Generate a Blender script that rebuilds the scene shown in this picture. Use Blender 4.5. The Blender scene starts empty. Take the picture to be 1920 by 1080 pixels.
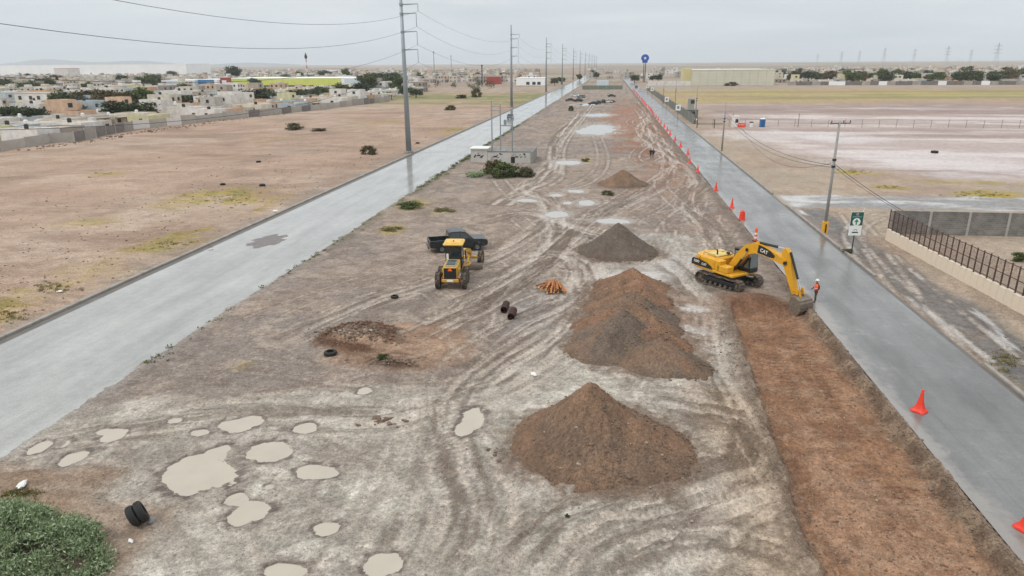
import bpy, math, random, numpy as np
from mathutils import Vector, Matrix, noise as mnoise
random.seed(7)
RNG = np.random.default_rng(11)
R = math.radians
sc = bpy.context.scene

# ---------------------------------------------------------------- camera (a drone about 17 m above the median)
CAM_H = 17.0
PITCH = math.atan(422 / 1280.0); YAW = R(7.82); ROLL = R(0.4)
FW = Vector((-math.sin(YAW) * math.cos(PITCH), math.cos(YAW) * math.cos(PITCH), -math.sin(PITCH)))
_r = Vector((math.cos(YAW), math.sin(YAW), 0)); _u = _r.cross(FW)
RT = math.cos(ROLL) * _r - math.sin(ROLL) * _u
UP = math.sin(ROLL) * _r + math.cos(ROLL) * _u
cam_d = bpy.data.cameras.new('camera'); cam = bpy.data.objects.new('camera', cam_d)
sc.collection.objects.link(cam); sc.camera = cam
cam_d.sensor_width = 36; cam_d.lens = 36 * 1280 / 1920.0
cam_d.clip_start = 0.5; cam_d.clip_end = 60000
cam.matrix_world = Matrix(((RT.x, UP.x, -FW.x, 0), (RT.y, UP.y, -FW.y, 0), (RT.z, UP.z, -FW.z, CAM_H), (0, 0, 0, 1)))

# ---------------------------------------------------------------- overcast sky
SUN_EL, SUN_AZ = R(50), R(238)          # azimuth clockwise from +Y
world = bpy.data.worlds.new('World'); sc.world = world; world.use_nodes = True
wn, wl = world.node_tree.nodes, world.node_tree.links
for n in list(wn): wn.remove(n)
def W(t, **k):
    n = wn.new(t)
    for a, b in k.items(): setattr(n, a, b)
    return n
out = W('ShaderNodeOutputWorld'); bg1 = W('ShaderNodeBackground'); bg2 = W('ShaderNodeBackground'); mixs = W('ShaderNodeMixShader')
sky = W('ShaderNodeTexSky', sky_type='NISHITA', sun_disc=False, sun_elevation=SUN_EL, sun_rotation=SUN_AZ, air_density=1.0, dust_density=6.0)
wl.new(sky.outputs[0], bg1.inputs[0]); bg1.inputs[1].default_value = 0.10
tc = W('ShaderNodeTexCoord'); sep = W('ShaderNodeSeparateXYZ'); wl.new(tc.outputs['Generated'], sep.inputs[0])
ab = W('ShaderNodeMath', operation='MAXIMUM'); wl.new(sep.outputs[2], ab.inputs[0]); ab.inputs[1].default_value = 0.0
den = W('ShaderNodeMath', operation='ADD'); wl.new(ab.outputs[0], den.inputs[0]); den.inputs[1].default_value = 0.11
dv = W('ShaderNodeVectorMath', operation='DIVIDE'); cmb = W('ShaderNodeCombineXYZ')
for i in range(3): wl.new(den.outputs[0], cmb.inputs[i])
wl.new(tc.outputs['Generated'], dv.inputs[0]); wl.new(cmb.outputs[0], dv.inputs[1])
nz = W('ShaderNodeTexNoise'); nz.inputs['Scale'].default_value = 0.42; nz.inputs['Detail'].default_value = 7; nz.inputs['Roughness'].default_value = 0.55; nz.inputs['Distortion'].default_value = 0.4
wl.new(dv.outputs[0], nz.inputs['Vector'])
cr = W('ShaderNodeValToRGB')                                    # cloud base tone: even grey with soft lumps
e = cr.color_ramp.elements
e[0].position = 0.32; e[0].color = (0.70, 0.745, 0.775, 1)
e[1].position = 0.68; e[1].color = (0.90, 0.915, 0.935, 1)
wl.new(nz.outputs['Fac'], cr.inputs[0])
gr = W('ShaderNodeValToRGB')                                    # overcast sky grows brighter towards the zenith
g = gr.color_ramp.elements
g[0].position = 0.0; g[0].color = (0.84, 0.92, 0.965, 1)
g[1].position = 1.0; g[1].color = (1.62, 1.62, 1.62, 1)
q = g.new(0.10); q.color = (1.0, 1.01, 1.01, 1)
wl.new(ab.outputs[0], gr.inputs[0])
mu = W('ShaderNodeVectorMath', operation='MULTIPLY'); wl.new(cr.outputs[0], mu.inputs[0]); wl.new(gr.outputs[0], mu.inputs[1])
wl.new(mu.outputs[0], bg2.inputs[0]); bg2.inputs[1].default_value = 1.0
mixs.inputs[0].default_value = 0.93
wl.new(bg1.outputs[0], mixs.inputs[1]); wl.new(bg2.outputs[0], mixs.inputs[2]); wl.new(mixs.outputs[0], out.inputs[0])

# ---------------------------------------------------------------- the sun behind the cloud
sun_d = bpy.data.lights.new('sun', 'SUN'); sun = bpy.data.objects.new('sun', sun_d); sc.collection.objects.link(sun)
sun_d.energy = 1.2; sun_d.angle = R(14); sun_d.color = (1.0, 0.97, 0.93)
_sd = Vector((math.sin(SUN_AZ) * math.cos(SUN_EL), math.cos(SUN_AZ) * math.cos(SUN_EL), math.sin(SUN_EL)))
sun.rotation_euler = _sd.to_track_quat('Z', 'Y').to_euler()

sc.view_settings.view_transform = 'Standard'; sc.view_settings.look = 'None'
sc.view_settings.exposure = 0.0; sc.view_settings.gamma = 1.0; sc.view_settings.use_curve_mapping = False
sc.render.engine = 'CYCLES'
sc.cycles.use_denoising = True
try: sc.cycles.denoiser = 'OPENIMAGEDENOISE'
except Exception: pass
sc.cycles.max_bounces = 6; sc.cycles.diffuse_bounces = 3; sc.cycles.glossy_bounces = 3; sc.cycles.transparent_max_bounces = 8
sc.cycles.volume_bounces = 1; sc.cycles.sample_clamp_indirect = 4

# ---------------------------------------------------------------- helpers
COL = sc.collection
def G(px, py, z=0.0):
    """the place on the ground (or at height z) that the photograph shows at pixel px, py"""
    d = FW * 1280 + RT * (px - 960) - UP * (py - 540)
    t = (z - CAM_H) / d.z
    return Vector((d.x * t, d.y * t, z))
def lin(r, g, b):
    f = lambda c: (c / 12.92 if c <= 0.04045 else ((c + 0.055) / 1.055) ** 2.4)
    return (f(r / 255.0), f(g / 255.0), f(b / 255.0))

_stone = {}
class MB:
    """collects shapes into one mesh"""
    def __init__(s): s.v = []; s.f = []
    def add(s, vs, fs, M=None):
        o = len(s.v)
        s.v += [tuple(M @ Vector(p)) if M is not None else tuple(p) for p in vs]
        s.f += [tuple(i + o for i in f) for f in fs]
        return s
    def box(s, c, d, M=None, rz=0.0, taper=1.0):
        x, y, z = (k / 2.0 for k in d)
        vs = []
        for sz in (-1, 1):
            k = taper if sz > 0 else 1.0
            for sx, sy in ((-1, -1), (1, -1), (1, 1), (-1, 1)):
                px, py = sx * x * k, sy * y * k
                if rz: px, py = px * math.cos(rz) - py * math.sin(rz), px * math.sin(rz) + py * math.cos(rz)
                vs.append((c[0] + px, c[1] + py, c[2] + sz * z))
        return s.add(vs, [(3, 2, 1, 0), (4, 5, 6, 7), (0, 1, 5, 4), (1, 2, 6, 5), (2, 3, 7, 6), (3, 0, 4, 7)], M)
    def bbox(s, c, d, b=0.05, M=None):
        """a box with chamfered edges"""
        x, y, z = (k / 2.0 for k in d); b = min(b, x * .9, y * .9, z * .9)
        vs = []; rings = []
        def ring(xx, yy, zz, bb):
            st = len(vs)
            for p in ((-xx + bb, -yy), (xx - bb, -yy), (xx, -yy + bb), (xx, yy - bb), (xx - bb, yy), (-xx + bb, yy), (-xx, yy - bb), (-xx, -yy + bb)):
                vs.append((c[0] + p[0], c[1] + p[1], c[2] + zz))
            rings.append(st)
        ring(x - b, y - b, -z, b * .5); ring(x, y, -z + b, b); ring(x, y, z - b, b); ring(x - b, y - b, z, b * .5)
        fs = [tuple(range(7, -1, -1)), tuple(rings[3] + i for i in range(8))]
        for a, bq in zip(rings, rings[1:]):
            for i in range(8): fs.append((a + i, a + (i + 1) % 8, bq + (i + 1) % 8, bq + i))
        return s.add(vs, fs, M)
    def tube(s, p0, p1, r0, r1=None, n=8, cap=True, M=None):
        r1 = r0 if r1 is None else r1
        p0, p1 = Vector(p0), Vector(p1); a = (p1 - p0)
        if a.length < 1e-6: return s
        a.normalize(); b = a.cross(Vector((0, 0, 1)) if abs(a.z) < 0.9 else Vector((1, 0, 0))).normalized(); c = a.cross(b)
        vs = []
        for p, r in ((p0, r0), (p1, r1)):
            for i in range(n):
                t = 2 * math.pi * i / n
                vs.append(tuple(p + (b * math.cos(t) + c * math.sin(t)) * r))
        fs = [(i, n + i, n + (i + 1) % n, (i + 1) % n) for i in range(n)]
        if cap: fs += [tuple(range(n)), tuple(range(2 * n - 1, n - 1, -1))]
        return s.add(vs, fs, M)
    def path(s, pts, r, n=6, M=None):
        for a, b in zip(pts, pts[1:]): s.tube(a, b, r, r, n, True, M)
        return s
    def prism(s, poly, y0, y1, M=None, inset=0.0):
        """polygon in XZ (list of x, z; counter-clockwise seen from -Y) extruded from y0 to y1"""
        n = len(poly)
        vs = [(x, y0, z) for x, z in poly] + [(x, y1, z) for x, z in poly]
        fs = [tuple(range(n)), tuple(range(2 * n - 1, n - 1, -1))]
        fs += [(i, n + i, n + (i + 1) % n, (i + 1) % n) for i in range(n)]
        return s.add(vs, fs, M)
    def slab(s, poly, z0, z1, M=None):
        """polygon in XY (counter-clockwise) extruded upward"""
        n = len(poly)
        vs = [(x, y, z0) for x, y in poly] + [(x, y, z1) for x, y in poly]
        fs = [tuple(range(n - 1, -1, -1)), tuple(range(n, 2 * n))]
        fs += [(i, (i + 1) % n, n + (i + 1) % n, n + i) for i in range(n)]
        return s.add(vs, fs, M)
    def lathe(s, prof, n=20, axis='Z', c=(0, 0, 0), M=None):
        vs = []
        for r, h in prof:
            for i in range(n):
                t = 2 * math.pi * i / n
                p = (r * math.cos(t), r * math.sin(t), h)
                if axis == 'Y': p = (p[0], h, p[1])
                if axis == 'X': p = (h, p[0], p[1])
                vs.append((p[0] + c[0], p[1] + c[1], p[2] + c[2]))
        fs = []
        for k in range(len(prof) - 1):
            for i in range(n):
                j = (i + 1) % n
                f = (k * n + i, k * n + j, (k + 1) * n + j, (k + 1) * n + i)
                fs.append(f if axis != 'Y' else f[::-1])
        return s.add(vs, fs, M)
    def blob(s, c, r, seed=0, sub=1, M=None):
        """an uneven stone"""
        key = (sub, seed % 16)
        if key not in _stone:
            vs, fs = ico(sub); sd = seed % 16
            _stone[key] = ([tuple(Vector(p) * (.75 + .5 * mnoise.noise(Vector(p) * 1.3 + Vector((sd * 3.1, sd * 1.7, sd))))) for p in vs], fs)
        vs, fs = _stone[key]
        s.add([(c[0] + p[0] * r[0], c[1] + p[1] * r[1], c[2] + p[2] * r[2]) for p in vs], fs, M)
        return s
    def mesh(s, name, mat=None, smooth=False):
        me = bpy.data.meshes.new(name); me.from_pydata(s.v, [], s.f); me.update()
        if mat is not None: me.materials.append(mat)
        if smooth: me.polygons.foreach_set('use_smooth', [True] * len(me.polygons))
        return me
    def build(s, name, mat=None, parent=None, smooth=False, loc=None):
        return link(name, s.mesh(name, mat, smooth), parent, loc)
_ico = {}
def ico(sub):
    if sub not in _ico:
        t = (1 + 5 ** .5) / 2
        v = [Vector(p).normalized() for p in ((-1, t, 0), (1, t, 0), (-1, -t, 0), (1, -t, 0), (0, -1, t), (0, 1, t), (0, -1, -t), (0, 1, -t), (t, 0, -1), (t, 0, 1), (-t, 0, -1), (-t, 0, 1))]
        f = [(0, 11, 5), (0, 5, 1), (0, 1, 7), (0, 7, 10), (0, 10, 11), (1, 5, 9), (5, 11, 4), (11, 10, 2), (10, 7, 6), (7, 1, 8), (3, 9, 4), (3, 4, 2), (3, 2, 6), (3, 6, 8), (3, 8, 9), (4, 9, 5), (2, 4, 11), (6, 2, 10), (8, 6, 7), (9, 8, 1)]
        for _ in range(sub):
            nf = []; c = {}
            def mid(a, b):
                k = (min(a, b), max(a, b))
                if k not in c: c[k] = len(v); v.append(((v[a] + v[b]) / 2).normalized())
                return c[k]
            for a, b, d in f:
                x, y, z = mid(a, b), mid(b, d), mid(d, a); nf += [(a, x, z), (b, y, x), (d, z, y), (x, y, z)]
            f = nf
        _ico[sub] = ([tuple(p) for p in v], f)
    return _ico[sub]
def link(name, data, parent=None, loc=None):
    o = bpy.data.objects.new(name, data); COL.objects.link(o)
    if parent is not None: o.parent = parent
    if loc is not None: o.location = loc
    return o
def tag(o, label=None, cat=None, group=None, kind=None):
    if label: o['label'] = label
    if cat: o['category'] = cat
    if group: o['group'] = group
    if kind: o['kind'] = kind
    return o
def thing(name, label, cat, loc=(0, 0, 0), rz=0.0, group=None):
    o = link(name, None, None, loc); o.rotation_euler = (0, 0, rz); o.empty_display_size = 0.2
    return tag(o, label, cat, group)
def copy_tree(o, loc=None, rz=None, label=None, group=None, scale=None, parent=None):
    c = o.copy(); COL.objects.link(c); c.parent = parent
    if loc is not None: c.location = loc
    if rz is not None: c.rotation_euler = (0, 0, rz)
    if scale is not None: c.scale = scale if hasattr(scale, '__len__') else (scale,) * 3
    if label: c['label'] = label
    if group: c['group'] = group
    for ch in list(o.children): copy_tree(ch, parent=c)
    return c
def text_mesh(txt, size, mat, depth=0.006):
    cu = bpy.data.curves.new('lettering', 'FONT'); cu.body = txt; cu.size = size; cu.align_x = 'CENTER'; cu.align_y = 'CENTER'; cu.extrude = depth
    cu.offset = size * 0.02
    ob = bpy.data.objects.new('lettering', cu); COL.objects.link(ob)
    bpy.context.view_layer.update()
    me = bpy.data.meshes.new_from_object(ob.evaluated_get(bpy.context.evaluated_depsgraph_get()))
    bpy.data.objects.remove(ob); bpy.data.curves.remove(cu)
    me.materials.clear(); me.materials.append(mat)
    return me

# ---------------------------------------------------------------- materials
MATS = {}
def mat(name, col, rough=0.7, metal=0.0, var=0.12, scale=3.0, bump=0.0, spec=0.5, dirt=None, dirt_amt=0.0, coat=0.0, rand=0.0):
    """principled colour with procedural unevenness, optional dirt and per-object tone"""
    if name in MATS: return MATS[name]
    m = bpy.data.materials.new(name); m.use_nodes = True; MATS[name] = m
    nt = m.node_tree; N, L = nt.nodes, nt.links
    b = N['Principled BSDF']
    c4 = (*col, 1)
    tcd = N.new('ShaderNodeTexCoord'); n1 = N.new('ShaderNodeTexNoise'); n1.inputs['Scale'].default_value = scale; n1.inputs['Detail'].default_value = 6
    L.new(tcd.outputs['Object'], n1.inputs['Vector'])
    mp = N.new('ShaderNodeMapRange'); mp.inputs[1].default_value = 0.25; mp.inputs[2].default_value = 0.75; mp.inputs[3].default_value = 1 - var; mp.inputs[4].default_value = 1 + var
    L.new(n1.outputs['Fac'], mp.inputs[0])
    vm = N.new('ShaderNodeVectorMath'); vm.operation = 'SCALE'; vm.inputs[0].default_value = col; L.new(mp.outputs[0], vm.inputs['Scale'])
    src = vm.outputs[0]
    if rand:
        oi = N.new('ShaderNodeObjectInfo'); mr = N.new('ShaderNodeMapRange'); mr.inputs[3].default_value = 1 - rand; mr.inputs[4].default_value = 1 + rand
        L.new(oi.outputs['Random'], mr.inputs[0]); v2 = N.new('ShaderNodeVectorMath'); v2.operation = 'SCALE'; L.new(src, v2.inputs[0]); L.new(mr.outputs[0], v2.inputs['Scale']); src = v2.outputs[0]
    if dirt:
        n2 = N.new('ShaderNodeTexNoise'); n2.inputs['Scale'].default_value = scale * 0.6; n2.inputs['Detail'].default_value = 8; n2.inputs['Roughness'].default_value = 0.7
        L.new(tcd.outputs['Object'], n2.inputs['Vector'])
        m2 = N.new('ShaderNodeMapRange'); m2.inputs[1].default_value = 0.66 - dirt_amt * .4; m2.inputs[2].default_value = 0.80 - dirt_amt * .4; m2.inputs[4].default_value = 0.85
        L.new(n2.outputs['Fac'], m2.inputs[0])
        mx = N.new('ShaderNodeMix'); mx.data_type = 'RGBA'; L.new(m2.outputs[0], mx.inputs[0]); L.new(src, mx.inputs[6]); mx.inputs[7].default_value = (*dirt, 1); src = mx.outputs[2]
        rr = N.new('ShaderNodeMapRange'); rr.inputs[3].default_value = rough; rr.inputs[4].default_value = 0.85; L.new(m2.outputs[0], rr.inputs[0]); L.new(rr.outputs[0], b.inputs['Roughness'])
    L.new(src, b.inputs['Base Color'])
    b.inputs['Roughness'].default_value = rough; b.inputs['Metallic'].default_value = metal; b.inputs['Specular IOR Level'].default_value = spec
    if coat: b.inputs['Coat Weight'].default_value = coat; b.inputs['Coat Roughness'].default_value = 0.1
    if bump:
        bp = N.new('ShaderNodeBump'); bp.inputs['Strength'].default_value = bump; bp.inputs['Distance'].default_value = 0.03
        n3 = N.new('ShaderNodeTexNoise'); n3.inputs['Scale'].default_value = scale * 4; n3.inputs['Detail'].default_value = 5; L.new(tcd.outputs['Object'], n3.inputs['Vector'])
        L.new(n3.outputs['Fac'], bp.inputs['Height']); L.new(bp.outputs[0], b.inputs['Normal'])
    return m
MUD = lin(150, 130, 112)
M_YEL = mat('machine_yellow', lin(218, 160, 36), 0.42, var=0.10, scale=2.5, dirt=lin(165, 135, 85), dirt_amt=0.12)
M_YEL2 = mat('faded_yellow', lin(198, 154, 58), 0.5, var=0.14, scale=2.5, dirt=lin(190, 165, 115), dirt_amt=0.28)
M_BLK = mat('black_rubber', lin(38, 37, 36), 0.75, var=0.25, scale=5, dirt=lin(110, 98, 86), dirt_amt=0.10)
M_TYRE = mat('muddy_tyre', lin(62, 57, 52), 0.85, var=0.25, scale=5, dirt=lin(140, 120, 100), dirt_amt=0.42, bump=0.3)
M_DARK = mat('dark_machine_paint', lin(36, 37, 38), 0.45, var=0.2, scale=4, dirt=lin(120, 105, 90), dirt_amt=0.05)
M_STEEL = mat('worn_steel', lin(128, 118, 106), 0.5, 0.3, var=0.25, scale=6, dirt=lin(125, 95, 72), dirt_amt=0.38, bump=0.2)
M_TRK = mat('muddy_track_steel', lin(95, 86, 78), 0.7, 0.2, var=0.25, scale=6, dirt=lin(150, 130, 110), dirt_amt=0.40, bump=0.2)
M_CHROME = mat('chrome_rod', lin(205, 208, 210), 0.15, 0.9, var=0.04)
M_GLASS = mat('dark_glass', lin(30, 38, 42), 0.06, 0.0, var=0.15, spec=0.9)
M_PALEGLASS = mat('cab_glass', lin(120, 130, 128), 0.08, 0.0, var=0.1, spec=0.8)
M_WHITE = mat('white_paint', lin(226, 224, 218), 0.5, var=0.06, dirt=lin(170, 155, 140), dirt_amt=0.06)

# ================================================================ the ground: one sheet to the horizon
def vnoise(x, y, seed=0):
    x = np.asarray(x, np.float32); y = np.asarray(y, np.float32)
    xf = np.floor(x); yf = np.floor(y)
    xi = xf.astype(np.int32).view(np.uint32) * np.uint32(374761393); yi = yf.astype(np.int32).view(np.uint32) * np.uint32(668265263) + np.uint32((seed * 974634777) & 0xFFFFFFFF)
    u = x - xf; v = y - yf; u = u * u * (3 - 2 * u); v = v * v * (3 - 2 * v)
    def h(n):
        n = (n ^ (n >> np.uint32(13))) * np.uint32(1274126177)
        return (n >> np.uint32(8)).astype(np.float32) * np.float32(1 / 16777216.0)
    x1 = xi + np.uint32(374761393); y1 = yi + np.uint32(668265263)
    a = h(xi + yi); c = h(xi + y1)
    a += (h(x1 + yi) - a) * u; c += (h(x1 + y1) - c) * u
    return a + (c - a) * v
def fbm(x, y, s, o=4, seed=0, g=0.5):
    x = np.asarray(x, np.float32); y = np.asarray(y, np.float32); t = np.zeros_like(x); a = 1.0; w = 0.0; f = 1.0 / s
    ca, sa = math.cos(0.6), math.sin(0.6)
    for k in range(o):
        t += a * vnoise(x * f + 13.7 * k, y * f - 7.3 * k, seed + k); w += a; a *= g; f *= 2.03
        x, y = x * ca - y * sa, x * sa + y * ca
    return t / w
def sst(a, b, x):
    t = np.clip((x - a) / (b - a), 0, 1); return t * t * (3 - 2 * t)

RD_L = (-38.1, -27.3)      # left carriageway, x range
RD_R = (15.3, 22.0)        # right carriageway
def grow(start, step, k, end, sgn=1):
    o = []; x = start
    while abs(x) < end:
        x += sgn * step; o.append(x); step *= k
    return o
xs = sorted(grow(-26.9, 0.3, 1.0, 39.5, -1) + [])
xs = np.array(sorted(set(np.round(
    grow(-39.6, 0.4, 1.018, 15000, -1) + grow(-26.9, 0.4, 1.0, 39.4, -1) + list(np.arange(-26.9, 15.9, 0.125)) +
    grow(15.9, 0.45, 1.0, 21.6) + list(np.arange(21.8, 31.0, 0.16)) + grow(31.0, 0.2, 1.02, 15000), 4))))
ys = [12.0]
while ys[-1] < 16500:
    d = math.hypot(ys[-1], 0); ys.append(ys[-1] + max(0.105, d * d / 17500.0))
    if ys[-1] > 3000: ys += [4200, 6000, 9000, 16600]; break
ys = np.array(sorted([11.8 - v for v in (0, .3, .8, 1.6, 3, 5, 8, 13, 22, 40, 80)] + ys))
X, Y = np.meshgrid(xs.astype(np.float32), ys.astype(np.float32))
NX, NY = len(xs), len(ys)

class Canvas:
    """colour and wetness of the soil, worked out on the grid"""
    def __init__(s): s.c = np.zeros((NY, NX, 3)); s.w = np.zeros((NY, NX)); s.z = np.zeros((NY, NX))
    def mix(s, m, col, wet=None):
        m = np.clip(m, 0, 1)
        s.c += m[..., None] * (np.array(col) - s.c)
        if wet is not None: s.w += m * (wet - s.w)
cv = Canvas()
n40 = fbm(X, Y, 40, 4, 1); n14 = fbm(X, Y, 14, 4, 2); n5 = fbm(X, Y, 5, 4, 3); n2 = fbm(X, Y, 2.0, 4, 4); nf = fbm(X, Y, 0.7, 3, 5)
wx = (fbm(X, Y, 9, 3, 21) - .5) * 7; wy = (fbm(X, Y, 9, 3, 22) - .5) * 7
rng_d = np.hypot(X, Y); SH = .0105 * np.clip(Y - 50, 0, 650); XL = X - SH

# base soil
cv.mix(np.ones_like(X), lin(160, 144, 128), 0.05)
cv.mix(sst(.42, .62, n40), lin(167, 150, 131)); cv.mix(sst(.52, .7, n14) * .6, lin(150, 130, 115))
# left field: pinkish tan sand with darker scrapes
left = sst(-37.5, -39.5, XL)
cv.mix(left, lin(171, 149, 131)); cv.mix(left * sst(.45, .65, n14), lin(180, 159, 141)); cv.mix(left * sst(.48, .62, n40) * .55, lin(171, 141, 121)); cv.mix(left * sst(.5, .72, fbm(X, Y, 6, 5, 31)) * .8, lin(155, 132, 114))
cv.mix(left * sst(.55, .75, fbm(X * .35, Y, 9, 5, 33)) * .8, lin(146, 122, 105))
cv.mix(left * sst(-46, -40, XL) * sst(.35, .6, n5) * .8, lin(150, 132, 117))
# median
med = sst(-27.6, -26.9, XL) * sst(15.6, 15.0, X)
cv.mix(med, lin(152, 136, 123), 0.12); cv.mix(med * sst(.4, .62, n14), lin(139, 128, 120), .2); cv.mix(med * sst(.5, .68, n5) * .7, lin(165, 147, 132))
cv.mix(med * sst(.52, .7, n2) * .35, lin(126, 114, 104))
# right of the right road
rt = sst(21.6, 22.4, X)
cv.mix(rt, lin(167, 151, 133)); cv.mix(rt * sst(.45, .65, n14) * .7, lin(160, 138, 122)); cv.mix(rt * sst(.5, .7, n5) * .5, lin(182, 160, 140))
# far plain
far = sst(330, 620, Y)
cv.mix(far, lin(156, 145, 131)); cv.mix(far * sst(.45, .6, fbm(X * .4, Y, 120, 4, 41)), lin(140, 128, 112)); cv.mix(far * sst(.5, .65, fbm(X * .3, Y, 60, 4, 42)) * .7, lin(172, 150, 132))

def blob_mask(px, py, rx, ry, soft=0.5, warp=1.0, rot=0):
    """soft irregular patch given by where the photograph shows it"""
    c = G(px, py); l = G(px - rx, py); r = G(px + rx, py); t = G(px, max(py - ry, 126)); b = G(px, py + ry)
    ax = (r - l).length / 2; ay = max((t - b).length / 2, .2)
    k = warp * min(ax, ay) / 14.0
    dx, dy = X - c.x + wx * k * 3, Y - (t.y + b.y) / 2 + wy * k * 3
    q = np.sqrt((dx / ax) ** 2 + (dy / ay) ** 2) + (n2 - .5) * .5 * warp
    return sst(1 + soft * .5, 1 - soft * .5, q)
GRASS_Y = lin(166, 146, 78); GRASS_G = lin(136, 125, 78)
grass = np.zeros_like(X)
for px, py, rx, ry, a in ((430, 375, 90, 16, .8), (330, 460, 75, 12, .6), (190, 505, 70, 14, .35), (100, 545, 70, 14, .5), (20, 590, 40, 18, .7), (195, 325, 25, 5, .6), (160, 420, 60, 8, .3),
                          (515, 258, 30, 5, .5), (850, 245, 25, 9, .6), (700, 230, 45, 4, .35), (775, 385, 30, 9, .7), (830, 395, 30, 6, .6), (730, 430, 30, 9, .5),
                          (1600, 323, 32, 6, .8), (1665, 352, 30, 4, .8), (1850, 366, 75, 8, .9), (1830, 340, 100, 4, .8), (1890, 690, 40, 40, .5), (450, 685, 20, 10, .35), (1095, 300, 10, 6, .8)):
    m = blob_mask(px, py, rx, ry, 1.0, 1.2) * sst(.28, .5, n2 + (n5 - .5) * .4) * min(1, a * 1.3)
    cv.mix(m, GRASS_Y); cv.mix(m * sst(.5, .65, n5), GRASS_G); grass = np.maximum(grass, m)
vb = np.exp(-((XL + 43.6 + (n5 - .5) * 4) / 1.1) ** 2) * sst(32, 36, Y) * sst(92, 78, Y) * sst(.34, .50, fbm(X, Y * .4, 2.6, 5, 57)); cv.mix(vb * .9, lin(160, 137, 80)); cv.mix(vb * sst(.5, .6, n2) * .6, lin(124, 116, 70)); grass = np.maximum(grass, vb)
cv.mix(np.exp(-((XL + 40.4) / 1.3) ** 2) * sst(.40, .55, n2) * .7 * (X < -30), lin(146, 134, 122))
# grassy bands beyond the bare fields
gb = sst(.40, .58, fbm(X * .25, Y, 22, 5, 51))
mR = rt * sst(292, 335, Y + wx * 3) * sst(505, 450, Y + wy * 3) * sst(24, 30, X)
cv.mix(mR * (.25 + .6 * gb), lin(174, 150, 108)); gb2 = sst(.50, .60, fbm(X * .16, Y, 26, 5, 53)); cv.mix(mR * gb2 * .8, lin(172, 158, 96)); cv.mix(mR * sst(.54, .64, fbm(X * .2, Y, 18, 5, 54)) * .8, lin(136, 134, 84)); cv.mix(mR * sst(.56, .62, fbm(X * .2, Y, 34, 4, 55)) * .7, lin(168, 142, 122))
mL = left * sst(285, 320, Y + wx * 2) * sst(430, 390, Y)
cv.mix(mL * (.6 + .4 * gb), lin(152, 138, 108)); cv.mix(mL * gb * .7, lin(168, 154, 92)); cv.mix(mL * sst(.55, .65, gb), lin(128, 128, 84))
# pale mineral flats of the right field, streaked along the view and damp
st = fbm(X * .22, Y, 7, 5, 61); st2 = fbm(X * .12, Y * .8, 16, 4, 62); st3 = fbm(X * .3, Y, 2.6, 4, 63)
flat = rt * sst(28, 44, X + wx * 1.2 + np.clip(150 - Y, 0, 60) * -.25) * sst(104, 120, Y + wx * 1.5) * sst(330, 285, Y + wx * 3)
cv.mix(flat * .9, lin(156, 137, 128), .25); cv.mix(flat * sst(.42, .56, st2 * .6 + st * .4), lin(178, 160, 153), .4); cv.mix(flat * sst(.53, .62, st * .7 + st3 * .3), lin(202, 187, 180), .5)
cv.mix(flat * sst(.56, .40, st2) * sst(.45, .6, st) * .8, lin(140, 118, 112), .3)
m = blob_mask(1450, 253, 130, 10, .8, .8) + blob_mask(1590, 262, 80, 8, .8, .8) + blob_mask(1800, 305, 190, 22, 1., .9) * sst(.42, .5, st)
cv.mix(m * .62, lin(204, 192, 187), .85)
# the drying side road towards the right and the damp lane beside the wall
sr = sst(22.5, 23.5, X) * sst(86.0, 87.2, Y + (n2 - .5) * 1.2) * sst(95.5, 94.0, Y + (n2 - .5) * 2 + (X - 30) * -.03)
cv.mix(sr * .9, lin(136, 136, 135), .6); cv.mix(sr * sst(.45, .6, fbm(X * .3, Y, 3, 4, 66)), lin(192, 188, 184), .8)
la = sst(22.2, 23.2, X) * sst(27.6, 25.9, X + (n5 - .5) * 2.2 + (Y - 60) * .02) * sst(87, 84, Y)
cv.mix(la * .95, lin(110, 104, 99), .5); cv.mix(la * sst(.5, .66, n2 * .5 + fbm(X, Y * .35, 1.5, 4, 68) * .5), lin(92, 87, 83), .6)
cv.mix(la * sst(.58, .70, fbm(X * 1.4, Y * .3, 1.6, 4, 69)), lin(182, 178, 174), .85)
cv.mix(rt * sst(64, 60, Y) * sst(23.1, 22.5, X) * .7, lin(150, 132, 118))
cv.mix(sst(23.3, 22.3, X) * rt * sst(58, 62, Y) * sst(86, 84, Y) * .9, lin(150, 128, 114))
# a wide junction of drier mud where the lanes meet (seen below the pale line)
PALE = lin(181, 174, 163); PALE2 = lin(197, 190, 179)
edge = np.interp(X, [-27, -18.6, -13.5, -7, -3.2, -1.0, 0.5, 1.5], [27.5, 30.8, 32.6, 34.2, 38.0, 50, 66, 70])
pale = med * sst(.9, -.9, Y - edge + (n5 - .5) * 3.4 + (n2 - .5) * 1.6) * sst(9.4, 7.6, X + (n5 - .5) * 1.5)
cv.mix(pale * .92, lin(164, 157, 147), .25); cv.mix(pale * sst(.40, .6, n2 * .6 + n5 * .4), PALE, .3); cv.mix(pale * sst(.55, .72, n2 * .5 + nf * .5), PALE2, .35)
cv.mix(pale * sst(.58, .74, fbm(X, Y, 3.2, 5, 71)) * .75, lin(146, 134, 124), .15)
tanr = med * sst(3.5, 7, X + (n5 - .5) * 4) * sst(37, 33, Y)
cv.mix(tanr * .7, lin(184, 165, 147), .1)
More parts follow.
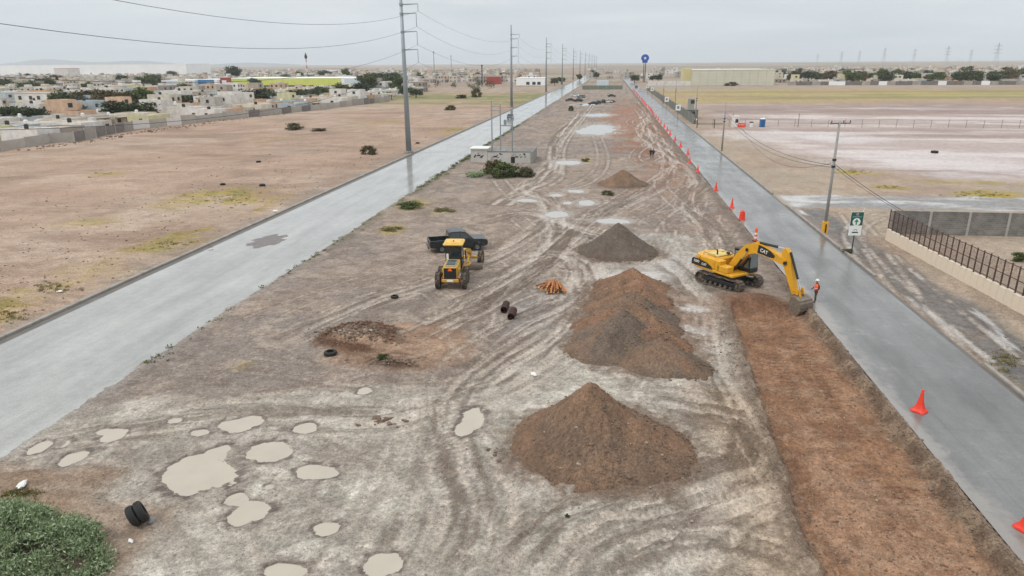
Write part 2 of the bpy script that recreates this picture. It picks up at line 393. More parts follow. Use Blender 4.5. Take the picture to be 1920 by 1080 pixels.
# crusts, scuffs and crumbs with crisp edges
cr1 = fbm(X, Y, 1.5, 6, 171, .62); cr2 = fbm(X, Y * .6, 2.2, 6, 173, .62); cr3 = fbm(X * .55, Y, .9, 5, 175, .65); nh = fbm(X, Y, .34, 3, 177, .7)
cv.mix(pale * sst(.53, .56, cr1) * .55, lin(200, 193, 182), .35); cv.mix(pale * sst(.555, .585, cr2) * .6, lin(146, 139, 129), .2); cv.mix(pale * sst(.57, .60, cr3) * .45, lin(134, 126, 115))
cv.mix(med * (1 - pale) * sst(.54, .58, cr2) * .45, lin(128, 112, 100)); cv.mix(med * (1 - pale) * sst(.56, .60, cr1) * .5, lin(170, 154, 140)); cv.mix(med * (1 - pale) * sst(.58, .62, cr3) * .4, lin(116, 102, 92))
cv.mix(tanr * sst(.54, .58, cr3) * .5, lin(150, 130, 114)); cv.mix(tanr * sst(.56, .6, cr1) * .4, lin(206, 190, 172))
cv.mix(left * sst(.57, .62, cr2) * .35, lin(152, 126, 108)); cv.mix(left * sst(.60, .64, fbm(X * .4, Y, 3.5, 5, 179, .62)) * .4, lin(192, 168, 148)); cv.mix(rt * (1 - flat) * sst(.57, .62, cr2) * .3, lin(146, 124, 108))
cv.mix(med * sst(-19.5, -21.5, X + (n5 - .5) * 2) * sst(24.3, 22.7, Y + (n5 - .5) * 2) * .9, lin(140, 117, 98), .05)
cv.mix(med * sst(-15.6, -17.0, X + (n5 - .5) * 2) * sst(22.3, 21.0, Y + (n5 - .5) * 2) * .8, lin(150, 128, 110), .05)
# damp churned earth round the machines and red-brown soil spread further up the median
cv.mix(blob_mask(1040, 590, 110, 60, .8, .7) * .6, lin(140, 134, 130), .25)
cv.mix(blob_mask(1215, 265, 75, 75, .8, 1.) * sst(.36, .54, n5) * .9, lin(146, 104, 82)); cv.mix(blob_mask(1180, 225, 50, 25, .8, 1.) * .6, lin(158, 120, 99))
cv.mix(blob_mask(1240, 300, 70, 22, .8, 1.) * sst(.42, .6, n2) * .8, lin(134, 94, 74))
cv.mix(blob_mask(1290, 590, 80, 45, .8, .8) * .7, lin(146, 116, 97)); cv.mix(blob_mask(1290, 620, 40, 9, .7, .8) + blob_mask(1300, 655, 38, 10, .6, .8) + blob_mask(1300, 580, 30, 7, .7, .8), lin(196, 188, 180), .8)
cv.mix(blob_mask(1190, 520, 70, 12, .8, .8) + blob_mask(1255, 500, 45, 18, .8, .8) * .8, lin(186, 178, 170), .7)
# the spoil patch on the left of the median, scraped flat on its right
pat = blob_mask(750, 648, 145, 38, .35, .6)
cv.mix(pat * .85, lin(143, 116, 97), .05); cv.mix(blob_mask(670, 634, 75, 24, .35, .7), lin(98, 72, 57), .05); cv.mix(pat * sst(.54, .58, cr3) * .6, lin(118, 92, 75))
cv.mix(pat * sst(.52, .66, fbm(X * .35, Y * 1.3, 1.6, 4, 73)) * .8, lin(166, 139, 118)); cv.mix(blob_mask(735, 685, 45, 9, .5, .8), lin(92, 72, 58))
spoil_h = blob_mask(668, 632, 70, 22, .7, .6)

# heights: gentle unevenness
amp = 1.0 - .75 * far
cv.z += ((n5 - .5) * .16 + (n2 - .5) * .07 + (nf - .5) * .022) * med + (n14 - .5) * .4 * left * sst(-40, -60, X) + (n5 - .5) * .1 * left + (n5 - .5) * .12 * rt + (nf - .5) * .03 * rt
cv.z += spoil_h * (.5 + .4 * (n2 - .5) + .6 * (nf - .5) + .3 * (nh - .5)) + blob_mask(735, 685, 45, 9, .6, .8) * (.12 + .2 * nf)
cv.z += med * .05 + (nh - .5) * .05 * med + (cr1 - .5) * .08 * pale
cv.z += grass * .05

# ---------------------------------------------------------------- wheel ruts
def crom(pts, step=.35):
    P = [Vector(p) for p in pts]; P = [P[0] * 2 - P[1]] + P + [P[-1] * 2 - P[-2]]; o = []
    for a, b, c, d in zip(P, P[1:], P[2:], P[3:]):
        n = max(2, int((c - b).length / step))
        for i in range(n):
            t = i / n
            o.append(.5 * ((2 * b) + (c - a) * t + (2 * a - 5 * b + 4 * c - d) * t * t + (3 * b - a - 3 * c + d) * t ** 3))
    return o + [P[-2]]
rut_z = np.zeros_like(X); rut_in = np.zeros_like(X); rut_rim = np.zeros_like(X)
def rut(pts, w=.22, depth=.05, lug=.3, strength=1.0):
    s = 0.0
    for a, b in zip(pts, pts[1:]):
        L = (b - a).length
        if L < 1e-4: continue
        pad = 3.2 * w
        i0, i1 = np.searchsorted(xs, [min(a.x, b.x) - pad, max(a.x, b.x) + pad]); j0, j1 = np.searchsorted(ys, [min(a.y, b.y) - pad, max(a.y, b.y) + pad])
        if i1 <= i0 or j1 <= j0: s += L; continue
        sl = (slice(j0, j1), slice(i0, i1)); dx, dy = X[sl] - a.x, Y[sl] - a.y
        tx, ty = (b.x - a.x) / L, (b.y - a.y) / L
        t = np.clip(dx * tx + dy * ty, 0, L); d = np.hypot(dx - t * tx, dy - t * ty)
        pin = np.exp(-(d / w) ** 4); rim = np.exp(-((d - 1.65 * w) / (.45 * w)) ** 2)
        lg = sst(.3, .7, .5 + .5 * np.sin((s + t) * 2 * math.pi / lug + d * 9)) * pin
        zz = -depth * pin + depth * .55 * rim + lg * depth * .45
        cur = rut_z[sl]; pick = np.abs(zz) > np.abs(cur); cur[pick] = zz[pick]
        np.maximum(rut_in[sl], (pin * (.5 + .5 * lg)) * strength, out=rut_in[sl]); np.maximum(rut_rim[sl], rim * strength, out=rut_rim[sl])
        s += L
def track(px, gauge=1.9, w=.22, depth=.05, strength=1.0, world=False, lug=.3):
    P = crom([Vector((*p, 0)) if world else G(*p) for p in px])
    a, b = [], []
    for i, p in enumerate(P):
        t = (P[min(i + 1, len(P) - 1)] - P[max(i - 1, 0)]).normalized(); n = Vector((-t.y, t.x, 0))
        a.append(p + n * gauge / 2); b.append(p - n * gauge / 2)
    rut(a, w, depth, lug, strength); rut(b, w, depth, lug, strength)
T = track
# pairs of ruts that the photograph shows
T([(1090, 215), (1045, 270), (1040, 320), (985, 355), (940, 385)], 2.0, .45, .03, 1.); T([(1110, 200), (1062, 262), (1050, 310), (1040, 340), (960, 372)], 1.2, .35, .03, .9)
T([(1010, 350), (1040, 400), (1030, 470), (985, 520), (900, 580), (800, 590)], 1.9, .2, .05, .8)
T([(1200, 350), (1120, 400), (1060, 450), (1010, 500), (930, 560), (820, 615)], 1.9, .2, .05, .8)
T([(1300, 380), (1250, 430), (1260, 490), (1180, 500), (1090, 480), (1010, 440), (960, 400)], 1.9, .2, .05, .8)
T([(880, 560), (1000, 520), (1090, 520), (1110, 580), (1050, 640), (960, 700), (860, 760)], 1.9, .22, .06, .9)
T([(900, 610), (1020, 560), (1075, 560), (1060, 620), (980, 670), (870, 700)], 1.9, .18, .05, .7)
T([(560, 620), (700, 560), (840, 520), (960, 470), (1040, 420)], 2.0, .18, .04, .6); T([(480, 600), (640, 540), (800, 490), (950, 440)], 2.0, .15, .03, .5)
T([(900, 1080), (960, 960), (1000, 920), (900, 830), (840, 760), (860, 680), (960, 620)], 1.9, .22, .06, .7)
T([(820, 1080), (930, 950), (830, 850), (800, 770)], 1.8, .2, .05, .6)
T([(1000, 1080), (1080, 960), (1200, 940), (1330, 910), (1420, 870), (1400, 800), (1300, 790)], 1.9, .25, .08, .9)
T([(1090, 1080), (1180, 990), (1310, 950), (1440, 900), (1460, 840), (1380, 780), (1290, 770)], 1.9, .25, .08, .9)
T([(1270, 1080), (1340, 980), (1430, 930), (1470, 880), (1430, 800), (1370, 740), (1340, 680)], 1.9, .22, .07, .8)
T([(1400, 1080), (1450, 990), (1480, 930), (1440, 850)], 1.9, .22, .07, .8); T([(1310, 840), (1390, 800), (1420, 760), (1370, 690), (1330, 640), (1330, 590)], 1.8, .22, .06, .8)
T([(1240, 790), (1330, 810), (1420, 790)], 1.6, .25, .08, .9); T([(1180, 740), (1260, 745), (1340, 760)], 1.4, .2, .05, .8)
T([(600, 735), (760, 745), (900, 735), (1010, 690), (1070, 640)], 2.0, .3, .04, .7); T([(330, 780), (520, 755), (720, 760), (880, 720)], 2.0, .25, .03, .5)
T([(0, 905), (180, 890), (330, 950), (430, 1080)], 2.0, .35, .05, .5); T([(60, 840), (250, 800), (480, 770), (640, 800), (760, 870), (850, 960), (880, 1080)], 2.0, .25, .04, .6)
T([(640, 1080), (720, 960), (760, 850), (800, 760)], 1.9, .22, .05, .6)
T([(1240, 215), (1200, 240), (1230, 275), (1290, 300), (1320, 340), (1290, 370)], 1.9, .25, .06, .8); T([(1195, 205), (1225, 250), (1190, 290), (1210, 310), (1260, 320)], 1.9, .25, .06, .8)
T([(1220, 210), (1180, 230), (1250, 260), (1220, 300), (1160, 300)], 1.8, .25, .06, .8); T([(1300, 330), (1240, 340), (1260, 375), (1320, 420), (1360, 480)], 1.9, .2, .05, .8)
T([(1340, 380), (1320, 430), (1250, 440), (1230, 500), (1330, 480)], 1.9, .2, .05, .7); T([(1375, 420), (1350, 460), (1290, 560), (1310, 640), (1340, 720)], 1.9, .2, .05, .7)
T([(930, 330), (960, 365), (1010, 390), (1100, 400), (1180, 380), (1240, 350)], 1.9, .25, .04, .7)
T([(1105, 225), (1130, 290), (1100, 340), (1010, 360)], 2.0, .3, .03, .6)
T([(1640, 470), (1690, 540), (1740, 610), (1830, 720), (1920, 830)], 1.8, .3, .04, .8); T([(1590, 400), (1660, 480), (1760, 570), (1900, 690)], 1.9, .25, .04, .7); T([(1760, 395), (1650, 405), (1600, 440), (1650, 520)], 1.8, .25, .03, .7)
T([(640, 590), (690, 560), (800, 545), (840, 590), (760, 640)], 1.8, .15, .04, .7)
T([(850, 640), (900, 600), (890, 560), (960, 520), (1060, 470), (1120, 430)], 1.9, .17, .05, .8)
for k in range(58):                                            # more passes of the machines up and down the median
    x0 = random.uniform(-9, 12); y0 = random.uniform(37, 95); a = random.gauss(math.pi / 2, .5); p = [(x0, y0)]
    if random.random() < .5: a = random.uniform(0, 6.28)
    cu = random.gauss(0, .10)
    for i in range(random.randint(4, 9)):
        a += cu + random.gauss(0, .05); x0 += math.cos(a) * 2.2; y0 += math.sin(a) * 2.2
        if not (-17 < x0 < 13.6): break
        p.append((x0, y0))
    if len(p) > 2: track(p, 1.9, random.uniform(.14, .22), random.uniform(.03, .05), random.uniform(.35, .7), True)
for k in range(40):                                            # fine scuffs in the pale junction
    x0 = random.uniform(-20, 8); y0 = random.uniform(17, 34); a = random.choice((random.gauss(.2, .4), random.gauss(2.2, .4))); p = [(x0, y0)]; cu = random.gauss(0, .06)
    for i in range(random.randint(3, 7)):
        a += cu; x0 += math.cos(a) * 1.6; y0 += math.sin(a) * 1.6; p.append((x0, y0))
    track(p, 1.9, random.uniform(.14, .24), random.uniform(.012, .03), random.uniform(.2, .45), True)
for k in range(16):                                            # faint old tracks across the fields
    x0 = random.uniform(-120, -45); y0 = random.uniform(60, 200); a = random.gauss(1.2, .6); p = [(x0, y0)]; cu = random.gauss(0, .08)
    for i in range(9):
        a += cu; x0 += math.cos(a) * 7; y0 += math.sin(a) * 7
        if x0 > -41: break
        p.append((x0, y0))
    if len(p) > 2: track(p, 2.2, .5, .04, .25, True)
keep = sst(.36, .56, n2 * .5 + nf * .3 + nh * .2)
damp_rut = np.where(X < -30, 0, np.where(X > 22, .6, 1))
cv.z += rut_z * 1.25 * (.55 + .45 * keep) * med + rut_z * .6 * (1 - med)
cv.mix(rut_rim * .72 * (.35 + .65 * keep) * (1 - .25 * pale), lin(112, 99, 88), .1)
cv.mix(rut_in * .75 * keep * np.where(X < -30, .5, 1) * (1 - .3 * pale), lin(200, 187, 174), .5)

# broad lanes of smeared mud: streaks drawn out along the way the wheels went, with tread prints across
def lane(px, half, strength=1.0, seed=0, tread=.6, warm=0.0):
    W_ = crom([G(*p) for p in px], .6)
    x0, x1 = min(p.x for p in W_) - half, max(p.x for p in W_) + half; y0, y1 = min(p.y for p in W_) - half, max(p.y for p in W_) + half
    i0, i1 = np.searchsorted(xs, [x0, x1]); j0, j1 = np.searchsorted(ys, [y0, y1]); sl = (slice(j0, j1), slice(i0, i1)); A, B = X[sl], Y[sl]
    if A.size == 0: return
    best = np.full(A.shape, 1e9); O = np.zeros(A.shape); S = np.zeros(A.shape); s = 0.0
    for a, b in zip(W_, W_[1:]):
        L_ = (b - a).length
        if L_ < 1e-5: continue
        tx, ty = (b.x - a.x) / L_, (b.y - a.y) / L_; dx, dy = A - a.x, B - a.y; t = np.clip(dx * tx + dy * ty, 0, L_); ex_, ey = dx - t * tx, dy - t * ty; d = ex_ * ex_ + ey * ey
        m = d < best; best[m] = d[m]; O[m] = (dx * -ty + dy * tx)[m]; S[m] = (s + t)[m]; s += L_
    d = np.sqrt(best); fade = sst(half, half * .45, d + (n2[sl] - .5) * 1.6) * sst(0, 2.5, S) * sst(s, s - 2.5, S) * strength * med[sl]
    O2 = O + (n5[sl] - .5) * .8
    v = fbm(O2, S * .055, .42, 4, 300 + seed, .6); v2 = fbm(O2, S * .03, 1.3, 3, 320 + seed); dk = sst(.53, .60, v * .7 + v2 * .3); lt = sst(.47, .40, v * .7 + v2 * .3)
    band = sst(.52, .58, fbm(O2, S * .02, .8, 2, 340 + seed)); tr_ = (np.sin(S * 2 * math.pi / .36 + np.abs(O2) * 5) > .2) * band * tread
    dk = np.clip(dk + tr_ * .6, 0, 1)
    p_ = pale[sl]; near_ = np.where(B < 70, 1, .8)
    c = cv.c[sl]; dark = np.array(lin(108, 94, 82)); light = np.array(lin(200, 186, 171))
    c += (dk * fade * .74 * near_)[..., None] * (dark - c); c += (lt * fade * .46 * near_)[..., None] * (light - c)
    cv.w[sl] += fade * lt * .35; cv.z[sl] += fade * (lt * -.03 + dk * .035 - .02)
for i, (p_, h_, s_, t_) in enumerate((
    ([(1120, 450), (1110, 500), (1120, 560), (1075, 620), (1000, 690), (880, 745), (720, 790), (540, 790), (300, 800), (60, 840)], 2.3, .85, .3),
    ([(840, 1095), (900, 960), (868, 850), (850, 760), (935, 680), (1045, 610)], 2.0, .9, .9), ([(700, 1095), (760, 960), (790, 850), (800, 740)], 1.5, .6, .9),
    ([(960, 1095), (1060, 985), (1200, 945), (1330, 912), (1425, 872), (1415, 800), (1310, 770), (1230, 760)], 2.4, 1.0, .8), ([(1270, 1095), (1350, 985), (1432, 930), (1475, 880), (1432, 800), (1372, 730)], 1.8, 1.0, .7),
    ([(1080, 1095), (1190, 1030), (1330, 1010), (1460, 1040), (1530, 1095)], 2.0, .9, 1.0), ([(1320, 585), (1335, 680), (1395, 790), (1470, 930), (1530, 1080)], 1.6, .9, .6),
    ([(860, 575), (1000, 505), (1045, 440), (1030, 380), (985, 352), (1040, 300), (1045, 255), (1100, 205)], 2.2, 1.0, .3), ([(800, 625), (930, 560), (1010, 500), (1120, 405), (1220, 350), (1255, 300), (1220, 240), (1195, 190)], 2.4, .95, .4),
    ([(1360, 490), (1330, 430), (1290, 380), (1305, 330), (1250, 290), (1200, 250), (1220, 200)], 2.6, .9, .4), ([(1330, 570), (1250, 490), (1180, 455), (1080, 430), (980, 400), (890, 425)], 2.2, .9, .5),
    ([(520, 650), (700, 570), (840, 520), (960, 460), (1050, 395)], 2.0, .8, .3), ([(900, 660), (960, 610), (1060, 560), (1090, 510), (1040, 480), (950, 520), (850, 600)], 2.0, .9, .5), ([(1180, 745), (1260, 745), (1350, 775)], 1.2, 1.0, .5))):
    lane(p_, h_, s_, i * 5, t_)

cv.c *= (1 + np.clip(tanr * (1 - .0 * pale), 0, 1)[..., None] * np.array([-.02, -.085, -.165]))
cv.c *= (1 + (med * sst(60, 34, Y))[..., None] * np.array([.0, -.012, -.035]))
for hx, hy, rx_, ry_ in ((.3, 28.2, 4.3, 4.2), (2.1, 50.5, 3.7, 4.0), (2.0, 45.5, 4.0, 4.5), (2.3, 40.5, 4.2, 4.6), (1.4, 63, 4.1, 3.9), (2.6, 100.5, 4.1, 4.0)):   # fines spilled round the heaps
    hq = np.hypot((X - hx) / rx_, (Y - hy) / ry_) + (n2 - .5) * .45 + (nh - .5) * .5; cv.mix(sst(1.22, .85, hq) * .85, lin(122, 103, 88), .05); cv.z += sst(1.15, .8, hq) * .07
# ---------------------------------------------------------------- the dug strip beside the right road
tl = 8.7 + (fbm(X, Y, 3, 4, 81) - .5) * .9 + (nh - .5) * .3 + np.interp(Y, [12, 20, 30, 40, 50], [-1.2, -.9, -.1, .3, .9]); tr = 14.6 + (fbm(X, Y, 1.6, 4, 82) - .5) * .8 + (nh - .5) * .3
yy = Y + (fbm(X, Y, 2, 3, 83) - .5) * 2.2
tren = sst(-.16, .16, X - tl) * sst(.16, -.16, X - tr) * sst(50.6, 49.4, yy)
scr = fbm(X * 2.2, Y * .25, 1.0, 4, 84); tn = fbm(X, Y, .55, 3, 85)
cv.z += tren * (-.42 + (scr - .5) * .09 + (tn - .5) * .16 + (n2 - .5) * .1 + (nh - .5) * .07)
cv.mix(tren, lin(141, 106, 81), .03); cv.mix(tren * sst(.46, .58, scr) * .8, lin(156, 120, 94)); cv.mix(tren * sst(.52, .60, cr1) * .5, lin(118, 87, 67)); cv.mix(tren * sst(.55, .6, cr3) * .6, lin(152, 124, 102)); tb_ = sst(.2, .6, np.sin(Y * 2 * math.pi / .42 + np.sin(X * 1.3) * 2)) * (np.exp(-((X - 10.6) / .5) ** 2) + np.exp(-((X - 12.7) / .5) ** 2)) * sst(.45, .55, n2); cv.mix(tren * tb_ * .55, lin(98, 73, 57)); cv.z -= tren * tb_ * .05; cv.mix(tren * sst(.56, .7, fbm(X * 1.2, Y * .5, 4, 4, 86)) * .6, lin(160, 128, 104))
cv.mix(tren * sst(.55, .75, tn) * .5, lin(112, 80, 60))
# crumbled dark lips of the strip
lipL = np.exp(-((X - tl + .35) / .55) ** 2) * sst(51, 48, Y) * sst(.3, .6, n2 * .5 + nf * .5 + .12)
lipR = np.exp(-((X - tr - .1) / .55) ** 2) * sst(58, 50, Y)
cv.z += lipL * (.05 + .14 * (nf - .3)) + lipR * (.08 + .16 * (nf - .4))
cv.mix(lipL * .75, lin(116, 100, 86), .05); cv.mix(lipR * .9, lin(104, 88, 74), .05); cv.mix(lipR * sst(.5, .65, nf) * .8, lin(142, 122, 102))
cv.mix(med * np.exp(-((X - 14.6) / .8) ** 2) * sst(46, 54, Y) * .75, lin(112, 99, 88)); 
# heaped earth where the bucket works
hb = blob_mask(1410, 568, 60, 15, .9, .6); cv.z += hb * (.30 + (nf - .5) * .3 + (n2 - .5) * .3) * sst(15, 14, X); cv.mix(hb * .9, lin(122, 90, 70)); cv.mix(hb * sst(.5, .6, n2) * .7, lin(104, 80, 64))
# weeds and crumbling soil along the kerbless edge of the left road
eg = np.exp(-((XL + 26.6) / 1.0) ** 2) * sst(.35, .6, fbm(X, Y * .6, 2.4, 4, 91))
cv.mix(eg * sst(45, 70, Y) * .7, lin(104, 100, 76)); cv.mix(med * np.exp(-((X + 27.0) / .8) ** 2) * sst(70, 40, Y) * .5, lin(150, 142, 134), .5)

# ---------------------------------------------------------------- puddles: hollows with a level sheet of muddy water
PUD = [  # (ellipses in the photograph), (water colour), flat sheen
    ([(385, 892, 66, 30), (352, 880, 36, 24), (415, 850, 30, 13)], 0), ([(502, 848, 38, 17)], 0), ([(590, 885, 40, 15)], 0), ([(466, 962, 36, 24), (446, 938, 24, 12)], 0),
    ([(613, 990, 24, 12)], 0), ([(720, 1058, 33, 22)], 0), ([(540, 1072, 42, 14)], 0), ([(440, 798, 34, 11), (470, 790, 26, 10)], 0), ([(572, 803, 24, 10)], 0), ([(213, 816, 22, 11), (196, 810, 16, 6)], 0),
    ([(138, 859, 20, 12)], 0), ([(885, 788, 24, 26), (870, 805, 20, 16)], 0), ([(372, 812, 18, 6)], 0), ([(683, 732, 12, 7)], 0), ([(108, 832, 24, 9)], 0), ([(75, 838, 18, 12)], 0), ([(328, 788, 15, 6)], 0),
    ([(505, 912, 10, 6)], 0), ([(1122, 243, 32, 9), (1100, 247, 22, 5)], 1), ([(1065, 305, 26, 4)], 1), ([(1097, 380, 17, 5)], 1), ([(985, 376, 20, 3)], 1), ([(1042, 402, 24, 6)], 1), ([(1150, 414, 30, 5)], 1),
    ([(1064, 380, 10, 3)], 1), ([(1078, 358, 18, 3)], 1), ([(1042, 366, 14, 3)], 1), ([(1120, 216, 24, 3)], 1), ([(1100, 196, 20, 2)], 1)]
puddles = []
for els, kind in PUD:
    q = None; bx = [1e9, -1e9, 1e9, -1e9]
    for px, py, rx, ry in els:
        c0 = G(px, py); l, r_ = G(px - rx, py), G(px + rx, py); t, b = G(px, py - ry), G(px, py + ry)
        ax = (r_ - l).length / 2; ay = (t - b).length / 2; cy = (t.y + b.y) / 2; cx = c0.x
        k = min(ax, ay)
        e_ = np.hypot((X - cx + wx * .05 * k) / ax, (Y - cy + wy * .05 * k) / ay) + (n2 - .5) * .55 + (nf - .5) * .42 + (nh - .5) * .34
        q = e_ if q is None else np.minimum(q, e_)
        bx = [min(bx[0], cx - ax * 1.8), max(bx[1], cx + ax * 1.8), min(bx[2], cy - ay * 1.8), max(bx[3], cy + ay * 1.8)]
    near = sst(2.7, 1.6, q); cv.z += near * (.03 + (nh - .5) * .05 - cv.z)                       # level the rim
    cv.z -= sst(1.12, .80, q) * .13
    cv.mix(sst(1.9, 1.0, q + (nf - .5) * .8) * .7, lin(136, 124, 113) if not kind else lin(176, 166, 156), .6); cv.mix(sst(1.32, 1.08, q + (nh - .5) * .7) * (.85 if not kind else .2), lin(98, 87, 78), .5)
    cv.mix(sst(1.08, .9, q), lin(150, 138, 124), .7)
    puddles.append((bx, kind))

# under the roads the sheet drops out of sight; its ragged edge laps over the tarmac's rim
rag = (n2 - .5) * .9 + (nf - .5) * .5
uL = sst(RD_L[0] - 1.1, RD_L[0] - .8, XL) * sst(RD_L[1] + .35, RD_L[1] - .15, XL + rag); uR = sst(RD_R[0] - .25, RD_R[0] + .2, X + rag * .5) * sst(RD_R[1] + .3, RD_R[1] + .05, X)
und = np.maximum(uL, uR) * sst(8, 10, Y); cv.z += und * (-.22 - cv.z)
cv.z *= sst(2500, 400, rng_d)
cv.z -= sst(900, 1600, rng_d) * .25

cv.c *= (1 + ((nh - .5) * .5 + (nf - .5) * .2) * np.where(rng_d < 90, 1, .4) * (1 - und))[..., None]
def grid_mesh(name, X_, Y_, Z_, C_, A_, m):
    ny, nx = X_.shape
    me = bpy.data.meshes.new(name); nv = nx * ny; me.vertices.add(nv)
    me.vertices.foreach_set('co', np.stack([X_, Y_, Z_], -1).astype(np.float32).ravel())
    ii = np.arange(nv).reshape(ny, nx)
    f = np.stack([ii[:-1, :-1], ii[:-1, 1:], ii[1:, 1:], ii[1:, :-1]], -1).reshape(-1, 4)
    me.loops.add(f.size); me.loops.foreach_set('vertex_index', f.ravel().astype(np.int32))
    me.polygons.add(len(f)); me.polygons.foreach_set('loop_start', np.arange(0, f.size, 4, dtype=np.int32))
    me.polygons.foreach_set('use_smooth', np.ones(len(f), dtype=bool))
    me.update(calc_edges=True)
    at = me.attributes.new('soil', 'FLOAT_COLOR', 'POINT'); at.data.foreach_set('color', np.concatenate([C_, A_[..., None]], -1).astype(np.float32).ravel())
    me.materials.append(m); me.validate(); return me

def soil_material(name, fine=1.0, wet_gain=1.0, bump=.55, grit=.35):
    m = bpy.data.materials.new(name); m.use_nodes = True; N, L = m.node_tree.nodes, m.node_tree.links; b = N['Principled BSDF']
    at = N.new('ShaderNodeAttribute'); at.attribute_name = 'soil'; tcd = N.new('ShaderNodeTexCoord')
    def nz_(s, d, r=.6):
        n = N.new('ShaderNodeTexNoise'); n.inputs['Scale'].default_value = s; n.inputs['Detail'].default_value = d; n.inputs['Roughness'].default_value = r; L.new(tcd.outputs['Object'], n.inputs['Vector']); return n
    def mr(src, a, b_, c, d):
        n = N.new('ShaderNodeMapRange'); L.new(src, n.inputs[0]); n.inputs[1].default_value = a; n.inputs[2].default_value = b_; n.inputs[3].default_value = c; n.inputs[4].default_value = d; return n.outputs[0]
    def mul(a, b_):
        n = N.new('ShaderNodeMath'); n.operation = 'MULTIPLY'; L.new(a, n.inputs[0]); L.new(b_, n.inputs[1]); return n.outputs[0]
    nA, nB, nC, nD = nz_(1.1 * fine, 8, .7), nz_(5.5 * fine, 7, .75), nz_(.22, 6), nz_(17 * fine, 4, .7)
    tone = mul(mul(mul(mr(nA.outputs['Fac'], .3, .7, 1 - grit * .4, 1 + grit * .4), mr(nB.outputs['Fac'], .36, .64, 1 - grit * .95, 1 + grit * .75)), mr(nC.outputs['Fac'], .3, .7, .93, 1.05)), mr(nD.outputs['Fac'], .36, .64, 1 - grit * .8, 1 + grit * .6))
    sp = N.new('ShaderNodeTexVoronoi'); sp.inputs['Scale'].default_value = 5 * fine; L.new(tcd.outputs['Object'], sp.inputs['Vector'])
    tone = mul(tone, mr(sp.outputs['Distance'], .04, .22, .74, 1.0))
    sc_ = N.new('ShaderNodeVectorMath'); sc_.operation = 'SCALE'; L.new(at.outputs['Color'], sc_.inputs[0]); L.new(tone, sc_.inputs['Scale'])
    L.new(sc_.outputs[0], b.inputs['Base Color'])
    wv = N.new('ShaderNodeMath'); wv.operation = 'MULTIPLY_ADD'; L.new(at.outputs['Alpha'], wv.inputs[0]); wv.inputs[1].default_value = 1.5 * wet_gain
    L.new(mr(nA.outputs['Fac'], .25, .75, -.55, .1), wv.inputs[2])
    L.new(mr(wv.outputs[0], 0, 1, .92, .26), b.inputs['Roughness'])
    L.new(mr(wv.outputs[0], 0, 1, .18, .5), b.inputs['Specular IOR Level'])
    bp = N.new('ShaderNodeBump'); bp.inputs['Distance'].default_value = .09
    L.new(mr(wv.outputs[0], .2, 1, bump, bump * .25), bp.inputs['Strength'])
    ad = N.new('ShaderNodeMath'); ad.operation = 'ADD'; L.new(nB.outputs['Fac'], ad.inputs[0]); L.new(mr(sp.outputs['Distance'], 0, .5, 0, .5), ad.inputs[1])
    L.new(ad.outputs[0], bp.inputs['Height']); L.new(bp.outputs[0], b.inputs['Normal'])
    return m
M_SOIL = soil_material('soil'); M_HEAP = soil_material('heap_soil', 1.3, .4, .9, .34)
ground = link('ground', grid_mesh('ground', X, Y, cv.z, cv.c, cv.w, M_SOIL)); tag(ground, kind='structure')

def water_material(name, col, rough=.06):
    m = mat(name, col, rough, var=.06, scale=.8, spec=.5)
    return m
M_PUD = water_material('muddy_water', lin(180, 170, 154), .06); M_PUD2 = water_material('pale_water', lin(170, 166, 160), .05)
for pi_, (bx, kind) in enumerate(puddles):
    x0, x1, y0, y1 = bx
    mb = MB(); n = 28; x0, x1, y0, y1 = x0 - .1, x1 + .1, y0 - .1, y1 + .1
    mb.add([((x0 + x1) / 2 + (x1 - x0) / 2 * math.cos(6.2832 * i / n), (y0 + y1) / 2 + (y1 - y0) / 2 * math.sin(6.2832 * i / n), -.012 - pi_ * .0012) for i in range(n)], [tuple(range(n))])
    tag(mb.build('puddle', M_PUD2 if kind else M_PUD), kind='structure')

def ground_z(x, y):
    i = int(np.clip(np.searchsorted(xs, x), 1, NX - 1)); j = int(np.clip(np.searchsorted(ys, y), 1, NY - 1))
    a = (x - xs[i - 1]) / (xs[i] - xs[i - 1]); b = (y - ys[j - 1]) / (ys[j] - ys[j - 1]); z = cv.z
    return float((z[j - 1, i - 1] * (1 - a) + z[j - 1, i] * a) * (1 - b) + (z[j, i - 1] * (1 - a) + z[j, i] * a) * b)
def GZ(px, py):
    p = G(px, py); p.z = ground_z(p.x, p.y); return p

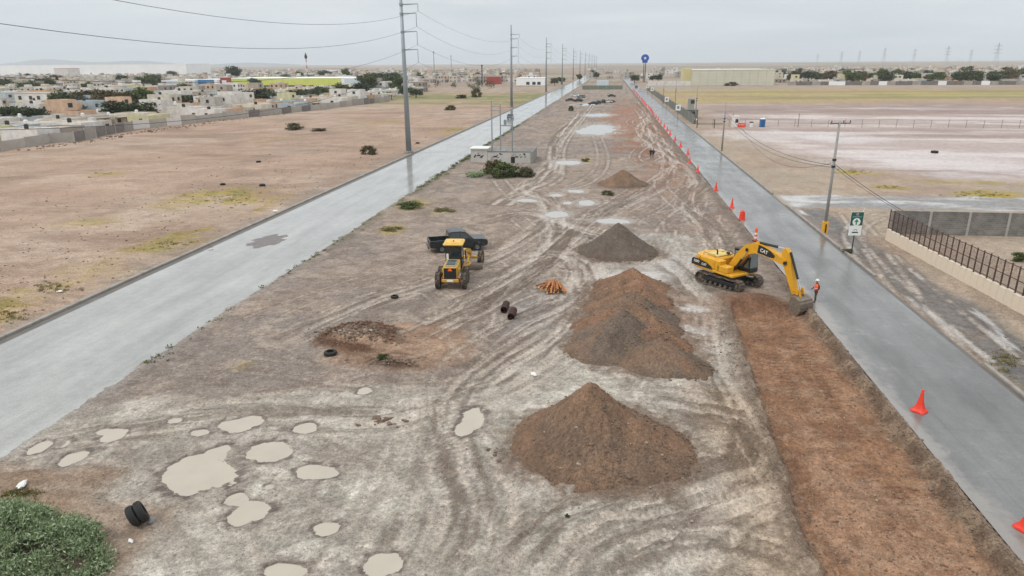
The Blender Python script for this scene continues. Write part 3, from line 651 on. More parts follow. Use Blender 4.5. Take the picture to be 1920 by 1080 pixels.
# ================================================================ roads
def road_material(name, col, joints=None, wet=.5, streak=.5, sheen=(.10, .42), muddy=None):
    m = bpy.data.materials.new(name); m.use_nodes = True; N, L = m.node_tree.nodes, m.node_tree.links; b = N['Principled BSDF']
    tcd = N.new('ShaderNodeTexCoord'); mp = N.new('ShaderNodeMapping'); mp.inputs['Scale'].default_value = (1, .12, 1); L.new(tcd.outputs['Object'], mp.inputs[0])
    def nz_(s, d, v, r=.6):
        n = N.new('ShaderNodeTexNoise'); n.inputs['Scale'].default_value = s; n.inputs['Detail'].default_value = d; n.inputs['Roughness'].default_value = r; L.new(v, n.inputs['Vector']); return n.outputs['Fac']
    def mr(src, a, b_, c, d):
        n = N.new('ShaderNodeMapRange'); L.new(src, n.inputs[0]); n.inputs[1].default_value = a; n.inputs[2].default_value = b_; n.inputs[3].default_value = c; n.inputs[4].default_value = d; return n.outputs[0]
    def op(o, a, b_):
        n = N.new('ShaderNodeMath'); n.operation = o; L.new(a, n.inputs[0])
        if isinstance(b_, (int, float)): n.inputs[1].default_value = b_
        else: L.new(b_, n.inputs[1])
        return n.outputs[0]
    long_ = nz_(.55, 5, mp.outputs[0]); patch = nz_(.16, 6, tcd.outputs['Object']); fine = nz_(9, 5, tcd.outputs['Object'], .7); mid = nz_(1.3, 6, tcd.outputs['Object'])
    tone = op('MULTIPLY', op('MULTIPLY', mr(long_, .3, .7, 1 - streak * .35, 1 + streak * .3), mr(patch, .3, .7, .9, 1.1)), op('MULTIPLY', mr(fine, .3, .7, .86, 1.12), mr(mid, .3, .7, .9, 1.08)))
    if joints:
        sp = N.new('ShaderNodeSeparateXYZ'); L.new(tcd.outputs['Object'], sp.inputs[0])
        for axis, step, off in joints:
            a = op('MODULO', op('ADD', sp.outputs[axis], 1000.0 * step - off), step)
            a = op('ABSOLUTE', op('SUBTRACT', a, step / 2), 0.0); tone = op('MULTIPLY', tone, mr(a, .02, .06, .88, 1.0))
    s = N.new('ShaderNodeVectorMath'); s.operation = 'SCALE'; s.inputs[0].default_value = col; L.new(tone, s.inputs['Scale'])
    # mud washed on to the edges in patches
    mud = mr(op('ADD', patch, op('MULTIPLY', mid, .6)), .92, 1.12, 0, .4); mx = N.new('ShaderNodeMix'); mx.data_type = 'RGBA'; L.new(mud, mx.inputs[0]); L.new(s.outputs[0], mx.inputs[6]); mx.inputs[7].default_value = (*lin(168, 158, 148), 1)
    if muddy:                                                  # soil tracked over the margin of the slab
        sx_ = N.new('ShaderNodeSeparateXYZ'); L.new(tcd.outputs['Object'], sx_.inputs[0])
        e_ = op('ADD', sx_.outputs[0], op('MULTIPLY', op('ADD', mid, op('MULTIPLY', long_, 1.6)), -1.7)); mm = mr(e_, muddy - 2.2, muddy - 1.5, .7, 0); m3 = N.new('ShaderNodeMix'); m3.data_type = 'RGBA'; L.new(mm, m3.inputs[0]); L.new(mx.outputs[2], m3.inputs[6]); m3.inputs[7].default_value = (*lin(150, 144, 137), 1); L.new(m3.outputs[2], b.inputs['Base Color'])
    else: L.new(mx.outputs[2], b.inputs['Base Color'])
    w = op('ADD', op('MULTIPLY', patch, .6), op('MULTIPLY', long_, .4)); L.new(mr(w, .5 - wet * .35, .75 - wet * .2, sheen[1], sheen[0]), b.inputs['Roughness'])
    b.inputs['Specular IOR Level'].default_value = .5
    bp = N.new('ShaderNodeBump'); bp.inputs['Strength'].default_value = .06; bp.inputs['Distance'].default_value = .02; L.new(fine, bp.inputs['Height']); L.new(bp.outputs[0], b.inputs['Normal'])
    return m
M_RL = road_material('wet_concrete', lin(158, 157, 153), None, .75, .6, (.07, .28))
M_RR = road_material('wet_grey_concrete', lin(112, 111, 109), [(1, 4.2, .3), (0, 3.35, 15.2)], .55, .8, (.12, .42), 15.3)
def strip(name, x0, x1, ya, yb, m, z=.03, n=None, nx=5):
    mb = MB(); yl = [ya]
    while yl[-1] < yb: yl.append(min(yb, yl[-1] + max(.8, yl[-1] * .06)))
    sh_ = lambda y: .0105 * min(max(y - 50, 0), 650) if x0 < 0 else 0.0
    vs = [(x0 + (x1 - x0) * i / nx + sh_(y), y, z) for y in yl for i in range(nx + 1)]
    k = nx + 1
    fs = [(j * k + i, j * k + i + 1, (j + 1) * k + i + 1, (j + 1) * k + i) for j in range(len(yl) - 1) for i in range(nx)]
    return tag(mb.add(vs, fs).build(name, m), kind='structure')
strip('road_left', RD_L[0], RD_L[1] + .5, 9, 1500, M_RL)
mbp = MB(); pc = G(502, 452)
mbp.add([(pc.x + math.cos(a_ * .2618) * 1.5 * (1 + .3 * math.sin(a_ * 2.3)), pc.y + math.sin(a_ * .2618) * 2.6 * (1 + .25 * math.cos(a_ * 1.7)), .035) for a_ in range(24)], [tuple(range(24))]); tag(mbp.build('road_patch', mat('dark_patch', lin(112, 104, 100), .5, var=.3, scale=2)), kind='structure')
strip('road_right', RD_R[0] - .12, RD_R[1], 9, 1500, M_RR)
M_KERB = mat('kerb_concrete', lin(150, 144, 136), .8, var=.2, scale=1.2, dirt=lin(120, 106, 94), dirt_amt=.35, bump=.2)
M_GUT = mat('dark_gutter', lin(96, 90, 84), .5, var=.25, scale=1.0)
def kerb(x0, x1, ya, yb, label_side):
    k = link('kerb_' + label_side, None); tag(k, kind='structure'); y = ya
    while y < yb:                                             # cast kerb stones, butted with a small joint
        L_ = 3.0 if y < 160 else 12.0
        mb = MB(); mb.bbox(((x0 + x1) / 2, y + L_ / 2 - .015, .03), (x1 - x0, L_ - .03, .28), .025)
        o = mb.build('kerb_stone', M_KERB, k); o.location.x = .0105 * min(max(y + L_ / 2 - 50, 0), 650) if x0 < 0 else 0; y += L_
    return k
kerb(-39.25, -38.85, 10, 420, 'left'); strip('gutter_left', -38.9, -38.1, 9, 700, M_GUT, .024, nx=2)
kerb(22.3, 22.55, 10, 40.0, 'right'); kerb(22.3, 22.55, 57.4, 86, 'right'); kerb(22.3, 22.55, 95, 430, 'right')
strip('gutter_right', 22.0, 22.3, 9, 700, M_GUT, .026, nx=1)

# ================================================================ heaps of soil
def heap(name, label, cones, cols, res=.14, seed=1, ridge=0.0):
    """cones: (x, y, radius x, radius y, height); slopes at the angle of repose with slips and gullies"""
    x0 = min(c[0] - c[2] * 1.25 for c in cones); x1 = max(c[0] + c[2] * 1.25 for c in cones); y0 = min(c[1] - c[3] * 1.25 for c in cones); y1 = max(c[1] + c[3] * 1.25 for c in cones)
    cx, cy = (x0 + x1) / 2, (y0 + y1) / 2
    gx = np.arange(x0, x1, res); gy = np.arange(y0, y1, res); A, B = np.meshgrid(gx, gy)
    wq = (fbm(A, B, 2.2, 4, seed) - .5); w2 = (fbm(A, B, .8, 4, seed + 3) - .5); w3 = fbm(A, B, .3, 3, seed + 5) - .5; w4 = vnoise(A / .16, B / .16, seed + 9) - .5
    Z = np.full_like(A, -.3); which = np.zeros(A.shape, int)
    for i, (px, py, rx, ry, h) in enumerate(cones):
        th = np.arctan2(B - py, A - px)
        q = np.hypot((A - px) / rx, (B - py) / ry)
        gul = fbm(np.cos(th) * 3.2 + i * 7, np.sin(th) * 3.2, 1.0, 4, seed + 11) - .5
        q2 = q * (1 + .16 * wq + .16 * gul) + w2 * .035
        z = h * (1.04 - np.sqrt(q2 ** 2 + .004))
        z = z + h * .045 * np.clip(q2 - .75, 0, .3) / .3                                  # spread foot
        z = z + gul * .34 * h * np.clip(q2, 0, 1) * np.clip(1.1 - q2, 0, 1) * 1.6 - .05 * h * np.sin(np.clip(q2, 0, 1) * math.pi)
        which = np.where(z > Z, i, which); k = .05; Z = np.logaddexp(Z / k, z / k) * k
    Z += (w2 * .22 + w3 * .13 + w4 * .07) * np.clip(Z + .3, 0, 1)
    C = np.zeros(A.shape + (3,)); C[:] = cols[0]
    def mx(m, c): C[...] += np.clip(m, 0, 1)[..., None] * (np.array(c) - C)
    for i in range(len(cones)): mx((which == i) * 1.0, cols[i % len(cols)])
    gz, gx_ = np.gradient(Z, res); fall = fbm(A * 1.0 + gx_ * 2, B * .45 + gz * 2, .9, 4, seed + 25)
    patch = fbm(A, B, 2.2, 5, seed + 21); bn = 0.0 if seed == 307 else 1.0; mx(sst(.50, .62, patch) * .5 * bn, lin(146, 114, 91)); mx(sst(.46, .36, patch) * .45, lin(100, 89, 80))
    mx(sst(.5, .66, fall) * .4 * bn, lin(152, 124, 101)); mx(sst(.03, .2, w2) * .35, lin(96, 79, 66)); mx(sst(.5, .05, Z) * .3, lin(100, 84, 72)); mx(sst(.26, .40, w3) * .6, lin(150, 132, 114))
    keepz = Z > -.22
    ny, nx = A.shape; ii = np.arange(nx * ny).reshape(ny, nx)
    f = np.stack([ii[:-1, :-1], ii[:-1, 1:], ii[1:, 1:], ii[1:, :-1]], -1).reshape(-1, 4)
    f = f[keepz.ravel()[f].any(1)]; used = np.unique(f); rem = -np.ones(nx * ny, int); rem[used] = np.arange(len(used)); f = rem[f]
    co = np.stack([A - cx, B - cy, Z], -1).reshape(-1, 3)[used]; me = bpy.data.meshes.new(name)
    me.vertices.add(len(co)); me.vertices.foreach_set('co', co.astype(np.float32).ravel()); me.loops.add(f.size); me.loops.foreach_set('vertex_index', f.ravel().astype(np.int32))
    me.polygons.add(len(f)); me.polygons.foreach_set('loop_start', np.arange(0, f.size, 4, dtype=np.int32)); me.polygons.foreach_set('use_smooth', np.ones(len(f), dtype=bool)); me.update(calc_edges=True)
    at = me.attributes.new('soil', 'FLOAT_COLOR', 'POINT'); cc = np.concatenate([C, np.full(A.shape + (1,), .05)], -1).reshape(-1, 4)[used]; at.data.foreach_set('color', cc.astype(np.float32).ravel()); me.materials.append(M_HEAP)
    o = link(name, me, None, (cx, cy, 0)); tag(o, label, 'soil heap', 'heaps of earth along the median')
    # clods and stones that rolled to the foot
    mb = MB(); rr = random.Random(seed); nst = int((260 if len(cones) < 5 else 90) * len(cones) * cones[0][2] / 3)
    for k in range(nst):
        c = rr.choice(cones); t = rr.uniform(0, 6.283); q = rr.gauss(1.0, .07) if rr.random() < .78 else rr.uniform(.2, .9)
        x = c[0] + c[2] * q * math.cos(t); y = c[1] + c[3] * q * math.sin(t)
        i = int((x - x0) / res); j = int((y - y0) / res)
        if not (0 <= i < nx and 0 <= j < ny): continue
        z = max(Z[j, i], 0.03); s = rr.uniform(.025, .085) * (1.7 if rr.random() < .06 else 1)
        mb.blob((x - cx, y - cy, z + s * .3), (s * rr.uniform(.8, 1.4), s * rr.uniform(.8, 1.4), s * .8), k, 0)
    tag(mb.build('clods', M_CLOD, o), kind='stuff')
    for k in range(8 if seed == 101 else 2):                 # a few pale stones large enough to pick out
        c = cones[k % len(cones)]; t = rr.uniform(3.3, 6.1); q = rr.uniform(.35, 1.03); x = c[0] + c[2] * q * math.cos(t); y = c[1] + c[3] * q * math.sin(t); i = int((x - x0) / res); j = int((y - y0) / res); s = rr.uniform(.05, .11)
        MB().blob((x - cx, y - cy, max(Z[j, i], .02) + s * .3), (s * 1.2, s, s * .8), k, 1).build('stone', M_PSTONE, o)
    return o
M_PSTONE = mat('pale_stone', lin(156, 138, 120), .9, var=.2, scale=4)
M_CLOD = mat('clods', lin(116, 98, 83), .95, var=.35, scale=2.2, bump=.3, rand=0)
BR, BR2, GB, RB = lin(129, 104, 85), lin(134, 106, 85), lin(115, 102, 91), lin(142, 107, 84)
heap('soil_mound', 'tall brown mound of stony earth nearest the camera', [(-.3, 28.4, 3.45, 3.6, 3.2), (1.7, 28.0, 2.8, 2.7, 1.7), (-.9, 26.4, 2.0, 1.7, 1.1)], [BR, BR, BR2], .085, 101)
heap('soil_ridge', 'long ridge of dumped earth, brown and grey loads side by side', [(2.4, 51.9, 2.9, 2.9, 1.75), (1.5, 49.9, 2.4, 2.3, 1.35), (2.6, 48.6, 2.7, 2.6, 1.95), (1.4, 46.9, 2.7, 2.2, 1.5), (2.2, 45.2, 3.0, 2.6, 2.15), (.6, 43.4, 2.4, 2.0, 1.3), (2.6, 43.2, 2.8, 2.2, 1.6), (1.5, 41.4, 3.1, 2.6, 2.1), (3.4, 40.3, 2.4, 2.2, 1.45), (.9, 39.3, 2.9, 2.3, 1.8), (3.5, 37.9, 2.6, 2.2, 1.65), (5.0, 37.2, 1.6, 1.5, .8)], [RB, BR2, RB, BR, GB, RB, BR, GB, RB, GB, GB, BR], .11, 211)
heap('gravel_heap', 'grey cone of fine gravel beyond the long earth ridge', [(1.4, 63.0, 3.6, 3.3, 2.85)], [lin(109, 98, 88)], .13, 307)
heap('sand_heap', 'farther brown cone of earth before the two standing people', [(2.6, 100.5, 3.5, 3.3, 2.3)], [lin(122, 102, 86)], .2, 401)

# loose clods in the dug strip and along its lips, stones in the mud
def scatter(name, label, cat, n, fx, m, smin, smax, seed):
    mb = MB(); rr = random.Random(seed)
    for k in range(n):
        x, y = fx(rr); s = rr.uniform(smin, smax) * (1.8 if rr.random() < .06 else 1)
        mb.blob((x, y, ground_z(x, y) + s * .25), (s * rr.uniform(.7, 1.4), s * rr.uniform(.7, 1.4), s * .7), k, 0)
    return tag(mb.build(name, m), label, cat, kind='stuff')
M_CLODR = mat('red_clods', lin(124, 96, 76), .95, var=.45, scale=1.7, bump=.3); M_STONE = mat('pale_stones', lin(150, 138, 126), .9, var=.35, scale=1.3)
scatter('trench_clods', 'crumbs of red-brown earth all over the dug strip', 'clods', 2600, lambda r: (r.uniform(8.6, 14.6), 16 + 34 * r.random() ** 1.4), M_CLODR, .025, .06, 5)
scatter('trench_pebbles', 'pale pebbles strewn through the dug strip', 'gravel', 1300, lambda r: (r.uniform(8.8, 14.4), 16 + 32 * r.random() ** 1.4), M_STONE, .018, .042, 15)
scatter('spoil_clods', 'dark clods heaped on the left part of the spoil patch', 'clods', 900, lambda r: (lambda p: (p.x, p.y))(G(r.gauss(672, 34), r.gauss(634, 9))), M_CLOD, .04, .12, 19)
scatter('edge_clods', 'dark crumbled soil along the edge of the right road', 'clods', 1500, lambda r: (r.gauss(14.75, .28), 18 + 38 * r.random() ** 1.3), M_CLOD, .03, .075, 6)
scatter('edge_rubble', 'dark crumbled soil along the median side of the dug strip', 'clods', 900, lambda r: (r.gauss(8.2, .35) + r.uniform(-.3, .5), 16 + 30 * r.random() ** 1.3), M_CLOD, .025, .06, 7)
scatter('field_stones', 'dark stones and crumbs scattered over the left field', 'stones', 1500, lambda r: (-40.5 - abs(r.gauss(0, 22)), 34 + 170 * r.random() ** 1.6), M_CLOD, .04, .13, 16)
scatter('wall_rubble', 'rubble and rubbish strewn along the foot of the grey town wall', 'rubble', 420, lambda r: (lambda t: (-126 + 20 * max(0, t - .35) + r.gauss(3.5, 2.2), 132 + 200 * t))(r.random()), M_CLOD, .12, .4, 17)
scatter('gravel', 'small stones bedded in the pale mud of the junction', 'gravel', 5200, lambda r: (r.uniform(-21, 8), 16 + 22 * r.random() ** 1.3), M_STONE, .016, .05, 8)

# ================================================================ excavator
M_RED = mat('cone_red', lin(232, 62, 38), .5, var=.10, dirt=lin(150, 80, 60), dirt_amt=.06)
M_WHITE2 = mat('lettering_white', lin(228, 226, 220), .5, var=.03)
def orient(M3, loc): return Matrix.Translation(loc) @ M3.to_4x4()
FACE_NEG_Y = Matrix(((1, 0, 0), (0, 0, -1), (0, 1, 0)))          # lettering plane XY -> facing -Y
def wheel(parent, c, r, w, tyre_mat, rim_mat, lugs=0, axis_rot=0.0, name='wheel', steer=0.0):
    """tyre and rim; the axle runs along local Y"""
    e_ = link(name, None, parent, c); e_.rotation_euler = (0, 0, steer); e_.empty_display_size = .1
    ri = r * .55
    prof = [(ri, -w * .40), (r * .80, -w * .5), (r * .95, -w * .46), (r, -w * .3), (r, w * .3), (r * .95, w * .46), (r * .80, w * .5), (ri, w * .40), (ri * .96, w * .30), (ri * .96, -w * .30), (ri, -w * .40)]
    mb = MB().lathe(prof, 28, 'Y')
    for i in range(lugs):
        t = 6.2832 * i / lugs
        for sy in (-1, 1):
            tt = t + (.5 if sy > 0 else 0) * 6.2832 / lugs
            M_ = Matrix.Rotation(-tt, 4, 'Y') @ Matrix.Translation((r * 1.01, sy * w * .24, 0)) @ Matrix.Rotation(sy * .5, 4, 'X')
            mb.box((0, 0, 0), (r * .06, w * .46, r * .10), M_)
    mb.build('tyre', tyre_mat, e_, True)
    rb = MB().lathe([(0.001, -w * .22), (ri * .35, -w * .26), (ri * .5, -w * .12), (ri * .9, -w * .15), (ri, -w * .36), (ri, w * .36), (ri * .9, w * .15), (ri * .5, w * .12), (ri * .35, w * .26), (0.001, w * .22)], 20, 'Y')
    rb.build('rim', rim_mat, e_, True)
    return e_
M_RIM = mat('dusty_rim', lin(150, 132, 92), .6, var=.2, dirt=lin(135, 118, 100), dirt_amt=.35)

EXC = Vector((10.1, 53.95, .02)); TH = R(-52)
ex = thing('excavator', 'yellow crawler excavator with black side stripe, digging beside the right road', 'excavator', EXC, TH)
def track_unit(y):
    t = link('track', None, ex, (0, y, 0)); t.rotation_euler = (0, 0, R(6)); t.location = (0, 0, 0)
    t.location = Matrix.Rotation(R(6), 3, 'Z') @ Vector((0, y, 0))
    L_, r, n = 1.72, .43, 0
    per = 2 * (2 * L_) + 2 * math.pi * r; n = 46; mb = MB()
    for i in range(n):
        s = per * i / n
        if s < 2 * L_: p, a = (-L_ + s, .06), 0.0
        elif s < 2 * L_ + math.pi * r:
            q_ = (s - 2 * L_) / r; p, a = (L_ + r * math.sin(q_), .06 + r - r * math.cos(q_)), q_
        elif s < 4 * L_ + math.pi * r: p, a = (L_ - (s - 2 * L_ - math.pi * r), .06 + 2 * r - .05 * math.sin((s - 2 * L_ - math.pi * r) / (2 * L_) * 9.4) ** 2), math.pi
        else:
            q_ = (s - 4 * L_ - math.pi * r) / r; p, a = (-L_ - r * math.sin(q_), .06 + r + r * math.cos(q_)), math.pi + q_
        M_ = Matrix.Translation((p[0], 0, p[1])) @ Matrix.Rotation(-a, 4, 'Y')
        mb.box((0, 0, 0), (per / n * .92, .6, .045), M_); mb.box((-per / n * .3, 0, -.035), (.03, .6, .05), M_)
    mb.build('track_belt', M_TRK, t)
    fr = MB(); fr.bbox((0, 0, .50), (3.1, .34, .30), .05); fr.box((-.3, 0, .70), (1.6, .20, .12)); fr.build('track_frame', M_DARK, t)
    for x, rr, nm in ((-L_, .38, 'sprocket'), (L_, .38, 'idler')):
        MB().lathe([(.001, -.19), (.13, -.19), (.15, -.10), (rr * .8, -.09), (rr, -.07), (rr, .07), (rr * .8, .09), (.15, .10), (.13, .19), (.001, .19)], 22, 'Y', (x, 0, .06 + r)).build(nm, M_TRK, t)
    for k in range(6):
        MB().lathe([(.001, -.2), (.13, -.2), (.13, .2), (.001, .2)], 12, 'Y', (-1.2 + k * .48, 0, .24)).build('track_roller', M_TRK, t)
track_unit(-1.19); track_unit(1.19)
u_ = MB(); u_.bbox((0, 0, .72), (1.9, 1.9, .36), .08); u_.box((.55, 0, .6), (.5, 2.1, .25)); u_.box((-.55, 0, .6), (.5, 2.1, .25)); u_.build('undercarriage', M_DARK, ex)
MB().lathe([(.001, .88), (.62, .88), (.66, .95), (.66, 1.08), (.001, 1.08)], 24).build('swing_ring', M_DARK, ex)
dk = MB(); dk.bbox((-.55, 0, 1.20), (4.1, 2.66, .22), .05); dk.build('deck', M_YEL, ex)
# counterweight: a curved block
pl = [(-2.45, -1.36), (-2.25, -1.36), (-2.05, -1.36), (-2.05, 1.36), (-2.25, 1.36), (-2.45, 1.36)] 
cwp = [(-2.02, -1.37), (-2.02, 1.37)] + [(-2.02 - .95 * math.sin(math.pi * (k / 10.0)) ** .45 * 1.0, 1.37 - 2.74 * k / 10.0) for k in range(1, 10)]
cw = MB(); cw.slab(cwp, 1.12, 1.98); cw.slab([(x * .985 - .03, y * .93) for x, y in cwp], 1.98, 2.12); cw.build('counterweight', M_YEL, ex)
eb = MB(); eb.bbox((-1.18, -.02, 1.74), (1.66, 2.62, .86), .09); eb.build('engine_cover', M_YEL, ex)
hd = MB(); hd.bbox((-1.25, .1, 2.24), (1.15, 1.7, .16), .06); hd.box((-1.55, .55, 2.36), (.5, .5, .10)); hd.build('engine_hood', mat('hood_pale', lin(214, 190, 118), .55, var=.15, dirt=lin(150, 130, 100), dirt_amt=.2), ex)
MB().tube((-1.0, -.45, 2.3), (-1.0, -.45, 2.62), .06, .06, 10).tube((-1.0, -.45, 2.62), (-1.08, -.45, 2.72), .06, .05, 10).build('exhaust_pipe', M_DARK, ex)
MB().lathe([(.001, 2.44), (.13, 2.44), (.15, 2.40), (.15, 2.28), (.001, 2.28)], 14, 'Z', (-.75, .5, 0)).build('air_intake', M_DARK, ex)
for yy in (-1.0, 1.0): MB().path([(-1.9, yy, 2.15), (-1.9, yy, 2.4), (-.7, yy, 2.4), (-.7, yy, 2.15)], .018, 6).build('handrail', M_DARK, ex)
sb = MB(); sb.bbox((.42, -.98, 1.56), (1.1, .74, .5), .05); sb.bbox((-.1, -.98, 1.72), (.5, .74, .82), .05); sb.build('tool_box', M_YEL, ex)
stp = MB(); stp.prism([(-2.80, 1.30), (-.55, 1.30), (-.70, 1.52), (-1.15, 1.72), (-1.9, 1.84), (-2.62, 1.86), (-2.80, 1.72)], -1.392, -1.36); stp.build('side_stripe', M_DARK, ex)
for txt, x, z, s in (('320D', -2.25, 1.62, .27), ('CAT', -1.42, 1.52, .27)):
    o = link('side_lettering', text_mesh(txt, s, M_WHITE2), ex); o.matrix_local = orient(FACE_NEG_Y, (x, -1.398, z))
# cab on the far side of the boom
cb = MB(); cb.bbox((.80, .86, 1.46), (1.70, .94, .40), .05)
for x, y in ((.02, .42), (.02, 1.30), (1.55, .42), (1.55, 1.30), (.75, 1.30)): cb.tube((x, y, 1.6), (x - (.10 if x > 1 else 0), y, 2.86), .055, .05, 6)
cb.bbox((.74, .86, 2.93), (1.66, .96, .14), .06); cb.box((0.02, .86, 2.2), (.05, .86, 1.3)); cab_ = cb.build('cab', M_DARK, ex)
for c, d in (((1.58, .86, 2.22), (.02, .80, 1.18)), ((.78, .405, 2.22), (1.44, .02, 1.18)), ((1.15, 1.315, 2.22), (.72, .02, 1.18)), ((.4, 1.315, 2.3), (.60, .02, 1.0))): MB().box(c, d).build('cab_window', M_PALEGLASS, cab_)
MB().bbox((.5, .86, 1.9), (.5, .5, .5), .08).build('seat', M_BLK, cab_)
# boom, stick, bucket in the machine's middle plane
def beam(line, th, y0, y1):
    """a plate beam along a line of (x, z, half depth)"""
    up, dn = [], []
    for i, (x, z, h) in enumerate(line):
        a = Vector((line[max(i - 1, 0)][0], line[max(i - 1, 0)][1])); b = Vector((line[min(i + 1, len(line) - 1)][0], line[min(i + 1, len(line) - 1)][1]))
        t = (b - a).normalized(); up.append((x - t.y * h, z + t.x * h)); dn.append((x + t.y * h, z - t.x * h))
    m_ = MB(); n = len(line)
    for k in range(n - 1):
        m_.prism([dn[k], dn[k + 1], up[k + 1], up[k]], y0, y1)
    return m_
bl = [(.20, 1.55, .20), (.7, 2.15, .30), (1.25, 2.85, .36), (1.8, 3.35, .40), (2.4, 3.58, .40), (3.1, 3.58, .36), (3.9, 3.42, .30), (4.7, 3.22, .25), (5.25, 3.10, .22)]
def beam1(line, y0, y1):
    up, dn = [], []
    for i, (x, z, h) in enumerate(line):
        a = line[max(i - 1, 0)]; b = line[min(i + 1, len(line) - 1)]
        t = Vector((b[0] - a[0], b[1] - a[1])).normalized(); up.append((x - t.y * h, z + t.x * h)); dn.append((x + t.y * h, z - t.x * h))
    n = len(line); vs = []
    for y in (y0, y1): vs += [(x, y, z) for x, z in dn] + [(x, y, z) for x, z in up]
    o2 = 2 * n; fs = []
    for k in range(n - 1):
        fs += [(k, k + 1, n + k + 1, n + k), (o2 + k, o2 + n + k, o2 + n + k + 1, o2 + k + 1), (k, o2 + k, o2 + k + 1, k + 1), (n + k, n + k + 1, o2 + n + k + 1, o2 + n + k)]
    fs += [(0, n, o2 + n, o2), (n - 1, o2 + n - 1, o2 + 2 * n - 1, 2 * n - 1)]
    return MB().add(vs, fs)
boom = beam1(bl, -.27, .27).build('boom', M_YEL, ex)
for y in (-.278, .274): beam1([(2.75, 3.60, .33), (3.3, 3.55, .30), (3.9, 3.42, .24), (4.3, 3.32, .10)], y, y + .004).build('boom_decal', M_DARK, boom)
o = link('boom_lettering', text_mesh('CAT', .36, M_WHITE2), boom); o.matrix_local = orient(Matrix.Rotation(R(9), 3, 'Y') @ FACE_NEG_Y, (3.32, -.285, 3.52))
for x, z in ((.2, 1.55), (1.75, 3.3), (5.25, 3.1)): MB().lathe([(.001, -.34), (.13, -.34), (.13, .34), (.001, .34)], 14, 'Y', (x, 0, z)).build('pivot_pin', M_DARK, boom)
sk = [(4.98, 4.12, .13), (5.10, 3.75, .30), (5.28, 3.20, .36), (5.55, 2.55, .29), (5.9, 1.75, .22), (6.22, 1.00, .16)]
stick = beam1(sk, -.20, .20).build('stick', M_YEL, ex)
def ram(p0, p1, y, r, k=.58, parent=None):
    a, b = Vector((p0[0], y, p0[1])), Vector((p1[0], y, p1[1])); m = a.lerp(b, k)
    c_ = MB().tube(a, m, r, r, 12).tube(m, m + (b - a).normalized() * .05, r * 1.15, r * 1.15, 12).build('ram_cylinder', M_DARK, parent or ex)
    MB().tube(m, b, r * .5, r * .5, 10).build('ram_rod', M_CHROME, c_)
ram((2.55, 4.02), (4.92, 4.06), 0, .10, .70); ram((5.42, 3.92), (6.62, 1.40), 0, .085, .70)
for y in (-.42, .42): ram((.75, 1.42), (1.9, 3.15), y, .09, .6)
MB().prism([(2.35, 3.9), (2.75, 3.9), (2.66, 4.12), (2.45, 4.12)], -.16, -.08).prism([(2.35, 3.9), (2.75, 3.9), (2.66, 4.12), (2.45, 4.12)], .08, .16).build('ram_bracket', M_YEL, boom)
lk = MB()
for y in (-.24, .20): lk.prism([(6.02, 1.22), (6.12, 1.18), (6.70, 1.36), (6.64, 1.48)], y, y + .05); lk.prism([(6.60, 1.42), (6.72, 1.40), (6.92, .88), (6.80, .84)], y, y + .05)
lk.build('bucket_link', M_YEL, ex)
for side in (-1, 1): MB().box((6.55, side * .27, 1.28), (.25, .05, .45)).build('link_plate', M_YEL, ex)
# bucket: back sheet curled away from the machine, mouth towards it, teeth down
arc = [(6.42, .98), (6.80, .98), (7.12, .80), (7.30, .48), (7.30, .10), (7.14, -.22), (6.90, -.40), (6.62, -.50)]
bw = .68; bk = MB(); n = len(arc); inn = [(x + (6.6 - x) * .09, z + (.25 - z) * .09) for x, z in arc]
vs = [(x, -bw, z) for x, z in arc] + [(x, bw, z) for x, z in arc] + [(x, -bw, z) for x, z in inn] + [(x, bw, z) for x, z in inn]; fs = []
for k in range(n - 1): fs += [(k, n + k, n + k + 1, k + 1), (2 * n + k, 2 * n + k + 1, 3 * n + k + 1, 3 * n + k)]
bk.add(vs, fs); cheek = arc + [(6.40, -.20), (6.30, .45)]
bk.prism(cheek[::-1], -bw - .03, -bw); bk.prism(cheek[::-1], bw, bw + .03); bucket = bk.build('bucket', M_STEEL, ex)
for k in range(6):
    x0, z0 = [(7.16, .76), (7.29, .55), (7.335, .32), (7.315, .08), (7.22, -.12), (7.08, -.28)][k]
    MB().box((x0, 0, z0), (.05, 2 * bw - .04, .06)).build('wear_rib', M_STEEL, bucket)
for k in range(6):
    y = -bw + .08 + k * (2 * bw - .16) / 5; MB().prism([(6.84, -.46), (6.92, -.38), (6.56, -.66), (6.44, -.72)][::-1], y - .055, y + .055).build('tooth', mat('dark_tooth', lin(72, 66, 60), .6, .3, var=.3, dirt=lin(120, 96, 76), dirt_amt=.3), bucket)
for y in (-.20, .14): MB().prism([(6.28, 1.06), (6.46, .92), (6.86, .94), (6.92, 1.0), (6.80, 1.14), (6.6, 1.02), (6.36, 1.14)][::-1], y, y + .06).build('bucket_ear', M_STEEL, bucket)

# ================================================================ motor grader, seen from behind
gr_ = thing('motor_grader', 'yellow motor grader with black radiator grille and orange triangle, seen from behind', 'grader', (-11.8, 50.75, .02), R(95))
M_TYB = M_TYRE
rear = link('rear_frame', None, gr_)
for side in (-1, 1):
    wheel(gr_, (-.35, side * 1.03, .66), .66, .42, M_TYB, M_RIM, 18)
    wheel(gr_, (1.20, side * 1.03, .66), .66, .42, M_TYB, M_RIM, 18)
    MB().bbox((.42, side * .74, .66), (1.5, .14, .34), .05).build('tandem_case', M_YEL2, gr_)
fr = MB(); fr.bbox((.35, 0, .86), (2.5, .9, .35), .05); fr.bbox((-.95, 0, .82), (.16, 1.35, .26), .04); fr.build('rear_chassis', M_YEL2, gr_)
rear.name = 'hood_group'; bpy.data.objects.remove(rear)
hood = MB(); hood.bbox((.25, 0, 1.42), (2.3, 1.12, 1.0), .06); hood.build('engine_hood', M_YEL2, gr_)
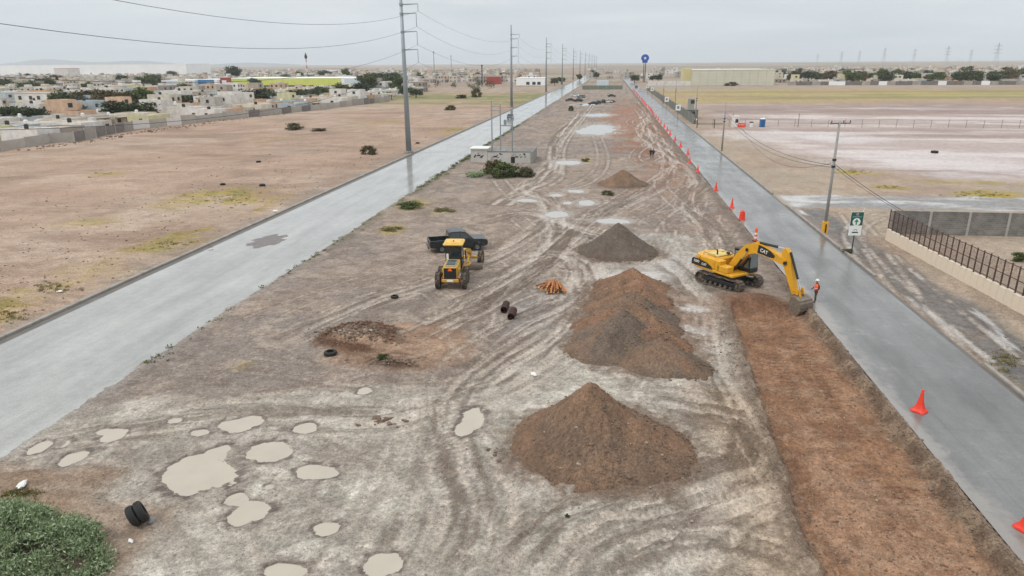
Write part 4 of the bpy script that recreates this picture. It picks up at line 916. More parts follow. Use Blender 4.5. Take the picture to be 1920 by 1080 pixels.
top = MB(); top.bbox((.1, 0, 1.955), (1.7, .82, .07), .02); top.build('hood_top', mat('grey_hood_top', lin(140, 152, 148), .5, var=.25, scale=4), gr_)
for k in range(4): MB().box((-.45 + k * .38, 0, 2.0), (.16, .7, .03)).build('hood_vent', M_DARK, gr_)
gl = MB(); gl.box((-.915, 0, 1.38), (.03, .98, .86)); grille = gl.build('radiator_grille', M_DARK, gr_)
for k in range(9): MB().box((-.937, 0, 1.02 + k * .09), (.014, .94, .03)).build('grille_slat', M_BLK, grille)
M_TRI = mat('orange_reflector', lin(250, 110, 40), .35, var=.03)
tri = MB(); tri.add([(-.955, -.19, 1.60), (-.955, .19, 1.60), (-.955, 0, 1.93), (-.945, -.19, 1.60), (-.945, .19, 1.60), (-.945, 0, 1.93)], [(0, 2, 1), (3, 4, 5), (0, 1, 4, 3), (1, 2, 5, 4), (2, 0, 3, 5)]); tri.build('slow_vehicle_triangle', M_TRI, gr_)
MB().bbox((-1.045, 0, .83), (.03, .5, .16), .01).build('number_plate', M_WHITE, gr_)
for side in (-1, 1): MB().bbox((-.88, side * .64, .98), (.10, .16, .12), .02).build('tail_lamp', mat('lamp_red', lin(150, 40, 30), .3, var=.05), gr_)
for side in (-1, 1): MB().bbox((-.2, side * .62, 1.5), (.7, .14, .3), .03).build('side_locker', M_YEL2, gr_)
cab2 = MB()
for x in (1.45, 2.75):
    for y in (-.60, .60): cab2.tube((x, y, 1.35), (x, y * 1.02, 3.05), .06, .055, 8)
cab2.bbox((2.1, 0, 1.35), (1.4, 1.3, .5), .05); cab2.bbox((1.45, 0, 1.75), (.08, 1.2, .5), .02); cg = cab2.build('cab', M_DARK, gr_)
for c, d in (((1.43, 0, 2.45), (.02, 1.1, .95)), ((2.77, 0, 2.4), (.02, 1.1, 1.1)), ((2.1, -.63, 2.4), (1.2, .02, 1.15)), ((2.1, .63, 2.4), (1.2, .02, 1.15))): MB().box(c, d).build('cab_window', M_GLASS, cg)
MB().bbox((1.36, .48, 2.1), (.03, .18, .55), .01).build('mirror', M_WHITE, cg)
rf = MB(); rf.bbox((2.05, 0, 3.14), (1.75, 1.62, .20), .07); rf.bbox((2.05, 0, 3.26), (1.35, 1.25, .06), .03); roof_ = rf.build('cab_roof', mat('pale_yellow_roof', lin(222, 184, 92), .5, var=.12, dirt=lin(200, 175, 120), dirt_amt=.2), gr_)
MB().lathe([(.06, 3.28), (.07, 3.32), (.06, 3.42), (.001, 3.45)], 12, 'Z', (1.7, 0, 0)).build('warning_beacon', M_TRI, roof_)
# front half, bent to the right at the articulation
fz = link('front_frame', None, gr_, (2.5, 0, 0)); fz.rotation_euler = (0, 0, R(-9))
beam1([(.0, 1.05, .2), (.8, 1.5, .16), (1.8, 1.72, .15), (3.0, 1.62, .14), (4.2, 1.25, .16), (4.6, .85, .18)], -.15, .15).build('main_beam', M_YEL2, fz)
MB().bbox((4.35, 0, .62), (.3, 1.9, .22), .04).build('front_axle', M_YEL2, fz)
for side in (-1, 1): wheel(fz, (4.35, side * 1.05, .62), .62, .38, M_TYB, M_RIM, 16)
cir = MB().lathe([(.62, .62), (.78, .62), (.78, .74), (.62, .74), (.62, .62)], 26, 'Z', (1.9, 0, 0)); cir.build('turn_circle', M_YEL2, fz)
MB().path([(4.3, 0, .8), (1.9, .5, .76)], .07, 6).path([(4.3, 0, .8), (1.9, -.5, .76)], .07, 6).build('draw_bar', M_YEL2, fz)
blp = [(-.05 + .25 * (1 - math.cos(t)) - .2, .62 - .6 * k / 7.0) for k, t in enumerate([i * .25 - .9 for i in range(8)])]
bm = MB(); M_ = Matrix.Translation((1.95, 0, .02)) @ Matrix.Rotation(R(28), 4, 'Z'); n = len(blp)
bm.add([(x, -1.75, z) for x, z in blp] + [(x, 1.75, z) for x, z in blp] + [(x - .03, -1.75, z) for x, z in blp] + [(x - .03, 1.75, z) for x, z in blp],
       [(k, k + 1, n + k + 1, n + k) for k in range(n - 1)] + [(2 * n + k, 3 * n + k, 3 * n + k + 1, 2 * n + k + 1) for k in range(n - 1)], M_); bm.build('blade', M_STEEL, fz)
for side in (-1, 1): ram((1.55, 1.95), (1.85, .75), side * .42, .06, .6, fz)

# ================================================================ pickup
def car_shell(name, prof, half, tum, m, parent, glass_from=None):
    """body from a side profile (x, z) widened to half width, narrowing above the beltline"""
    n = len(prof); vs = []
    for sgn in (-1, 1):
        for x, z in prof: vs.append((x, sgn * (half - max(0, z - tum[0]) * tum[1]), z))
    fs = [tuple(range(n)), tuple(range(2 * n - 1, n - 1, -1))] + [(i, n + i, n + (i + 1) % n, (i + 1) % n) for i in range(n)]
    return MB().add(vs, fs).build(name, m, parent)
def arch(cx, r, z0=.0, n=9): return [(cx + r * math.cos(math.pi * k / (n - 1)), z0 + r * math.sin(math.pi * k / (n - 1))) for k in range(n)]
M_TRUCK = mat('dark_truck_paint', lin(34, 40, 42), .35, .0, var=.12, coat=.25)
pk = thing('pickup_truck', 'black crew-cab pickup truck parked beside the motor grader', 'pickup', (-13.75, 62.0, .05), R(22))
bot = [(-2.72, .55), (-2.2, .5)] + [(x, z) for x, z in arch(-1.62, .46, .42)][::-1] + [(-1.0, .42), (1.15, .42)] + [(x, z) for x, z in arch(1.75, .46, .42)][::-1] + [(2.4, .45), (2.72, .52)]
body = bot + [(2.78, .8), (2.72, 1.06), (2.3, 1.14), (1.25, 1.20), (1.2, 1.22), (-.95, 1.22), (-.95, .72), (-2.66, .72), (-2.74, .72)]
car_shell('body', body, .98, (1.0, .15), M_TRUCK, pk)
for side in (-1, 1): MB().bbox((-1.83, side * .93, .97), (1.80, .10, .50), .03).build('bed_side', M_TRUCK, pk)
tg = MB().bbox((-2.70, 0, .94), (.08, 1.78, .52), .02).build('tailgate', M_TRUCK, pk); MB().bbox((-2.755, 0, 1.0), (.02, .35, .08), .01).build('handle', M_BLK, tg)
MB().box((-1.8, 0, .735), (1.7, 1.7, .03)).build('bed_floor', M_BLK, pk)
car_shell('cab', [(-1.0, 1.2), (1.42, 1.2), (.62, 1.88), (.25, 1.95), (-.65, 1.95), (-.90, 1.88)], .955, (1.2, .22), M_TRUCK, pk)
def glass_poly(parent, pts, m=M_GLASS):
    MB().add(pts, [tuple(range(len(pts)))]).build('window', m, parent)
for s_ in (-1, 1):
    yb = lambda z: s_ * (.962 - (z - 1.2) * .22)
    glass_poly(pk, [(x, yb(z), z) for x, z in ((-.84, 1.30), (.10, 1.30), (.10, 1.83), (-.74, 1.83))]); glass_poly(pk, [(x, yb(z), z) for x, z in ((.17, 1.30), (1.14, 1.30), (.60, 1.76), (.17, 1.83))])
glass_poly(pk, [(1.372, -.86, 1.25), (1.372, .86, 1.25), (.675, .76, 1.85), (.675, -.76, 1.85)]); glass_poly(pk, [(-1.0, -.84, 1.28), (-1.0, .84, 1.28), (-.925, .76, 1.83), (-.925, -.76, 1.83)])
for side in (-1, 1):
    wheel(pk, (-1.62, side * .86, .40), .40, .26, M_BLK, mat('alloy', lin(120, 122, 124), .35, .6, var=.1), 0); wheel(pk, (1.75, side * .86, .40), .40, .26, M_BLK, MATS['alloy'], 0)
    MB().bbox((-2.72, side * .90, .98), (.07, .12, .36), .02).build('tail_lamp', mat('tail_red', lin(120, 24, 22), .2, var=.05), pk)
    MB().bbox((.95, side * 1.06, 1.30), (.14, .20, .16), .04).build('mirror', M_TRUCK, pk)
    MB().bbox((2.66, side * .78, .92), (.16, .34, .16), .04).build('headlight', mat('lamp_glass', lin(200, 205, 206), .1, var=.05), pk)
MB().bbox((-2.86, 0, .56), (.16, 1.80, .18), .04).build('rear_bumper', mat('dark_bumper', lin(60, 62, 64), .3, .5, var=.1), pk); MB().box((-2.945, 0, .60), (.01, .32, .15)).build('number_plate', mat('plate_green', lin(176, 206, 178), .5, var=.03), pk)

# ================================================================ cars far along the median and on the roads
def car_proto(name, paint, suv=False):
    t = thing(name, '', 'car')
    k = .14 if suv else 0
    b = [(-2.1, .35)] + arch(-1.32, .36, .32)[::-1] + [(-.8, .30), (.8, .30)] + arch(1.35, .36, .32)[::-1] + [(2.1, .35), (2.18, .6), (2.05, .80), (1.0, .92), (-1.7, .98), (-2.12, .92), (-2.2, .6)]
    car_shell('body', [(x, z + k * (z > .5)) for x, z in b], .88, (.8, .2), paint, t)
    rf_ = [(-1.9 if suv else -1.55, .96 + k), (1.1, .92 + k), (.35, 1.42 + k), (-.9, 1.46 + k), (-1.7 if suv else -1.15, 1.38 + k)]
    car_shell('cabin', rf_, .84, (.9, .28), M_GLASS, t); car_shell('roof', [(.3, 1.43 + k), (.28, 1.46 + k), (-.9, 1.50 + k), (-1.1, 1.46 + k), (-1.1, 1.42 + k)], .70, (1.4, .2), paint, t)
    for s_ in (-1, 1):
        for x in (-1.32, 1.35): wheel(t, (x, s_ * .76, .32), .32, .2, M_BLK, MATS['alloy'])
        MB().bbox((-2.14, s_ * .68, .78 + k), (.08, .26, .14), .02).build('tail_lamp', MATS['tail_red'], t); MB().bbox((2.08, s_ * .66, .70 + k), (.10, .3, .13), .02).build('headlight', MATS['lamp_glass'], t)
    return t
P_DK = mat('car_black', lin(34, 37, 40), .25, .2, var=.1, coat=.6); P_GY = mat('car_grey', lin(116, 120, 124), .3, .4, var=.08, coat=.6); P_WH = mat('car_white', lin(222, 222, 220), .3, var=.04, coat=.6)
cd, cs, cgy, cwh = car_proto('car', P_DK), car_proto('car', P_DK, True), car_proto('car', P_GY, True), car_proto('car', P_WH)
cars = [(cgy, (957, 223), 91, 'grey car driving away down the wet left road', None), (cs, (1084, 191), 160, 'black car at the front of the left cluster parked on the far median', None),
        (cd, (1068, 190), 185, 'black car leftmost of those parked on the far median', None), (cgy, (1090, 184), 150, 'grey car behind the left cluster parked on the far median', None), (cwh, (1078, 181), 170, 'white car farthest back in the left cluster on the far median', None),
        (cd, (1112, 196), 175, 'low black car left of the dark van cluster on the far median', None), (cs, (1122, 195), 95, 'black car in the middle of the right cluster on the far median', None), (None, (1130, 193), 100, 'black car at the right end of the right cluster on the far median', 'cs'),
        (None, (1139, 193), 10, 'white car lying just right of the dark cars on the far median', 'cwh'), (None, (1147, 182), 5, 'dark car alone beyond the right cluster on the far median', 'cd'), (None, (1193, 165), 90, 'dark car coming along the far end of the right road', 'cs'), (None, (1200, 171), -90, 'white car coming along the far end of the right road', 'cwh')]
used_ = set()
for p, px, a, lb, alt in cars:
    src = p if p is not None else {'cs': cs, 'cwh': cwh, 'cd': cd}[alt]; pos = G(*px); pos.z = .03 if ground_z(pos.x, pos.y) < -.1 else ground_z(pos.x, pos.y)
    if id(src) not in used_ : used_.add(id(src)); c = src; c.location = pos; c.rotation_euler = (0, 0, R(a)); c['label'] = lb
    else: c = copy_tree(src, pos, R(a), lb)
    c['group'] = 'cars far off on the median and roads'

# ================================================================ traffic cones along the right road
def cone_proto():
    t = thing('traffic_cone', '', 'traffic cone'); n = 24; rows = [(.36, .0), (.36, .05), (.30, .09), (.25, .16), (.19, .32), (.14, .52), (.10, .75), (.075, .95), (.06, 1.06), (.05, 1.10)]
    vs = []
    for r, z in rows:
        q_ = max(0, 1 - z / .6)                              # foot swept out into four lobes
        for i in range(n):
            a = 6.2832 * i / n; k = r * (1 + .22 * q_ * math.cos(4 * a)); vs.append((k * math.cos(a), k * math.sin(a), z))
    fs = [(j * n + i, j * n + (i + 1) % n, (j + 1) * n + (i + 1) % n, (j + 1) * n + i) for j in range(len(rows) - 1) for i in range(n)] + [tuple((len(rows) - 1) * n + i for i in range(n))]
    MB().add(vs, fs).build('cone_body', M_RED, t, True)
    MB().lathe([(.05, 1.10), (.065, 1.11), (.065, 1.17), (.03, 1.19), (.001, 1.19)], 12).build('cone_cap', M_RED, t)
    MB().slab([(.40 * math.cos(a * .7854 + .3927), .40 * math.sin(a * .7854 + .3927)) for a in range(8)], 0, .035).build('cone_foot', mat('cone_foot', lin(190, 50, 34), .6, var=.1), t)
    return t
cone = cone_proto(); CG = 'red cones along the right road'
cone.location = (*G(1723, 771)[:2], .03); cone['label'] = 'large red traffic cone on the near edge of the right road'; cone['group'] = CG
near = [(1922, 993, 'red traffic cone cut off by the right picture edge, at the road side'), (1372, 390, 'red cone second beyond the striped post, alone by the road edge'), (1342, 357, 'red cone where the dug edge of the right road begins, fourth beyond the excavator'), (1308, 323, 'red cone fifth beyond the excavator, nearest of the even row'), (1293, 306, 'red cone second nearest in the even row along the right road')]
for x, y, lb in near: copy_tree(cone, (*G(x, y)[:2], .03), random.uniform(0, 6), lb, CG, random.uniform(.96, 1.03))
ynow = G(1280, 290).y
k = 0
while ynow < 470:
    nearer = ynow < 215
    copy_tree(cone, (15.45 + random.uniform(-.15, .2) + (.3 if ynow > 250 else 0), ynow, .03), random.uniform(0, 6), 'red cone in the middle stretch of the row beside the right road' if nearer else 'small far red cone in the dense end of the row beside the right road', CG)
    ynow += random.uniform(10, 13) if nearer else random.uniform(8, 11); k += 1
# a squat barrel and a striped post between the cones
br = thing('traffic_barrel', 'squat red traffic barrel standing between two cones on the right road', 'barrel', (*G(1391, 412)[:2], .03))
MB().lathe([(.001, 0), (.42, 0), (.42, .06), (.33, .08), (.32, .36), (.30, .38), (.30, .66), (.27, .68), (.26, .92), (.20, .98), (.001, .98)], 20).build('barrel_body', M_RED, br)
MB().path([(-.12, 0, .96), (-.1, 0, 1.06), (.1, 0, 1.06), (.12, 0, .96)], .025, 6).build('handle', M_RED, br)
sp_ = thing('striped_post', 'orange and white striped channelizer post just behind the excavator boom', 'traffic post', (*G(1416, 453)[:2], .03))
M_ORA = mat('post_orange', lin(240, 96, 40), .45, var=.06)
MB().lathe([(.001, 0), (.32, 0), (.32, .07), (.18, .09), (.17, .1)], 16).build('post_foot', M_BLK, sp_)
for k_ in range(6): MB().lathe([(.165 - k_ * .008, .1 + k_ * .2), (.157 - k_ * .008, .3 + k_ * .2)], 16).build('stripe', M_ORA if k_ % 2 == 0 or k_ == 5 else M_WHITE2, sp_)
MB().lathe([(.118, 1.3), (.06, 1.36), (.001, 1.37)], 16).build('post_cap', M_ORA, sp_)

# ================================================================ people
M_SKIN = mat('skin', lin(150, 108, 84), .6, var=.05)
def person(label, loc, rz, shirt, trousers, vest=None, helmet=None, hair=True, pose=0.0, group=None):
    t = thing('person', label, 'person', loc, rz, group)
    # skeleton: joints joined by edges, a radius at each (facing +X)
    J = []; E_ = []; Rd = []
    def j(x, y, z, r, p=None):
        J.append((x, y, z)); Rd.append(r if hasattr(r, '__len__') else (r, r))
        if p is not None: E_.append((p, len(J) - 1))
        return len(J) - 1
    pel = j(0, 0, .95, (.13, .16)); ab_ = j(.01, 0, 1.10, (.11, .15), pel); ch = j(.01, 0, 1.32, (.12, .17), ab_); nk0 = j(0, 0, 1.46, (.07, .09), ch); nk = j(.02, 0, 1.53, .055, nk0); hd0 = j(.03, 0, 1.60, (.085, .075), nk); hd1 = j(.035, 0, 1.69, (.10, .08), hd0); j(.02, 0, 1.76, (.06, .055), hd1)
    for s_ in (-1, 1):
        st = .10 * s_ * (1 if pose else .3)
        hp = j(0, s_ * .09, .90, (.10, .095), pel); kn = j(.02 + st, s_ * .11, .50, .065, hp); an = j(st * 1.2 - .01, s_ * .12, .09, .045, kn); j(st * 1.2 + .16, s_ * .13, .035, (.04, .035), an)
        sh = j(0, s_ * .19, 1.41, .065, ch); el = j(-.02, s_ * .25, 1.13, .05, sh); wr = j(.14 + pose * .08, s_ * .21, .93 + pose * .12, .034, el); pm = j(.20 + pose * .09, s_ * .20, .87 + pose * .13, (.035, .022), wr)
        for f_ in range(4): a_ = j(.24 + pose * .1 - f_ * .012, s_ * (.205 + (f_ - 1.5) * .022), .82 + pose * .14 + f_ * .004, .0095, pm); j(.235 + pose * .1 - f_ * .012, s_ * (.195 + (f_ - 1.5) * .022), .785 + pose * .14, .008, a_)
        th_ = j(.23 + pose * .09, s_ * .165, .875 + pose * .13, .011, pm); j(.25 + pose * .09, s_ * .155, .84 + pose * .13, .009, th_)
    me = bpy.data.meshes.new('body'); me.from_pydata(J, E_, [])
    tmp = bpy.data.objects.new('body_tmp', me); COL.objects.link(tmp); tmp.modifiers.new('s', 'SKIN').use_smooth_shade = True
    for i, r in enumerate(Rd): me.skin_vertices[0].data[i].radius = r
    me.skin_vertices[0].data[0].use_root = True; sd = tmp.modifiers.new('d', 'SUBSURF'); sd.levels = 1; sd.render_levels = 1
    bpy.context.view_layer.update(); m2 = bpy.data.meshes.new_from_object(tmp.evaluated_get(bpy.context.evaluated_depsgraph_get())); bpy.data.objects.remove(tmp)
    m2.materials.clear()
    for mm in (M_SKIN, shirt, trousers, M_BLK): m2.materials.append(mm)
    for p in m2.polygons:
        c = p.center; hand = abs(c.y) > .12 and .74 < c.z < 1.0 and c.x > .13
        p.material_index = 0 if (c.z > 1.49 or hand) else (3 if c.z < .10 else (2 if c.z < .97 and abs(c.y) < .2 and c.x < .13 + .2 * (c.z < .6) else 1))
    b = link('body', m2, t)
    # a face: nose, eyes, ears, mouth
    MB().blob((.135, 0, 1.655), (.022, .014, .022), 3, 1).build('nose', M_SKIN, b)
    for s_ in (-1, 1): MB().blob((.118, s_ * .032, 1.68), (.008, .012, .008), 2, 1).build('eye', M_DARK, b); MB().blob((.03, s_ * .085, 1.66), (.022, .012, .032), 4, 1).build('ear', M_SKIN, b)
    MB().blob((.122, 0, 1.61), (.008, .024, .007), 5, 1).build('mouth', mat('lip', lin(120, 70, 62), .6), b)
    if vest: MB().lathe([(.175, .98), (.18, 1.1), (.19, 1.25), (.20, 1.38), (.13, 1.46)], 16, 'Z', (0, 0, 0), Matrix.Translation((.01, 0, 0)) @ Matrix.Diagonal((.82, 1.08, 1, 1))).build('vest', vest, t, True)
    if vest: MB().lathe([(.184, 1.10), (.192, 1.16)], 16, 'Z', (0, 0, 0), Matrix.Translation((.01, 0, 0)) @ Matrix.Diagonal((.84, 1.10, 1, 1))).build('reflective_band', M_WHITE2, t, True)
    if helmet: MB().lathe([(.15, 1.72), (.125, 1.725), (.12, 1.77), (.09, 1.82), (.03, 1.845), (.001, 1.847)], 16, 'Z', (.03, 0, 0)).build('helmet', helmet, t, True)
    elif hair: MB().lathe([(.098, 1.69), (.10, 1.73), (.085, 1.78), (.04, 1.805), (.001, 1.81)], 14, 'Z', (.018, 0, 0)).build('hair', M_DARK, t, True)
    return t
F_NAVY = mat('navy_cloth', lin(34, 40, 56), .9, var=.2, scale=8); F_JEAN = mat('jeans', lin(84, 100, 116), .9, var=.2, scale=8); F_BLACK = mat('black_cloth', lin(32, 30, 32), .9, var=.2, scale=8); F_BRN = mat('brown_trousers', lin(96, 66, 56), .9, var=.2, scale=8)
V_OR = mat('orange_vest', lin(255, 112, 62), .6, var=.06)
pw = G(1525, 568); person('person in orange vest and white helmet standing on the road beside the bucket', (pw.x + .1, pw.y, .03), R(200), F_NAVY, F_BRN, V_OR, M_WHITE, pose=1.0)
pb = GZ(1219.5, 297); person('person in black, left of the two standing close together by the far heap', pb, R(60), F_BLACK, F_BLACK); pb = GZ(1224.5, 297); person('person in dark clothes, right of the two standing close together by the far heap', pb, R(110), F_NAVY, F_BLACK)

# ================================================================ sign, poles and wires on the right
sg = thing('road_sign', 'green and white board sign with an upward arrow on a thin post', 'road sign', (22.9, 64.8, 0.02), R(8))
M_GRN = mat('sign_green', lin(38, 88, 78), .45, var=.05); M_SW = mat('sign_white', lin(232, 234, 230), .45, var=.03); M_ARW = mat('arrow_green', lin(44, 128, 92), .45, var=.04)
MB().tube((0, 0, -.05), (0, 0, 1.75), .05, .045, 10).build('post', M_DARK, sg)
lean = Matrix.Rotation(R(6), 4, 'Y'); brd = link('board', MB().bbox((0, -.02, 2.80), (1.15, .05, 2.2), .015).mesh('board', M_SW), sg); 
MB().box((0, -.050, 3.27), (1.13, .006, 1.24)).build('green_field', M_GRN, brd)
MB().add([(.36 * math.cos(a * .2618), -.056, 2.98 + .36 * math.sin(a * .2618)) for a in range(24)], [tuple(range(24))]).build('white_disc', M_SW, brd)
MB().add([(x, -.060, 2.98 + z) for x, z in ((-.065, -.27), (.065, -.27), (.065, .0), (.22, .0), (0, .28), (-.22, .0), (-.065, .0))], [(0, 1, 2, 6), (3, 4, 5, 6, 2)]).build('arrow', M_ARW, brd)
rg = MB()
for a in range(16):
    t0, t1 = a * .3927, (a + 1) * .3927; rg.add([(r_ * math.cos(t), -.057, 3.70 + r_ * math.sin(t)) for r_, t in ((.08, t0), (.11, t0), (.11, t1), (.08, t1))], [(0, 1, 2, 3)])
rg.build('emblem', M_SW, brd)
MB().add([(x, -.057, z) for x, z in ((-.42, 3.43), (.42, 3.43), (.42, 3.48), (-.42, 3.48))], [(0, 1, 2, 3)]).build('caption_bar', mat('caption_grey', lin(150, 180, 172), .5), brd)
lg = MB()
for a in range(10):
    t0, t1 = a * .3142, (a + 1) * .3142; lg.add([(r_ * math.cos(t), -.055, 2.17 + r_ * math.sin(t) * .8) for r_, t in ((.12, t0), (.16, t0), (.16, t1), (.12, t1))], [(0, 1, 2, 3)])
lg.build('arch_emblem', M_DARK, brd); MB().add([(x, -.055, z) for x, z in ((-.30, 1.95), (.30, 1.95), (.26, 2.06), (-.26, 2.06))], [(0, 1, 2, 3)]).build('word_mark', M_DARK, brd)
MB().path([(-.5, 0, 3.9), (-.72, 0, 4.28)], .02, 5).path([(.5, 0, 3.9), (.62, 0, 4.3)], .02, 5).build('bracket', M_WHITE, sg)

M_CONC = mat('pole_concrete', lin(150, 147, 142), .85, var=.15, scale=1.5, bump=.1); M_WIRE = mat('wire', lin(70, 70, 72), .6, var=.05); M_POLED = mat('weathered_pole', lin(112, 104, 98), .85, var=.2)
def wire(name, label, a, b, sag, r=.015, n=18, group=None):
    a, b = Vector(a), Vector(b); pts = [a.lerp(b, i / n) - Vector((0, 0, sag * 4 * (i / n) * (1 - i / n))) for i in range(n + 1)]
    return tag(MB().path(pts, r, 5).build(name, M_WIRE), label, 'wire', group)
def util_pole(label, x, y, h, arm=True, box=False, lean=0.0, group='utility poles beside the right road'):
    t = thing('utility_pole', label, 'utility pole', (x, y, 0), 0, group)
    MB().tube((0, 0, -.1), (0, 0, h), .17, .11, 12).build('shaft', M_CONC, t, True)
    if arm:
        MB().bbox((.1, 0, h - .18), (2.3, .10, .12), .02, Matrix.Rotation(R(20), 4, 'Z')).build('crossarm', M_POLED, t)
        for k in (-1.0, .35, 1.1): MB().lathe([(.03, h - .12), (.06, h - .05), (.04, h + .02), (.06, h + .06), (.001, h + .12)], 10, 'Z', (math.cos(R(20)) * k + .1, math.sin(R(20)) * k, 0)).build('insulator', M_DARK, t)
    for z in (h * .60, h * .66): MB().lathe([(.15, z), (.20, z), (.20, z + .2), (.15, z + .2)], 12).build('clamp', M_DARK, t)
    if box:
        b = MB().bbox((0, 0, .62), (.52, .52, 1.25), .03).build('guard_box', mat('guard_yellow', lin(222, 164, 40), .6, var=.15, dirt=lin(150, 120, 80), dirt_amt=.15), t)
        MB().box((.02, -.264, .55), (.14, .006, .9)).build('black_band', M_DARK, b)
    return t
util_pole('concrete utility pole with crossarm and yellow guard box at its foot', 22.75, 72.8, 11.3, True, True)
util_pole('bare dark utility pole standing at the right kerb before the field fence', 22.95, 142.6, 9.4, False)
for x, y, h, lb in ((1303, 232, 10.5, 'third utility pole along the right kerb, next to the guard hut'), (1265, 205, 10.5, 'fourth utility pole along the right kerb, beyond the guard hut'), (1243, 195, 9, 'fifth utility pole along the right kerb, beside the grey fence')):
    p = G(x, y); util_pole(lb, p.x, p.y, h, False)
wire('overhead_wire', 'dark cable sagging from the crossarm pole back to the bare pole', (22.75, 72.8, 7.0), (22.95, 142.6, 7.6), 1.9, .03); wire('overhead_wire', 'second dark cable sagging just under the first, between crossarm pole and bare pole', (22.75, 72.8, 6.8), (22.95, 142.6, 7.0), 2.1, .025)
wire('overhead_wire', 'dark cable slanting down from the crossarm pole towards the brown picket fence', (22.75, 72.8, 7.2), (28.3, 66.0, 3.3), .25, .03); wire('overhead_wire', 'thin cable just below the slanting cable by the brown fence', (22.75, 72.8, 6.9), (28.5, 64.0, 3.1), .35, .02)
wire('guy_wire', 'thin wire rising from the field to the middle of the crossarm pole', (22.75, 72.8, 7.3), (24.0, 135, 7.0), 3.5, .02)

# ---------------------------------------------------------------- brown picket fence on a stepped cream wall
fn = thing('picket_fence', 'brown iron picket fence with lattice on a stepped cream base wall', 'fence', (28.0, 70.5, 0))
M_CREAM = mat('cream_wall', lin(214, 200, 180), .85, var=.10, scale=1.2, dirt=lin(160, 142, 122), dirt_amt=.22, bump=.15); M_RUST = mat('brown_iron', lin(88, 66, 60), .7, .1, var=.2, scale=4)
fa, fb = Vector((28.0, 70.5, 0)), Vector((30.4, 37.0, 0)); fd = (fb - fa).normalized(); fL = (fb - fa).length; fr_ = math.atan2(fd.y, fd.x); step = .86; nb = int(fL / step)
MF = Matrix.Rotation(fr_, 4, 'Z')
lat_mesh = None; blk_mesh = MB().bbox((step / 2, 0, .56), (step - .02, .24, 1.22), .02).mesh('wall_block', M_CREAM); pst_mesh = MB().bbox((0, 0, 2.05), (.09, .09, 2.1), .015).mesh('picket', M_RUST)
lm = MB()
for k_ in range(7):
    for sx in (-1, 1):
        x0 = k_ * step / 6; 
        lm.tube((x0 if sx > 0 else step - x0, 0, 2.05), (min(step, x0 + .5) if sx > 0 else max(0, step - x0 - .5), 0, 2.05 + .9 * (min(step, x0 + .5) - x0) / .5), .009, .009, 4)
for k_ in range(1, 8): lm.tube((k_ * step / 8, 0, 1.2), (k_ * step / 8, 0, 2.05), .010, .010, 4)
lm.box((step / 2, 0, 2.05), (step - .1, .04, .05)); lm.box((step / 2, 0, 2.98), (step - .1, .04, .05)); lm.box((step / 2, 0, 1.30), (step - .1, .04, .05)); lat_mesh = lm.mesh('lattice_panel', M_RUST)
for k_ in range(nb):
    for nm, me in (('wall_block', blk_mesh), ('lattice_panel', lat_mesh), ('picket', pst_mesh)):
        o = link(nm, me, fn); o.matrix_local = Matrix.Translation(fd * step * k_ + Vector((0, 0, (-.06 if (nm == 'wall_block' and k_ % 2) else 0) + .01 * math.sin(k_ * 2.1)))) @ MF
# grey block wall behind it
bwl = thing('block_wall', 'grey concrete block wall with pale posts behind the brown picket fence', 'wall', (29.3, 73.4, 0))
def block_material():
    m = bpy.data.materials.new('grey_block'); m.use_nodes = True; N, L = m.node_tree.nodes, m.node_tree.links; b = N['Principled BSDF']; tcd = N.new('ShaderNodeTexCoord')
    mp = N.new('ShaderNodeMapping'); mp.inputs['Rotation'].default_value = (R(90), 0, 0); L.new(tcd.outputs['Object'], mp.inputs[0])
    bt = N.new('ShaderNodeTexBrick'); bt.inputs['Scale'].default_value = 1; bt.inputs['Brick Width'].default_value = .4; bt.inputs['Row Height'].default_value = .2; bt.inputs['Mortar Size'].default_value = .012
    bt.inputs['Color1'].default_value = (*lin(126, 122, 116), 1); bt.inputs['Color2'].default_value = (*lin(108, 106, 102), 1); bt.inputs['Mortar'].default_value = (*lin(142, 138, 132), 1); L.new(mp.outputs[0], bt.inputs['Vector'])
    n1 = N.new('ShaderNodeTexNoise'); n1.inputs['Scale'].default_value = .7; n1.inputs['Detail'].default_value = 7; L.new(tcd.outputs['Object'], n1.inputs['Vector']); r = N.new('ShaderNodeMapRange'); r.inputs[1].default_value = .3; r.inputs[2].default_value = .7; r.inputs[3].default_value = .75; r.inputs[4].default_value = 1.25; L.new(n1.outputs['Fac'], r.inputs[0])
    s = N.new('ShaderNodeVectorMath'); s.operation = 'SCALE'; L.new(bt.outputs['Color'], s.inputs[0]); L.new(r.outputs[0], s.inputs['Scale']); L.new(s.outputs[0], b.inputs['Base Color']); b.inputs['Roughness'].default_value = .9
    bp = N.new('ShaderNodeBump'); bp.inputs['Strength'].default_value = .4; bp.inputs['Distance'].default_value = .02; L.new(bt.outputs['Fac'], bp.inputs['Height']); bp.invert = True; L.new(bp.outputs[0], b.inputs['Normal']); return m
M_BLOCK = block_material(); pm_ = MB().box((1.85, 0, 1.2), (3.46, .16, 2.4)).mesh('wall_panel', M_BLOCK); cm_ = MB().bbox((0, 0, 1.2), (.24, .26, 2.44), .02).mesh('wall_post', mat('pale_post', lin(164, 160, 152), .85, var=.12))
for k_ in range(7):
    link('wall_panel', pm_, bwl, (k_ * 3.7, 0, 0)); link('wall_post', cm_, bwl, (k_ * 3.7, 0, 0))

